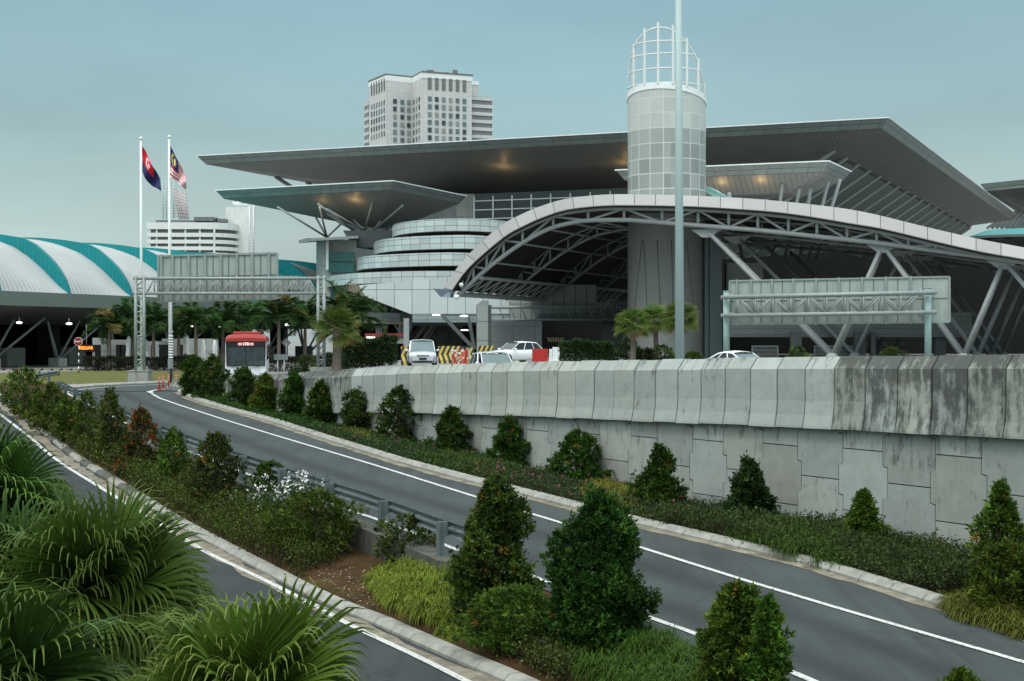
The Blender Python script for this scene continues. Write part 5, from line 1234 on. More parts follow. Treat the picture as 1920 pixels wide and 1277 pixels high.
# ---------------- folded parasols ----------------
ps = None
for i, (x, h, lb) in enumerate([(241.5, 20, 'leftmost, between the stop sign and the lattice tower'), (293.5, 17, 'just left of the right flagpole foot'), (349, 22, 'right of the flagpole, before the pale wall'), (381, 18, 'above the large shrub'), (402.5, 18, 'nearest to the bus'), (274, 9, 'short one right of the lattice tower')]):
    g = ats(x, 137)
    if ps is None:
        ps = thing('folded_parasol', '', 'parasol', (0, 0, 0), 'folded white parasols in the plaza'); mb = MB(); rows = []
        for z_, r in ((.9, .17), (1.1, .22), (1.5, .17), (1.9, .20), (2.3, .13), (2.5, .10), (2.62, .02)): rows.append([Vector((r*(1+.22*math.cos(5*a*2*math.pi/20))*math.cos(a*2*math.pi/20), r*(1+.22*math.cos(5*a*2*math.pi/20))*math.sin(a*2*math.pi/20), z_)) for a in range(20)])
        mb.loft(rows, close=True, smooth=True); mb.build('folded_canopy', [mat('white_canvas', (.85, .88, .88), .8)], ps); mb = MB(); mb.tube((0, 0, 0), (0, 0, 2.7), .025); mb.tube((0, 0, 0), (0, 0, .1), .25); mb.build('stand', [M_steel], ps); o = ps
    else: o = copy_tree(ps)
    o.location = g; s_ = (h/20)*1.15; o.scale = (s_, s_, s_) if h > 10 else (1, 1, .62); o['label'] = 'folded white parasol standing in the plaza, '+lb
# ---------------- vehicles ----------------
M_sil = mat('silver_car_paint', (.55, .59, .61), .25, .35, var=.03); M_wcar = mat('white_car_paint', (.72, .74, .74), .25, var=.03)
M_cg = mat('car_glass', (.09, .14, .15), .08, var=.4, scale=1.2, spec=.6); M_cgd = mat('dark_car_glass', (.012, .015, .016), .05, var=.3, spec=1)
M_tyre = mat('tyre_rubber', (.02, .02, .02), .85); M_rim = mat('alloy_rim', (.4, .42, .43), .3, .6); M_hl_ = mat('headlight_glass', (.7, .76, .78), .1, spec=1); M_chr = mat('chrome', (.6, .62, .63), .15, .9)
def car(name, label, cat, Lg, W, Hh, loc, rz, paint, glass, kind='mpv', plate=None):
    t = thing(name, label, cat, (0, 0, 0)); mb = MB(); hw = W/2; fl = Lg/2
    # stations along y (front = -y): y, half width, z bottom, z bonnet/deck top, hwtop
    bl = Hh*.56 if kind == 'mpv' else Hh*.60
    st = [(-fl, .74, .32, bl*.70), (-fl+.10, .88, .22, bl*.84), (-fl+.45, .97, .18, bl*.93), (-fl+1.0, 1.0, .18, bl*.99), (-fl+1.3, 1.0, .18, bl*1.03), (0, 1.0, .18, bl*1.04), (fl-1.0, 1.0, .18, bl*1.05), (fl-.4, .97, .2, bl*1.04), (fl-.08, .90, .24, bl*.98), (fl, .80, .32, bl*.85)]
    rows = []
    for y, k, z0, z1 in st:
        w_ = hw*k; rows.append([Vector((-w_*.92, y, z0)), Vector((-w_, y, z0+.12)), Vector((-w_, y, z0+(z1-z0)*.55)), Vector((-w_*.96, y, z1-.05)), Vector((-w_*.84, y, z1)), Vector((0, y, z1+.035)), Vector((w_*.84, y, z1)), Vector((w_*.96, y, z1-.05)), Vector((w_, y, z0+(z1-z0)*.55)), Vector((w_, y, z0+.12)), Vector((w_*.92, y, z0))])
    mb.loft(rows, smooth=True, close=True); mb.face(rows[0]); mb.face(rows[-1][::-1]); mb.build('body', [paint], t)
    if kind == 'mpv': g = [(-fl+.95, .86, bl*1.0), (-fl+1.75, .76, Hh-.06), (fl-.5, .76, Hh-.05), (fl-.12, .84, bl*1.0)]
    elif kind == 'suv': g = [(-fl+1.25, .84, bl*1.0), (-fl+2.0, .74, Hh-.05), (fl-.75, .74, Hh-.07), (fl-.15, .82, bl*1.0)]
    else: g = [(-fl+1.2, .84, bl*1.0), (-fl+2.05, .70, Hh-.05), (fl-1.75, .70, Hh-.06), (fl-.75, .82, bl*1.02)]
    (ya, ka, za), (yb_, kb, zb_), (yc, kc_, zc_), (yd, kd, zd) = g; A = lambda s, k, y, z: Vector((s*hw*k, y, z))
    mb = MB(); mb.face([A(-1, ka, ya, za), A(1, ka, ya, za), A(1, kb, yb_, zb_), A(-1, kb, yb_, zb_)]); mb.build('windscreen', [glass], t)
    mb = MB(); mb.face([A(1, kd, yd, zd), A(-1, kd, yd, zd), A(-1, kc_, yc, zc_), A(1, kc_, yc, zc_)]); mb.build('rear_window', [glass], t)
    for s in (-1, 1):
        mb = MB(); mb.face([A(s, ka+.02, ya+.05, za), A(s, kb+.02, yb_, zb_-.03), A(s, kc_+.02, yc, zc_-.03), A(s, kd+.02, yd-.05, zd)][::-s]); mb.build('side_window', [M_cgd], t)
        mb = MB(); mb.bar(A(s, ka+.03, ya, za), A(s, kb+.02, yb_, zb_), .045, .04); mb.build('pillar', [paint], t); mb = MB(); mb.bar(A(s, kd+.03, yd, zd), A(s, kc_+.02, yc, zc_), .10, .06); mb.build('pillar', [paint], t)
        for f in (.38, .72): mb = MB(); mb.bar(A(s, ka+.04, ya+(yd-ya)*f, za), A(s, kb+.03, yb_+(yc-yb_)*f, zb_), .045, .04); mb.build('pillar', [paint], t)
        mb = MB(); mb.ball((s*(hw+.10), ya+.18, za+.08), .11, sz=.75); mb.bar((s*hw*.9, ya+.25, za+.04), (s*(hw+.08), ya+.2, za+.07), .04); mb.build('mirror', [paint], t)
        mb = MB(); z_ = bl*.72; mb.idx([(s*hw*.52, -fl+.03, z_-.02), (s*hw*.86, -fl+.12, z_), (s*hw*.93, -fl+.40, z_+.14), (s*hw*.60, -fl+.16, z_+.13)], [(0, 1, 2, 3)][::1]); mb.idx([(s*hw*.52, -fl+.0, z_-.03), (s*hw*.90, -fl+.10, z_-.01), (s*hw*.94, -fl+.36, z_+.13), (s*hw*.56, -fl+.06, z_+.11)], [(0, 1, 2, 3)]); mb.build('headlight', [M_hl_], t)
    mb = MB(); n_ = 6; rows = []
    for j in range(n_+1):
        f = j/n_; y = yb_-.04+(yc-yb_+.08)*f; zc2 = zb_+(zc_-zb_)*f+.05*math.sin(math.pi*f); rows.append([A(-1, kb+.03, y, zc2-.03), A(-1, kb-.08, y, zc2+.03), A(0, 0, y, zc2+.06), A(1, kb-.08, y, zc2+.03), A(1, kb+.03, y, zc2-.03)])
    mb.loft(rows, smooth=True); mb.build('roof', [paint], t)
    for sx in (-1, 1):
        for yy in (-fl+.85, fl-.85):
            mb = MB(); mb.tube((sx*(hw-.20), yy, .32), (sx*(hw+.01), yy, .32), .32, n=20); w_ = mb.build('wheel', [M_tyre], t)
            mb = MB(); mb.tube((sx*(hw+.005), yy, .32), (sx*(hw+.02), yy, .32), .20, n=14); mb.build('rim', [M_rim], w_)
    mb = MB(); mb.box((0, -fl+.0, bl*.73), (hw*.85, .06, .10)); mb.build('grille', [M_dsteel], t)
    mb = MB()
    for k in range(3): mb.box((0, -fl-.03, bl*.73-.035+k*.035), (hw*.85, .02, .010))
    mb.build('grille_bars', [M_chr], t)
    mb = MB(); mb.box((0, -fl-.0, .30), (hw*1.35, .08, .09)); mb.build('air_intake', [M_black], t)
    mb = MB(); mb.box((0, -fl-.02, .46), (.46, .03, .13)); pl = mb.build('number_plate', [M_black], t)
    t.location = loc; t.rotation_euler = (0, 0, rz); return t
p = ats(791, 95); car('people_carrier', 'silver people carrier facing the camera in front of the striped barriers', 'car', 4.6, 1.76, 1.62, p, R_(5), M_sil, M_cg)
p = ats(925, 73); p.z -= .48; car('parked_car', 'silver estate car mostly hidden behind the wall, right of the silver people carrier', 'car', 4.4, 1.75, 1.50, p, R_(14), M_sil, M_cg, 'suv')
p = ats(966, 108); p.z += .0; car('parked_car', 'white five-door car parked side-on by the red plastic barrier', 'car', 4.3, 1.75, 1.5, p, R_(-52), M_wcar, M_cgd, 'suv')
p = ats(1385, 60); p.z = CAMZ-P(0, 660.3, 60).z*0-(660.3-CY)/F*58.5-1.42; car('parked_car', 'white saloon with only its roof and windows showing above the wall', 'car', 4.5, 1.75, 1.42, p, R_(42), M_wcar, M_cg, 'saloon')
# bus
bus = thing('bus', 'red and white single-decker bus numbered 170 facing the camera behind the shrubs', 'bus', (0, 0, 0)); bw = 1.25; Hb = 3.05
M_bred = mat('bus_red', (.33, .04, .035), .35, var=.06); M_bwhite = mat('bus_white', (.72, .74, .75), .35, var=.04)
def bring(y, w_, z0, z1, r=.22): return [Vector((-w_, y, z0)), Vector((-w_, y, z1-r)), Vector((-w_+r*.3, y, z1-r*.3)), Vector((-w_+r, y, z1)), Vector((0, y, z1+.05)), Vector((w_-r, y, z1)), Vector((w_-r*.3, y, z1-r*.3)), Vector((w_, y, z1-r)), Vector((w_, y, z0))]
mb = MB(); rows = [bring(0, bw*.97, .35, 2.72), bring(.12, bw, .32, 2.76), bring(11.5, bw, .32, 2.76)]; mb.loft(rows, smooth=False, close=True); mb.face(rows[0]); mb.face(rows[-1][::-1]); mb.build('body', [M_bwhite], bus)
mb = MB(); rows = [bring(-.10, bw*.98, 2.56, 2.74, .1), bring(.5, bw*1.02, 2.55, 2.92, .25), bring(1.6, bw*1.02, 2.55, 2.98, .25), bring(11.6, bw*1.02, 2.55, 2.95, .25)]; mb.loft(rows, close=True); mb.face(rows[0]); mb.face(rows[-1][::-1]); mb.build('red_roof', [M_bred], bus)
mb = MB(); mb.box((0, 3.2, 3.06), (1.7, 2.6, .26)); mb.build('air_conditioning_pod', [M_bred], bus, bevel=.06)
mb = MB(); mb.prism([Vector((-1.12, -.02, 1.02)), Vector((1.12, -.02, 1.02)), Vector((1.16, -.05, 2.56)), Vector((-1.16, -.05, 2.56))], Vector((0, .03, 0))); ws = mb.build('windscreen', [mat('bus_glass', (.05, .065, .07), .08, var=.8, scale=2.2, spec=.5)], bus)
mb = MB(); mb.prism([Vector((-1.12, -.06, 2.2)), Vector((1.12, -.06, 2.2)), Vector((1.14, -.07, 2.56)), Vector((-1.14, -.07, 2.56))], Vector((0, .02, 0))); mb.build('header_panel', [M_black], bus)
mb = MB()
for a, b in (((-1.14, 1.0), (1.14, 1.0)), ((-1.14, 1.0), (-1.18, 2.56)), ((1.14, 1.0), (1.18, 2.56))): mb.bar((a[0], -.05, a[1]), (b[0], -.07, b[1]), .05, .04)
mb.bar((.0, -.055, 1.0), (0, -.07, 2.2), .02); mb.build('rubber_seal', [M_black], bus)
mb = MB(); mb.box((0, -.085, 2.38), (.98, .02, .22)); dsp = mb.build('destination_display', [mat('display_red', (.42, .10, .09), .5)], bus)
text_mesh('route_number', '170', .25, mat('display_white', (.9, .9, .9), .5, emit=.5), dsp, (0, -.10, 2.38))
mb = MB()
for s in (-1, 1):
    for k in range(2): mb.box((s*.35, -.1, 2.34+k*.08), (.22, .01, .028))
mb.build('small_lettering_lines', [mat('display_white', (.9, .9, .9), .5)], dsp)
for s in (-1, 1):
    mb = MB(); mb.bar((s*.85, -.1, .93), (s*.35, -.12, 1.02), .03); mb.build('wiper', [M_black], bus)
    mb = MB(); mb.box((s*.95, -.03, .62), (.32, .06, .16)); mb.build('headlight', [M_hl_], bus)
    mb = MB(); mb.path([Vector((s*1.2, 0, 2.5)), Vector((s*1.42, -.2, 2.4)), Vector((s*1.42, -.2, 2.2))], .025); mb.box((s*1.42, -.2, 2.02), (.16, .08, .36)); mb.build('mirror', [M_black], bus)
    for k in range(7): mb = MB(); mb.box((s*(bw+.005), 1.2+1.5*k, 1.85), (.03, 1.35, 1.0)); mb.build('side_window', [M_cgd], bus)
    for yy in (2.4, 8.4): mb = MB(); mb.tube((s*(bw-.28), yy, .48), (s*(bw+.01), yy, .48), .48, n=20); mb.build('wheel', [M_tyre], bus)
mb = MB(); mb.box((-.45, .5, 1.35), (.45, .3, .5)); mb.box((.1, .4, 1.2), (.3, .2, .25)); mb.build('dashboard', [mat('teal_trim', (.05, .25, .2), .6)], bus)
p = ats(461, 90); bus.location = (p.x, p.y, p.z); bus.scale = (.98, .98, .95); bus.rotation_euler = (0, 0, R_(8.5))
# --------- barriers ---------
def hazmat():
    m, t, b, NN, LL = newmat('hazard_chevrons'); uv = NN('ShaderNodeUVMap'); sp = NN('ShaderNodeSeparateXYZ'); LL(uv.outputs[0], sp.inputs[0])
    k = mathn(t, 'ADD', sp.outputs[0], mathn(t, 'MULTIPLY', mathn(t, 'ABSOLUTE', mathn(t, 'SUBTRACT', sp.outputs[1], .55)), -.40)); f = mathn(t, 'LESS_THAN', mathn(t, 'FRACT', mathn(t, 'DIVIDE', k, .36)), .5)
    LL(mixc(t, f, (.02, .02, .02), (.50, .38, .07)), b.inputs['Base Color']); b.inputs['Roughness'].default_value = .7; return m
M_hz = hazmat()
def jersey(name, xa, xb, Yv, label, yb_top, mt, group, Yv2=None):
    a = ats(xa, Yv); b = ats(xb, Yv2 or Yv); d = (b-a); l = d.length; d.normalize(); n = Vector((d.y, -d.x, 0)); h = (CAMZ+(CY-yb_top)/F*Yv)-a.z; t = thing(name, label, 'barrier', a, group)
    prof = [(.30, 0), (.28, h*.2), (.12, h*.5), (.08, h), (-.08, h), (-.12, h*.5), (-.28, h*.2), (-.30, 0)]
    mb = MB(); rows = [[p_+n*o_+Z*z_ for o_, z_ in prof] for p_ in (a, b)]; vv = [0, .15, .5, h, h+.1, h+.5, h+.8, h+1]
    mb.loft(rows, [[(0, q) for q in vv], [(l, q) for q in vv]]); mb.face(rows[0]); mb.face(rows[1][::-1]); mb.build('barrier_body', [mt], t); return t
GB = 'yellow and black concrete barriers'
jersey('traffic_barrier', 822, 866, 104, 'black and yellow striped barrier directly right of the silver people carrier', 649, M_hz, GB)
jersey('traffic_barrier', 868, 888, 110, 'short black and yellow striped barrier behind the orange fence', 652, M_hz, GB)
jersey('traffic_barrier', 752, 770, 100, 'black and yellow striped barrier end showing left of the silver people carrier', 650, M_hz, GB)
jersey('traffic_barrier', 897, 925, 112, 'black and yellow striped barrier behind the concrete pier and white car', 648, M_hz, GB)
def plastic(xa, xb, Yv, yt, c, label):
    a = ats(xa, Yv); b = ats(xb, Yv); h = (CAMZ+(CY-yt)/F*Yv)-a.z; t = thing('water_barrier', label, 'barrier', a, 'plastic road barriers')
    d = b-a; mb = MB(); mb.prism([a+Vector((0, -.2, 0)), b+Vector((0, -.2, 0)), b+Vector((0, .2, 0)), a+Vector((0, .2, 0))], Z*h*.35); mb.prism([a+Vector((.03, -.12, h*.35)), b+Vector((-.03, -.12, h*.35)), b+Vector((-.03, .12, h*.35)), a+Vector((.03, .12, h*.35))], Z*h*.65); mb.build('shell', [c], t)
    mb = MB(); nr = max(2, int(d.length/.28))
    for k in range(nr): q = a+d*((k+.5)/nr); mb.box((q.x, q.y-.13, q.z+h*.66), (.05, .05, h*.55))
    mb.build('mould_ribs', [c], t)
plastic(997, 1028, 100, 654, M_red, 'red plastic barrier right of the white parked car'); plastic(1029, 1036, 99, 654.5, M_white, 'narrow white plastic barrier touching the red one')
plastic(1035, 1050, 92, 651, M_white, 'white plastic barrier at the left end of the clipped hedge')
# orange mesh fence
t = thing('safety_fence', 'red and white mesh safety fence section beside the estate car', 'fence', ats(864, 93)); a = ats(847, 93); b = ats(879, 91); h = 1.0; mb = MB(); mw = MB(); rnd = random.Random(3)
for i in range(11):
    for j in range(7):
        q = a.lerp(b, (i+.5)/11); (mb if rnd.random() < .76 else mw).box((q.x, q.y+rnd.uniform(-.03, .03), q.z+(j+.5)*.15), (.085, .03, .10))
mb.build('red_cells', [mat('fence_red', (.55, .06, .04), .6)], t); mw.build('white_cells', [M_white], t)
mb = MB()
for k in range(4): q = a.lerp(b, k/3); mb.tube(q, q+Z*1.12, .03)
mb.build('stakes', [M_steel], t)
# T-shaped marker
t = thing('warning_sign', 'small dark sign back on a short post among the striped barriers', 'road sign', ats(873, 96)); q = ats(873, 96); mb = MB(); mb.tube(q, q+Z*1.15, .06); mb.build('post', [M_black], t); mb = MB(); mb.box(q+Z*1.2, (.5, .05, .12)); mb.build('plate', [M_black], t)
t = thing('marker_post', 'thin red and white striped post beside the long hall pier, below the sign gantry', 'post', ats(1604, 140)); q = ats(1604, 140)
for k in range(5): mb = MB(); mb.tube(q+Z*(k*.42), q+Z*((k+1)*.42), .07); mb.build('post_band', [M_white if k % 2 else M_red], t)
t = thing('marker_post', 'thin red and white striped post near the right gantry leg', 'post', ats(1692, 140)); q = ats(1692, 140)
for k in range(4): mb = MB(); mb.tube(q+Z*(k*.38), q+Z*((k+1)*.38), .07); mb.build('post_band', [M_white if k % 2 else M_red], t)
t = thing('direction_sign', 'dim grey diamond sign on a post behind the bus', 'road sign', ats(537, 133)); q = P(537, 643, 133); mb = MB(); mb.prism([q+Vector((-.42, 0, 0)), q+Vector((0, 0, -.42)), q+Vector((.42, 0, 0)), q+Vector((0, 0, .42))], Vector((0, .04, 0))); mb.build('plate', [mat('grey_diamond', (.17, .19, .19), .6)], t); g = ats(537, 133); mb = MB(); mb.tube(g, q, .05); mb.build('post', [M_steel], t)
# yellow kerb line at the terminal forecourt
kb = MB()
for k in range(34):
    x = -20+k*9.0; p0 = Vector(gpt(x, 694.5)); kb.box((p0.x, p0.y, p0.z+.07), (.22, .3, .14), m=k % 2)
kb.build('kerb', [mat('kerb_yellow', (.34, .22, .10), .8), M_black], kind='structure', loc=(-30, 130, 2.4))
# ================= vegetation =================
LEAF = leafmat('leaf', .45, .2); LEAFG = leafmat('grass_blade', .5, .25); LEAFP = leafmat('palm_leaf', .38, .22)
M_bark = mat('shrub_bark', (.06, .045, .03), .9); M_trunk = mat('palm_trunk', (.15, .125, .10), .9, var=.35, scale=6, bump=.5)
def mesh_np(name, V, Fq, C, mats, parent=None, loc=(0, 0, 0), smooth=False):
    """V (n,3), Fq (m,4) int, C (n,3) per-vertex colour"""
    me = bpy.data.meshes.new(name); n = len(V); m = len(Fq)
    me.vertices.add(n); me.vertices.foreach_set('co', np.asarray(V, np.float32).ravel())
    me.loops.add(4*m); me.loops.foreach_set('vertex_index', np.asarray(Fq, np.int32).ravel())
    me.polygons.add(m); me.polygons.foreach_set('loop_start', np.arange(0, 4*m, 4, dtype=np.int32)); me.polygons.foreach_set('loop_total', np.full(m, 4, np.int32))
    if smooth: me.polygons.foreach_set('use_smooth', np.ones(m, bool))
    at = me.color_attributes.new('col', 'FLOAT_COLOR', 'POINT'); at.data.foreach_set('color', np.hstack([C, np.ones((n, 1))]).astype(np.float32).ravel())
    me.materials.append(mats); me.update(calc_edges=True); me.validate(); return link_mesh(name, me, parent, loc)
def unit(a): return a/np.maximum(1e-6, np.linalg.norm(a, axis=-1, keepdims=True))
def leaves(c, d, size, width, col_, rng, fold=.25):
    n = len(c); r = unit(rng.normal(size=(n, 3))+np.array([0, 0, .6])); s = unit(np.cross(d, r)); nn = np.cross(s, d)
    size = np.broadcast_to(np.asarray(size).reshape(-1, 1), (n, 1)); width = np.broadcast_to(np.asarray(width).reshape(-1, 1), (n, 1))
    V = np.stack([c, c+d*size*.45+s*width-nn*size*.08, c+d*size-nn*size*.22, c+d*size*.45-s*width-nn*size*.08], 1).reshape(-1, 3)
    Fq = np.arange(4*n).reshape(-1, 4); C = np.repeat(col_, 4, 0); return V, Fq, C
def cat(parts):
    V = []; Fq = []; C = []; o = 0
    for v_, f_, c_ in parts: V.append(v_); Fq.append(f_+o); C.append(c_); o += len(v_)
    return np.vstack(V), np.vstack(Fq), np.vstack(C)
def rprof(t, kind):
    if kind == 'cone': return np.where(t < .12, .88+t, 1.0*np.clip((1-t)/.82, 0, 1)**.62)
    if kind == 'bullet': return np.where(t < .2, .8+t, np.clip(1-((t-.2)/.8)**2.3, 0, 1)**.7)
    if kind == 'spire': return np.where(t < .15, .85+t, np.clip((1-t)/.85, 0, 1)**.8+.03)
    if kind == 'round': return np.sqrt(np.clip(1-(2*np.clip(t*.92+.08, 0, 1)-1)**2, 0, 1))
    return np.where(t < .12, .8, np.clip(1-((t-.12)/.88)**1.6, 0, 1))
def shrubmesh(H, R, kind, nclump, nleaf, ls, rng, base=(.030, .062, .018), tip=(.085, .125, .025), red=0.0, redc=(.15, .085, .025), gap=.0):
    """leafy shrub, z 0..H"""
    lob = rng.uniform(0, 2*math.pi, 6); la = rng.uniform(.06, .20, 6)
    t = rng.beta(1.0, 1.25, nclump); th = rng.uniform(0, 2*math.pi, nclump)
    rr = rprof(t, kind)*R
    wob = 1+sum(la[k]*np.sin((k % 3+1)*th+lob[k]+(3+k)*t*2.2) for k in range(6))
    dep = np.sqrt(rng.uniform(.28, 1.0, nclump)); r = rr*wob*dep
    if gap: keep = (np.sin(th*2+t*9+lob[0])+np.sin(th*3-t*14+lob[1])) > (-2+gap*2.2); t, th, r, dep = t[keep], th[keep], r[keep], dep[keep]
    cc = np.stack([r*np.cos(th), r*np.sin(th), .03*H+t*H*.95], 1); n = len(cc)
    cc += rng.normal(size=cc.shape)*.03*H*.5
    stray = rng.uniform(size=n) < .07; cc[stray] *= np.array([1.13, 1.13, 1.04])
    outw = unit(np.stack([np.cos(th), np.sin(th), .45+.7*t], 1))
    spread = ls*rng.uniform(.7, 1.7, n)
    ci = np.repeat(np.arange(n), nleaf); d = unit(outw[ci]*.75+rng.normal(size=(n*nleaf, 3))*.62+np.array([0, 0, .15]))
    org = cc[ci]+unit(rng.normal(size=(n*nleaf, 3)))*(spread[ci, None]*rng.uniform(.1, .9, (n*nleaf, 1)))
    base = np.array(base); tip = np.array(tip)
    clump_v = (rng.uniform(.6, 1.35, n)*(.86+.32*np.sin(th*2+lob[2]+t*5)*np.cos(t*9+lob[3])))[:, None]; isred = (rng.uniform(size=n) < red*(.35+1.3*t)).astype(float)[:, None]  # random clump tone, with broad light and dark shading painted in
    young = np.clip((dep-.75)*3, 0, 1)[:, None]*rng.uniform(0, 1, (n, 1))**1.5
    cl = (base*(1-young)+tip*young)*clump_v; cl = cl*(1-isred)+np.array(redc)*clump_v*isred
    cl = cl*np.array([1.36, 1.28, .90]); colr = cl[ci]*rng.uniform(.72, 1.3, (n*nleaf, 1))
    sz = ls*(rng.uniform(.65, 1.35, n)[ci])*rng.uniform(.7, 1.35, n*nleaf)
    return leaves(org, d, sz, sz*.24, colr, rng)
def limbs(H, R, rng, n=7):
    mb = MB(); mb.path([Vector((0, 0, -.1)), Vector((.02, .01, H*.4)), Vector((-.02, .02, H*.8))], [.035*H, .022*H, .008*H], n=6)
    for k in range(n):
        a = rng.uniform(0, 6.28); z0 = H*rng.uniform(.05, .6); l = R*rng.uniform(.5, .9); mb.path([Vector((0, 0, z0)), Vector((l*.5*math.cos(a), l*.5*math.sin(a), z0+l*.35)), Vector((l*math.cos(a), l*math.sin(a), z0+l*.9))], [.013*H, .009*H, .004*H], n=5)
    return mb
def hitlow(x, y):
    Y = 14.0; a = (x-CX)/F
    while Y < 110:
        X = a*Y
        if Y < 84.5 and X > Xw(Y)-.45 and CAMZ-(y-CY)/F*Y > gz(X+.5, Y)-9:
            X = Xw(Y)-.45; 
            while a*Y > Xw(Y)-.45: Y -= .05
            return a*Y, Y, zlow(a*Y, Y)
        if CAMZ-(y-CY)/F*Y <= zlow(X, Y): return X, Y, zlow(X, Y)
        Y += .08
    return hit(x, y)
def shrub(x, yb, ytop, wpx, label, kind='cone', seed=1, nc=420, nl=16, ls=.075, group=None, dx=0, Yset=None, **kw):
    if Yset: X = (x-CX)/F*Yset; Y = Yset; zg_ = gz(X, Y)
    else: X, Y, zg_ = hitlow(x, yb)
    H_ = (CAMZ-(ytop-CY)/F*Y)-zg_; R2_ = wpx/2/F*Y; rng = np.random.default_rng(seed); nc = int(nc*1.5); kw['red'] = kw.get('red', 0)*(.22 if kw.get('red', 0) > .5 else .10)
    t = thing('shrub', label, 'shrub', (X, Y, zg_), group)
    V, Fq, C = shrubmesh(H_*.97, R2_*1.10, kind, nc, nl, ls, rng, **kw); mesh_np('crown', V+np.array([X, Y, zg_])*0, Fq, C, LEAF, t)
    o = t.children[0]
    mb = limbs(H_, R2_, rng, 9)
    for k in range(5): a_ = rng.uniform(0, 6.28); q_ = R2_*rng.uniform(.2, .8); mb.path([Vector((q_*math.cos(a_)*.6, q_*math.sin(a_)*.6, H_*.45)), Vector((q_*math.cos(a_), q_*math.sin(a_), H_*rng.uniform(.75, .98)*(1-.35*q_/R2_)))], [.006*H_, .003*H_], n=4)
    off = OFF[t.name]; mb.v = [(a+off[0], b+off[1], c+off[2]) for a, b, c in mb.v]; mb.build('trunk', [M_bark], t)
    return t
G1 = 'clipped shrubs along the median'; G2 = 'clipped shrubs along the foot of the retaining wall'
RG = dict(base=(.036, .074, .014), tip=(.115, .165, .024))
DK = dict(base=(.021, .054, .011), tip=(.065, .125, .020))
shrub(44, 785, 688, 72, 'green-brown bushy shrub at the far left, in front of the curved rail end', 'round', 11, 260, 12, .11, G1, red=.22, **RG)
shrub(96, 808, 716, 66, 'broad shrub second from the far end of the median', 'bullet', 12, 260, 12, .11, G1, red=.2, **RG)
shrub(130, 828, 746, 50, 'low dull green shrub third from the far end of the median', 'round', 13, 200, 12, .11, G1, red=.15, **RG)
shrub(164, 842, 730, 50, 'loose pale-topped shrub fourth from the far end of the median', 'bullet', 14, 220, 12, .10, G1, red=.12, gap=.4, **RG)
shrub(208, 858, 725, 66, 'tall shrub with a narrow yellowish top beside the road bend', 'spire', 15, 330, 14, .09, G1, red=.1, base=(.04, .065, .018), tip=(.13, .14, .03))
shrub(264, 888, 760, 84, 'shrub with the most orange-red young leaves at its pointed top', 'cone', 16, 360, 15, .085, G1, red=1.0, redc=(.20, .075, .025), base=(.03, .05, .016), tip=(.10, .10, .028))
shrub(326, 915, 795, 68, 'slim shrub in front of the first visible guard rail post', 'spire', 17, 300, 14, .08, G1, red=.1, **RG)
shrub(403, 955, 808, 86, 'dense dark yellow-tipped shrub by the guard rail left of the white flowers', 'bullet', 18, 520, 16, .075, G1, red=.28, base=(.028, .045, .016), tip=(.11, .105, .026))
shrub(507, 940, 866, 54, 'small shrub with red flowers just behind the white blossoms', 'bullet', 19, 240, 14, .07, G1, red=.08, redc=(.35, .02, .02), **DK)
shrub(592, 1040, 918, 150, 'wide bushy shrub over the low stained wall at the end of the white blossoms', 'round', 20, 620, 16, .07, G1, red=.12, **RG)
shrub(756, 1062, 965, 96, 'open loose-branched shrub behind the last guard rail posts', 'round', 21, 210, 15, .075, G1, gap=.5, base=(.035, .065, .018), tip=(.10, .14, .03))
shrub(930, 1160, 884, 148, 'tall shrub with a pointed orange-flecked top in the middle foreground', 'cone', 22, 1300, 22, .066, G1, red=.16, base=(.024, .052, .014), tip=(.10, .125, .024))
shrub(975, 1215, 1098, 190, 'low spreading bush at the foot of the tall pointed shrub', 'round', 23, 560, 18, .062, G1, red=.08, **RG)
shrub(1122, 1225, 912, 158, 'largest and darkest shrub, rounded like an egg, in the foreground', 'bullet', 24, 1700, 24, .066, G1, red=.03, base=(.017, .046, .012), tip=(.055, .105, .020))
shrub(1384, 1345, 1086, 122, 'bright green twin-topped shrub cut by the bottom edge', 'bullet', 25, 900, 22, .064, G1, red=.03, base=(.032, .074, .014), tip=(.14, .20, .028))
shrub(1440, 1370, 1112, 86, 'right-hand companion of the twin-topped shrub at the bottom edge', 'cone', 35, 500, 20, .064, G1, red=.03, base=(.032, .074, .014), tip=(.14, .20, .028))
shrub(1802, 1420, 1256, 70, 'shrub tip just poking in at the bottom right edge', 'cone', 26, 260, 14, .06, G1, Yset=20.6, **RG)
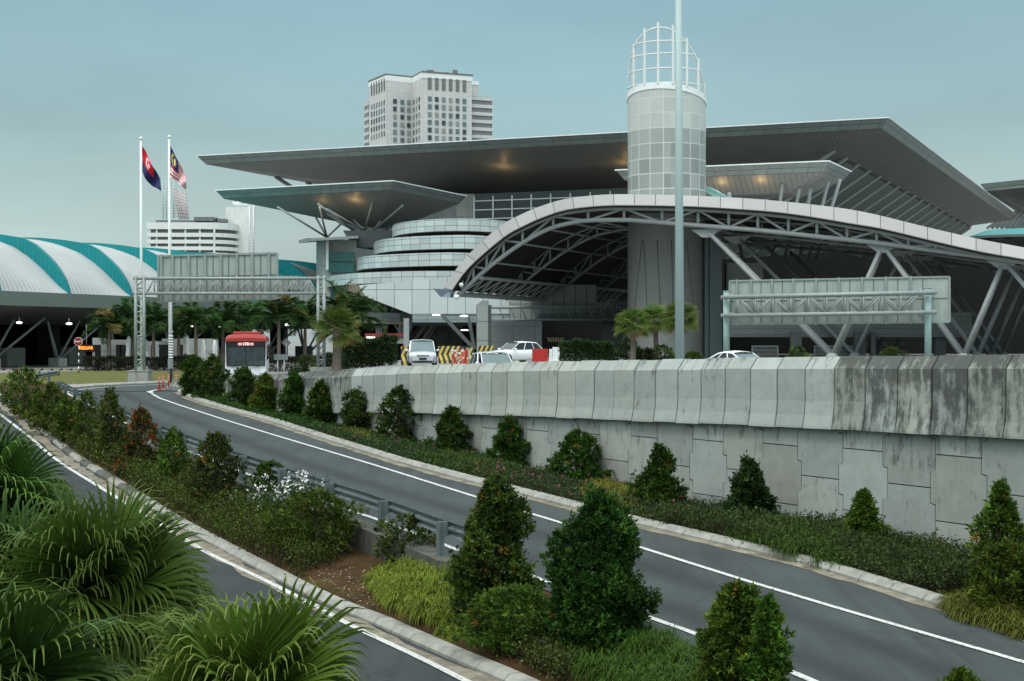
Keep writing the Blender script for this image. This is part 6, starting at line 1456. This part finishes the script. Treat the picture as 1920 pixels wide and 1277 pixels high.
rr = [(362, 727, 664, 40, 'round', 'dark clipped shrub at the kerb nose, left of its twin', DK, 0), (399, 735, 665, 56, 'bullet', 'dark clipped shrub standing in front of the left side of the bus', DK, .02),
      (457, 752, 686, 56, 'bullet', 'green shrub directly below the bus windscreen', dict(base=(.022, .048, .014), tip=(.06, .10, .02)), .03), (498, 762, 699, 42, 'bullet', 'reddish-brown slim shrub just right of the bus, against the start of the wall', RG, .35),
      (551, 768, 693, 40, 'bullet', 'narrow dark shrub against the low end of the wall', DK, .03), (601, 790, 714, 54, 'cone', 'rounded cone shrub left of the lattice tower foot, against the wall', DK, .08),
      (668, 800, 728, 48, 'round', 'open airy shrub with visible stems against the wall', dict(gap=.45, base=(.03, .06, .018), tip=(.07, .11, .025)), .08), (748, 838, 721, 82, 'bullet', 'tall full shrub below the silver people carrier', DK, .1),
      (846, 862, 760, 72, 'cone', 'orange-tipped shrub left of the wall panel joints below the estate car', DK, .28), (955, 880, 779, 74, 'cone', 'two-lobed orange-tipped shrub, fourth from the right by the wall', DK, .25),
      (1084, 915, 804, 88, 'bullet', 'broad dark shrub in the middle of the wall, with brown young leaves', DK, .14), (1237, 962, 834, 82, 'cone', 'dark cone shrub against the wall right of the yellow-green grass', DK, .03),
      (1404, 990, 857, 84, 'cone', 'deep green cone shrub in front of the interlocking wall slabs', dict(base=(.015, .04, .014), tip=(.04, .085, .022)), .02), (1618, 1040, 918, 74, 'spire', 'small pointed brownish shrub under the stained part of the wall', RG, .25),
      (1878, 1150, 897, 120, 'spire', 'tall loose shrub with orange tips at the right edge', RG, .22)]
for i, (x, yb, yt, wd, kd, lb, kw, red) in enumerate(rr): shrub(x, yb, yt, wd, lb, kd, 50+i, 480 if x < 650 else 560, 16 if x < 650 else 18, .10 if x < 650 else .075, G2, red=red, **kw)
shrub(1895, 1165, 1010, 130, 'spreading yellow-green bush at the bottom right by the kerb', 'round', 81, 420, 16, .07, G2, red=.15, **RG)
# ---- ground-cover stuff ----
def blades(c, n, L_, w_, rng, colb, colt, spread=.10, droop=1.0, seg=4):
    """grass tufts at centres c (k,3)"""
    k = len(c); N_ = k*n; ci = np.repeat(np.arange(k), n); a = rng.uniform(0, 2*math.pi, N_); el_ = rng.uniform(.35, 1.5, N_)
    d = np.stack([np.cos(a)*np.cos(el_), np.sin(a)*np.cos(el_), np.sin(el_)], 1); p = c[ci]+np.stack([np.cos(a), np.sin(a), a*0], 1)*rng.uniform(0, spread, (N_, 1))
    ln = L_*rng.uniform(.6, 1.2, (N_, 1)); s = np.stack([-np.sin(a), np.cos(a), a*0], 1); V = []; cv = rng.uniform(.7, 1.3, (k, 1))[ci]*rng.uniform(.75, 1.25, (N_, 1)); C = []
    for j in range(seg+1):
        f = j/seg; w2 = w_*(1-f*.92)*(.6+1.2*min(f*2, 1)*.5); V += [p+s*w2, p-s*w2]; cc2 = (np.array(colb)*(1-f)+np.array(colt)*f)*cv; C += [cc2, cc2]
        d = unit(d+np.array([0, 0, -.32*droop])*(f+.35)); p = p+d*ln/seg
    V = np.stack(V, 1).reshape(-1, 3); C = np.stack(C, 1).reshape(-1, 3)*np.array([1.3, 1.08, .8]); b = np.arange(N_)[:, None]*(2*(seg+1)); fs = []
    for j in range(seg): fs.append(b+np.array([[2*j, 2*j+1, 2*j+3, 2*j+2]]))
    return V, np.vstack(fs), C
def inpoly(x, y, poly):
    c = False; n = len(poly)
    for i in range(n):
        x1, y1 = poly[i]; x2, y2 = poly[(i+1) % n]
        if (y1 > y) != (y2 > y) and x < (x2-x1)*(y-y1)/(y2-y1)+x1: c = not c
    return c
def sample(poly, n, seed, mound=0.0):
    """n points inside an area of the ground outlined by points seen in the photo, placed on the terrain (even per square metre)"""
    rnd = random.Random(seed); W = [hit(*p) for p in poly]; wp_ = [(a, b) for a, b, c in W]; xs = [a for a, b in wp_]; ys = [b for a, b in wp_]; out_ = []; g_ = 0
    while len(out_) < n and g_ < n*60:
        g_ += 1; X = rnd.uniform(min(xs), max(xs)); Y = rnd.uniform(min(ys), max(ys))
        if not inpoly(X, Y, wp_): continue
        z = zlow(X, Y) if X < Xw(Y) else gz(X, Y); out_.append((X, Y, z+mound*(.6+.4*math.sin(X*3.1+1)*math.cos(Y*2.3))*rnd.uniform(.2, 1)))
    return np.array(out_)
def stuff(name, label, V, Fq, C, m):
    o0 = V.mean(0); o = mesh_np(name, V-o0, Fq, C, m, None, tuple(o0)); return tag(o, label, 'ground cover', None, 'stuff')
def grasspatch(poly, n, seed, colb, colt, label, L_=.42, nb=26, w_=.011, mound=.15):
    c = sample(poly, int(n*1.5), seed, 0); m0 = c.mean(0); sx, sy = c[:, 0].max()-c[:, 0].min(), c[:, 1].max()-c[:, 1].min()
    k_ = np.clip(1-(((c[:, 0]-m0[0])/(sx*.56))**2+((c[:, 1]-m0[1])/(sy*.56))**2), 0, 1)**.6; lump = .75+.25*np.sin(c[:, 0]*4.3+seed)*np.cos(c[:, 1]*3.7)
    c[:, 2] += k_*lump*mound*1.5*np.random.default_rng(seed).uniform(.55, 1, len(c)); V, Fq, C = blades(c, nb, L_*.85, w_, np.random.default_rng(seed), colb, colt, .10, 2.6, 5); return stuff('ornamental_grass', label, V, Fq, C, LEAFG)
LIME = ((.035, .065, .010), (.165, .25, .035)); GRN = ((.012, .034, .008), (.050, .105, .018))
grasspatch([(690, 1085), (740, 1062), (868, 1068), (900, 1140), (870, 1200), (745, 1158)], 330, 1, *LIME, 'lime-yellow mound of arching grass left of the tall pointed shrub', .46, 30, .012, .28)
grasspatch([(1010, 1205), (1190, 1190), (1300, 1245), (1420, 1330), (1330, 1420), (1150, 1330)], 420, 2, *GRN, 'mid-green arching grass at the bottom centre below the egg-shaped shrub', .44, 30, .011, .25)
grasspatch([(1385, 985), (1560, 1008), (1660, 1048), (1590, 1082), (1470, 1052), (1370, 1020)], 420, 3, *GRN, 'green grass bank along the wall right of the deep green cone shrub', .42, 24, .012, .35)
grasspatch([(1090, 920), (1200, 935), (1215, 970), (1150, 965), (1090, 945)], 200, 4, (.04, .06, .015), (.16, .18, .035), 'yellow-green grass clump between the broad dark shrub and the next cone', .45, 26, .012, .35)
grasspatch([(800, 855), (930, 868), (1000, 905), (950, 915), (850, 890), (760, 862)], 330, 5, *GRN, 'green grass bank below the orange-tipped shrubs at the wall', .42, 22, .013, .3)
grasspatch([(410, 742), (470, 748), (480, 772), (430, 762)], 130, 6, *LIME, 'yellow-green grass tuft by the kerb near the bus', .45, 20, .016, .3)
grasspatch([(620, 800), (725, 815), (735, 850), (650, 826)], 170, 7, (.035, .06, .015), (.13, .17, .035), 'pale green grass in front of the airy shrub', .42, 20, .014, .25)
grasspatch([(372, 735), (412, 736), (425, 760), (385, 752)], 110, 8, *GRN, 'green grass at the kerb nose under the clipped shrubs', .42, 18, .016, .3)
grasspatch([(1760, 1130), (1925, 1160), (1930, 1205), (1800, 1165)], 160, 9, (.035, .06, .015), (.11, .14, .03), 'mixed grass at the kerb in the bottom right corner', .40, 24, .012, .2)
def cover(poly, n, seed, base, tip, label, ls=.06, hgt=.45, nl=10, flowers=None, nfl=0):
    c = sample(poly, n, seed); rng = np.random.default_rng(seed); n = len(c)
    hh = hgt*(.45+.55*np.abs(np.sin(c[:, 0]*1.9+c[:, 1]*.7))*rng.uniform(.6, 1, n)); ci = np.repeat(np.arange(n), nl)
    org = c[ci]+np.stack([rng.normal(0, .12, n*nl), rng.normal(0, .12, n*nl), rng.uniform(.05, 1, n*nl)*hh[ci]], 1); d = unit(rng.normal(size=(n*nl, 3))+np.array([0, 0, .9]))
    y = rng.uniform(0, 1, (n, 1))**2; cl = (np.array(base)*(1-y)+np.array(tip)*y)*rng.uniform(.6, 1.4, (n, 1))*np.array([1.1, 1.25, .9]); sz = ls*rng.uniform(.7, 1.4, n*nl)
    parts = [leaves(org, d, sz, sz*.26, cl[ci]*rng.uniform(.7, 1.3, (n*nl, 1)), rng)]
    st_ = c[ci[::8]]; tp = org[::8]; m_ = len(tp); s = np.tile(np.array([[.006, 0, 0]]), (m_, 1)); V = np.stack([st_-s, st_+s, tp+s*.5, tp-s*.5], 1).reshape(-1, 3); parts.append((V, np.arange(4*m_).reshape(-1, 4), np.tile(np.array([[.045, .03, .02]]), (4*m_, 1))))
    if flowers is not None:
        idx = rng.integers(0, len(org), nfl); big = flowers[1] > .5; o2 = np.repeat(org[idx]*np.array([1, 1, 0])+np.stack([idx*0, idx*0, c[ci[idx], 2]+hh[ci[idx]]*rng.uniform(.8, 1.25, nfl)], 1), 8, 0)+rng.normal(0, .05 if big else .025, (nfl*8, 3)); parts.append(leaves(o2, unit(rng.normal(size=(nfl*8, 3))+np.array([0, 0, .6])), .07 if big else .045, .032 if big else .02, np.tile(np.array([flowers]), (nfl*8, 1))*rng.uniform(.8, 1.1, (nfl*8, 1)), rng))
    V, Fq, C = cat(parts); return stuff('low_shrubbery', label, V, Fq, C, LEAF)
BR = ((.028, .050, .011), (.080, .100, .020)); DG = ((.016, .036, .010), (.045, .075, .018))
cover([(20, 765), (110, 775), (230, 838), (240, 905), (120, 836), (30, 776)], 1100, 21, (.034, .052, .014), (.10, .105, .026), 'dull olive undergrowth beneath the far median shrubs', .085, .7, 15)
cover([(225, 835), (340, 875), (370, 925), (340, 975), (235, 905)], 1200, 22, *BR, 'brownish twiggy undergrowth in the middle of the median', .075, .75, 15)
cover([(345, 880), (520, 925), (650, 985), (640, 1055), (560, 1085), (450, 1030), (350, 975)], 2300, 23, *BR, 'brown twiggy undergrowth on bare soil beside the low stained wall', .06, .8, 14)
cover([(480, 930), (575, 955), (612, 985), (540, 995), (475, 965)], 380, 24, *DG, 'white-blossomed bushes beside the guard rail', .06, 1.15, 18, (.75, .74, .74), 50)
cover([(430, 935), (500, 950), (520, 985), (450, 965)], 160, 25, *BR, 'scattered white blossoms in front of the dense dark median shrub', .055, .6, 10, (.75, .74, .74), 16)
cover([(860, 1165), (1040, 1190), (1090, 1240), (1060, 1290), (900, 1210)], 900, 26, (.028, .045, .016), (.10, .11, .03), 'small-leaved olive undergrowth between the two tall foreground shrubs', .055, .45, 13)
wallbed = lambda a, b: [(a, 0)]
def bed(x0, x1, n, seed, base, tip, label, **kw):
    rng = np.random.default_rng(seed); Ya_, Yb_ = sorted((solve_bed(x0), solve_bed(x1))); poly = []
    pts = [(XK(Y)+.35, Y) for Y in np.linspace(Ya_, Yb_, 12)]+[(Xw(Y)+.05, Y) for Y in np.linspace(Yb_, Ya_, 12)]
    return pts
def solve_bed(x):
    for Y in np.arange(18, 84, .1):
        X = (XK(Y)+Xw(Y))/2
        if CX+F*X/Y < x: return Y
    return 84
def cover_world(pts, n, seed, base, tip, label, **kw):
    global sample; rnd = random.Random(seed); xs = [a for a, b in pts]; ys = [b for a, b in pts]; out_ = []
    while len(out_) < n:
        X = rnd.uniform(min(xs), max(xs)); Y = rnd.uniform(min(ys), max(ys))
        if inpoly(X, Y, pts): out_.append((X, Y, zlow(X, Y)))
    arr = np.array(out_); old = sample; sample = lambda *a, **k: arr; o = cover(None, n, seed, base, tip, label, **kw); sample = old; return o
cover_world(bed(345, 640, 0, 0, 0, 0, ''), 2600, 31, *DG, 'dark low planting at the far low end of the wall', ls=.09, hgt=.45, nl=11)
cover_world(bed(640, 960, 0, 0, 0, 0, ''), 2200, 32, (.015, .032, .013), (.05, .07, .024), 'dark low planting along the middle of the wall', ls=.075, hgt=.48, nl=14, flowers=(.20, .06, .10), nfl=70)
cover_world(bed(960, 1380, 0, 0, 0, 0, ''), 2400, 33, (.017, .030, .014), (.055, .06, .026), 'purple-tinged low planting beneath the broad dark shrub and cones', ls=.065, hgt=.50, nl=15, flowers=(.28, .09, .13), nfl=90)
cover_world(bed(1380, 1960, 0, 0, 0, 0, ''), 3200, 34, (.020, .036, .014), (.06, .075, .026), 'dark leafy planting below the stained end of the wall', ls=.066, hgt=.72, nl=19)
# wispy weeds against the wall
c = np.array([(Xw(Y)-.25, Y, zlow(Xw(Y)-.4, Y)) for Y in (29.5, 30.1, 31.0, 32.2, 33.4, 34.8, 36.2, 43.5)]); rng = np.random.default_rng(3)
V, Fq, C = shrubmesh(1.0, .25, 'spire', 60, 8, .06, rng, red=.4, **RG); parts = []
for q in c: parts.append((V*np.array([1, 1, rng.uniform(.6, 1.1)])+q, Fq, C))
stuff('wispy_weeds', 'thin upright weeds growing against the wall slabs', *cat(parts), LEAF)
# litter leaves / pebbles on bare soil
rng = np.random.default_rng(9); c = sample([(585, 1075), (640, 1060), (720, 1080), (740, 1130), (690, 1150)], 260, 9); d = unit(rng.normal(size=(len(c), 3))*np.array([1, 1, .2]))
stuff('leaf_litter', 'scattered dry leaves and petals on the bare reddish soil', *leaves(c+np.array([0, 0, .03]), d, .05, .02, rng.uniform(.08, .5, (len(c), 1))*np.array([[1, .75, .6]]), rng), LEAF)
# ---- hedges ----
def hedge(xa, xb, Yv, ytop, dep, label, n, seed, base, tip, name='hedge', cat_='hedge', ls=.10):
    a, b = ats(xa, Yv), ats(xb, Yv); h = (CAMZ+(CY-ytop)/F*Yv)-min(a.z, b.z); L_ = (b-a).length; rng = np.random.default_rng(seed); t = thing(name, label, cat_, a)
    s = rng.uniform(0, 1, n); f = rng.integers(0, 3, n); dd = np.where(f == 0, rng.uniform(0, .15, n), rng.uniform(0, 1, n))*dep; zz_ = np.where(f == 1, rng.uniform(.88, 1, n), rng.uniform(0.02, 1, n))*h*(1+.05*np.sin(s*L_*3+seed)+.03*np.sin(s*L_*9))
    base_z = a.z+(b.z-a.z)*s
    org = np.stack([a.x+(b.x-a.x)*s, a.y+dd, base_z+zz_], 1)-np.array(a); nl = 7; ci = np.repeat(np.arange(n), nl); d = unit(rng.normal(size=(n*nl, 3))+np.array([0, -.7, .5]))
    y = rng.uniform(0, 1, (n, 1))**2; cl = (np.array(base)*(1-y)+np.array(tip)*y)*rng.uniform(.6, 1.4, (n, 1)); sz = ls*rng.uniform(.7, 1.3, n*nl)
    V, Fq, C = leaves(org[ci]+rng.normal(0, .05, (n*nl, 3)), d, sz, sz*.3, cl[ci], rng); mesh_np('foliage', V, Fq, C, LEAF, t)
    k = .2
    while k < L_:
        mb = MB(); q = a.lerp(b, k/L_); mb.tube((q.x, q.y+dep*.5, q.z), (q.x, q.y+dep*.5, q.z+h*.8), .04, n=5); k += 1.8; mb.build('stem', [M_bark], t)
    return t
HD = ((.022, .026, .014), (.05, .05, .025)); HG = ((.016, .036, .014), (.05, .085, .022)); HB = ((.03, .06, .016), (.11, .15, .03))
hedge(154, 262, 127, 670, 1.2, 'long dark clipped hedge behind the lawn, left of the lattice tower', 1500, 1, *HD)
hedge(262, 312, 127, 671, 1.2, 'dark clipped hedge between the lattice tower and the flagpole', 700, 2, (.02, .026, .018), (.035, .045, .03)); hedge(312, 360, 127, 668, 1.2, 'dark clipped hedge right of the flagpole', 700, 3, *HD)
hedge(500, 592, 124, 671, 1.2, 'dark hedge between the bus and the right lattice tower', 1000, 4, *HD)
hedge(640, 742, 103, 641, 1.6, 'tall shaggy green hedge right of the fan palm', 2600, 5, *HG, ls=.12)
hedge(592, 642, 99, 668, 1.2, 'lower hedge behind the right lattice tower', 800, 6, *HG)
shrub(576, 694, 666, 34, 'round bright green bush left of the right lattice tower', 'round', 91, 150, 12, .09, None, Yset=97, base=HB[0], tip=HB[1])
for i, (xa, xb, yt) in enumerate([(1050, 1108, 641), (1108, 1152, 645)]): hedge(xa, xb, 80, yt, 1.3, ['trimmed green hedge right of the white plastic barrier', 'trimmed green hedge section left of the ball-shaped bush'][i], 1300, 30+i, *HG, ls=.09)
for i, (x, yt, wd, lb) in enumerate([(1175, 634, 52, 'ball-shaped bush in front of the leftmost small fan palm'), (1240, 646, 50, 'yellow-green bush in front of the middle small fan palm'), (1300, 660, 36, 'small leafy bush right of the lighting mast'), (1497, 646, 52, 'bright pointed bush showing above the wall below the sign gantry'), (1672, 650, 42, 'small round bush above the wall near the right gantry post'), (1210, 652, 34, 'dark bush between two fan palm trunks')]):
    shrub(x, 680, yt, wd, lb, 'round' if i != 3 else 'cone', 95+i, 230, 12, .09, None, Yset=78 if x < 1400 else 90, base=HG[0] if i in (0, 5) else HB[0], tip=HG[1] if i in (0, 5) else HB[1])
# ---- fan palms ----
def fanleaf(hub, fdir, R, rng, nseg=38, droop=1.0, spread=128, rollmax=1.15, colb=(.026, .064, .010), colt=(.064, .130, .020), tipc=(.11, .16, .035), steps=9, wfac=1.0):
    fdir = unit(np.array(fdir)); side = unit(np.cross(fdir, np.array([0, 0, 1.0]))); nrm = unit(np.cross(side, fdir)); P_ = []; 
    roll = rng.uniform(-rollmax, rollmax); side = unit(side*math.cos(roll)+nrm*math.sin(roll)); nrm = unit(np.cross(side, fdir)); ang = np.radians(np.linspace(-spread, spread, nseg)); n = nseg
    d = np.cos(ang)[:, None]*fdir+np.sin(ang)[:, None]*side+nrm*(.04+.12*np.abs(np.sin(ang))[:, None]); d = unit(d+rng.normal(0, .010, (n, 3)))
    t_ = unit(-np.sin(ang)[:, None]*fdir+np.cos(ang)[:, None]*side); ln = R*(.80+.20*np.cos(ang*.75))*rng.uniform(.94, 1.05, n); p = np.tile(np.array(hub, float), (n, 1))+d*.03
    V = []; C = []; da = math.radians(2*spread)/nseg; up = nrm[None, :]*np.ones((n, 1))
    tint = rng.uniform(.7, 1.25)*rng.uniform(.85, 1.15, (n, 1)); f0 = 0
    for j in range(steps+1):
        f = j/steps; w_ = (da*.52*R*f*ln.mean()/R if f < .62 else da*.52*R*.62*((1-f)/.38)**1.4*.72+.0015)*wfac; w_ = max(w_, .0028)
        V += [p-t_*w_, p+up*w_*.55*(1 if f > 0 else 0), p+t_*w_]; c_ = (np.array(colb)*(1-f)+np.array(colt)*f) if f < .8 else np.array(tipc); C += [np.tile(c_, (n, 1))*tint]*3
        dr = (0.05+max(0, f-.62)**1.1*4.6)*droop; d = unit(d+np.array([0, 0, -1.0])*dr*rng.uniform(.6, 1.4, (n, 1))); p = p+d*(ln/steps)[:, None]
    V = np.stack(V, 1).reshape(-1, 3); C = np.stack(C, 1).reshape(-1, 3); b = np.arange(n)[:, None]*(3*(steps+1)); fs = []
    for j in range(steps): fs += [b+np.array([[3*j, 3*j+1, 3*j+4, 3*j+3]]), b+np.array([[3*j+1, 3*j+2, 3*j+5, 3*j+4]])]
    return V, np.vstack(fs), C
def petiole(a, b, w_=.018, c=(.09, .12, .04)):
    a = np.array(a, float); b = np.array(b, float); m_ = (a+b)/2+np.array([0, 0, .08*np.linalg.norm(b-a)]); s = np.cross(b-a, [0, 0, 1.0]); s = s/max(1e-6, np.linalg.norm(s))*w_; z_ = np.array([0, 0, w_])
    V = []; 
    for q in (a, m_, b): V += [q-s, q+z_, q+s, q-z_]
    fs = [[4*j+k, 4*j+(k+1) % 4, 4*j+4+(k+1) % 4, 4*j+4+k] for j in range(2) for k in range(4)]
    return np.array(V), np.array(fs), np.tile(np.array([c]), (12, 1))
def fanpalm(base, Hh, Rl, nleaf, seed, label, pet=.9, group=None, nseg=38, droop=1.0, tr=.12, cols={}, elr=(-.45, 1.25), dead=0, steps=9, wfac=1.0, fkw={}):
    rng = np.random.default_rng(seed); t = thing('fan_palm', label, 'palm tree', base, group); parts = []; top = np.array([0, 0, Hh])
    for k in range(nleaf):
        f = (k+.5)/nleaf; el_ = elr[1]-(elr[1]-elr[0])*f**.8+rng.normal(0, .08); a = k*2.39996+rng.normal(0, .2); pl = pet*rng.uniform(.75, 1.15)
        d = np.array([math.cos(a)*math.cos(el_), math.sin(a)*math.cos(el_), math.sin(el_)]); hub = top+d*pl+np.array([0, 0, -.10*pl])
        parts.append(petiole(top-np.array([0, 0, .1]), hub)); fd = unit(d+np.array([0, 0, -.10-.25*f]))
        kw = dict(cols)
        if k >= nleaf-dead: kw = dict(colb=(.16, .10, .04), colt=(.28, .17, .06), tipc=(.3, .2, .09))
        parts.append(fanleaf(hub, fd, Rl*rng.uniform(.85, 1.1), rng, nseg, droop, steps=steps, wfac=wfac, **fkw, **kw))
    V, Fq, C = cat(parts); mesh_np('crown', V, Fq, C, LEAFP, t)
    mb = MB(); b = Vector(base); pts = [b+Z*(-.3), b+Z*Hh*.5+Vector((.03, 0, 0)), b+Z*(Hh-.05)]; mb.path(pts, [tr*1.15, tr, tr*.95], n=12); mb.build('trunk', [M_trunk], t); return t
def fp_at(x, ycrown, Y, ground=None):
    X = (x-CX)/F*Y; z = CAMZ-(ycrown-CY)/F*Y; g = (CAMZ-dL(Y)) if ground is None else ground; return (X, Y, g), z-g
FG = 'large fan palms in the foreground'
b, h = fp_at(185, 1120, 19.5); fanpalm(b, h, 1.22, 40, 1, 'large fan palm at the left edge, tallest crown of the foreground group', .62, FG, 46, 1.0, .15)
b, h = fp_at(458, 1340, 16.6); fanpalm(b, h, 1.25, 40, 2, 'large bright fan palm at the bottom edge, right-hand one of the foreground group', .55, FG, 46, .9, .15, cols=dict(colb=(.036, .080, .010), colt=(.092, .155, .022), tipc=(.16, .21, .045)))
b, h = fp_at(-25, 955, 23.5); fanpalm(b, h, 1.15, 34, 3, 'farthest foreground fan palm, half outside the left edge', .6, FG, 42, 1.0, .15)
b, h = fp_at(-20, 1335, 15.5); fanpalm(b, h, 1.2, 36, 4, 'dark fan palm in the bottom left corner', .6, FG, 40, 1.0, .15, cols=dict(colb=(.014, .036, .007), colt=(.036, .07, .012)))
b, h = fp_at(15, 1120, 20.5); fanpalm(b, h, 1.2, 34, 5, 'dark fan palm at the left edge behind the tallest foreground crown', .6, FG, 38, 1.0, .13, cols=dict(colb=(.015, .038, .007), colt=(.038, .075, .013)))
# small fan palms on the deck
DGp = 'small fan palms beside the lighting mast'
YP = dict(colb=(.03, .07, .012), colt=(.10, .17, .025), tipc=(.20, .22, .05))
for x, yc, Y, sd, lb, dd in ((1186, 603, 76, 11, 'small fan palm with a dead orange frond, leftmost of the three by the mast', 2), (1229, 596, 78, 12, 'small fan palm in the middle of the three by the mast', 0), (1276, 592, 74, 13, 'tallest small fan palm with yellowing fronds, right of the three by the mast', 3)):
    g = ats(x, Y); fanpalm(tuple(g), (CAMZ-(yc+6-CY)/F*Y)-g.z, .62, 46, sd, lb, .52, DGp, 17, .8, .13, cols=YP, dead=dd, elr=(-.6, 1.3), steps=6, wfac=.8, fkw=dict(spread=90, rollmax=1.0))
g = ats(631, 92); fanpalm(tuple(g), (CAMZ-(618-CY)/F*92)-g.z, .95, 40, 14, 'fan palm with a thick trunk standing beside the right lattice tower', .85, None, 20, .6, .26, cols=YP, dead=3, elr=(-.45, 1.3), steps=6, wfac=.8, fkw=dict(spread=92, rollmax=.6))
# ---- feather palms in the plaza ----
def featherpalm(base, Hh, Lf_, nf, seed, label, group, tr=.14):
    rng = np.random.default_rng(seed); t = thing('feather_palm', label, 'palm tree', base, group); parts = []
    for k in range(nf):
        f = k/nf; el_ = 1.42-1.15*f+rng.normal(0, .08); a = k*2.39996+rng.normal(0, .2); d = np.array([math.cos(a)*math.cos(el_), math.sin(a)*math.cos(el_), math.sin(el_)]); p = np.array([0, 0, Hh]); L_ = Lf_*rng.uniform(.85, 1.1); ns = 34; pr = []; dr = []
        for j in range(ns): pr.append(p.copy()); dr.append(d.copy()); d = unit(d+np.array([0, 0, -.062])*(.4+j/ns*1.6)); p = p+d*L_/ns
        pr = np.array(pr); dr = np.array(dr); sd_ = unit(np.cross(dr, [0, 0, 1.0])); up = np.cross(sd_, dr); cbase = np.array([.026, .065, .014])*rng.uniform(.7, 1.4); cbase = cbase if rng.uniform() > .06 else np.array([.12, .10, .03])
        for s in (-1, 1):
            for off in (0, .5):
                q = pr[2:-1]+(pr[3:]-pr[2:-1])*off; j = np.linspace(0, 1, len(q)); ll = Lf_*.30*np.sin(np.pi*(.12+.82*j))**.7; dd = unit(s*sd_[2:-1]*.9+dr[2:-1]*.55+up[2:-1]*.18-np.array([0, 0, .28]))
                V, Fq, C = leaves(q, dd, ll, ll*.05+.012, np.tile(cbase, (len(q), 1))*rng.uniform(.8, 1.5, (len(q), 1)), rng); parts.append((V, Fq, C))
        s = sd_*.02; V = np.stack([pr-s, pr+s], 1).reshape(-1, 3); fs = np.array([[2*j, 2*j+1, 2*j+3, 2*j+2] for j in range(ns-1)]); parts.append((V, fs, np.tile(np.array([[.07, .09, .03]]), (len(V), 1))))
    V, Fq, C = cat(parts); mesh_np('crown', V, Fq, C, LEAFP, t); b = Vector(base); mb = MB(); mb.path([b-Z*.2, b+Z*Hh*.3, b+Z*Hh*.75, b+Z*Hh], [tr*1.3, tr*1.2, tr, tr*.7], n=10); mb.build('trunk', [M_trunk], t); return t
FP = 'feather palms in the terminal plaza'
for i, (x, yc, Y, L_, lb) in enumerate([(205, 617, 133, 2.6, 'feather palm nearest the stop sign, leftmost in the plaza'), (248, 606, 135, 2.9, 'feather palm whose crown is crossed by the left lattice tower'), (288, 610, 130, 2.6, 'feather palm just left of the right flagpole'), (335, 612, 136, 2.5, 'feather palm right behind the right flagpole'), (367, 606, 128, 2.7, 'feather palm with a visible dark trunk before the pale kiosk wall'), (418, 612, 131, 2.8, 'feather palm just left above the bus'), (470, 605, 134, 2.7, 'feather palm directly above the bus roof'), (523, 597, 127, 3.1, 'feather palm right of the bus with a pale slim trunk'), (572, 602, 130, 2.9, 'feather palm left of the right lattice tower'), (662, 602, 128, 3.2, 'feather palm behind the fan palm, in front of the hull'), (640, 580, 136, 2.8, 'taller feather palm rising above the fan palm')]):
    g = ats(x, Y); featherpalm(tuple(g), (CAMZ-(yc-CY)/F*Y)-g.z, L_*1.12, 15, 40+i, lb, FP)
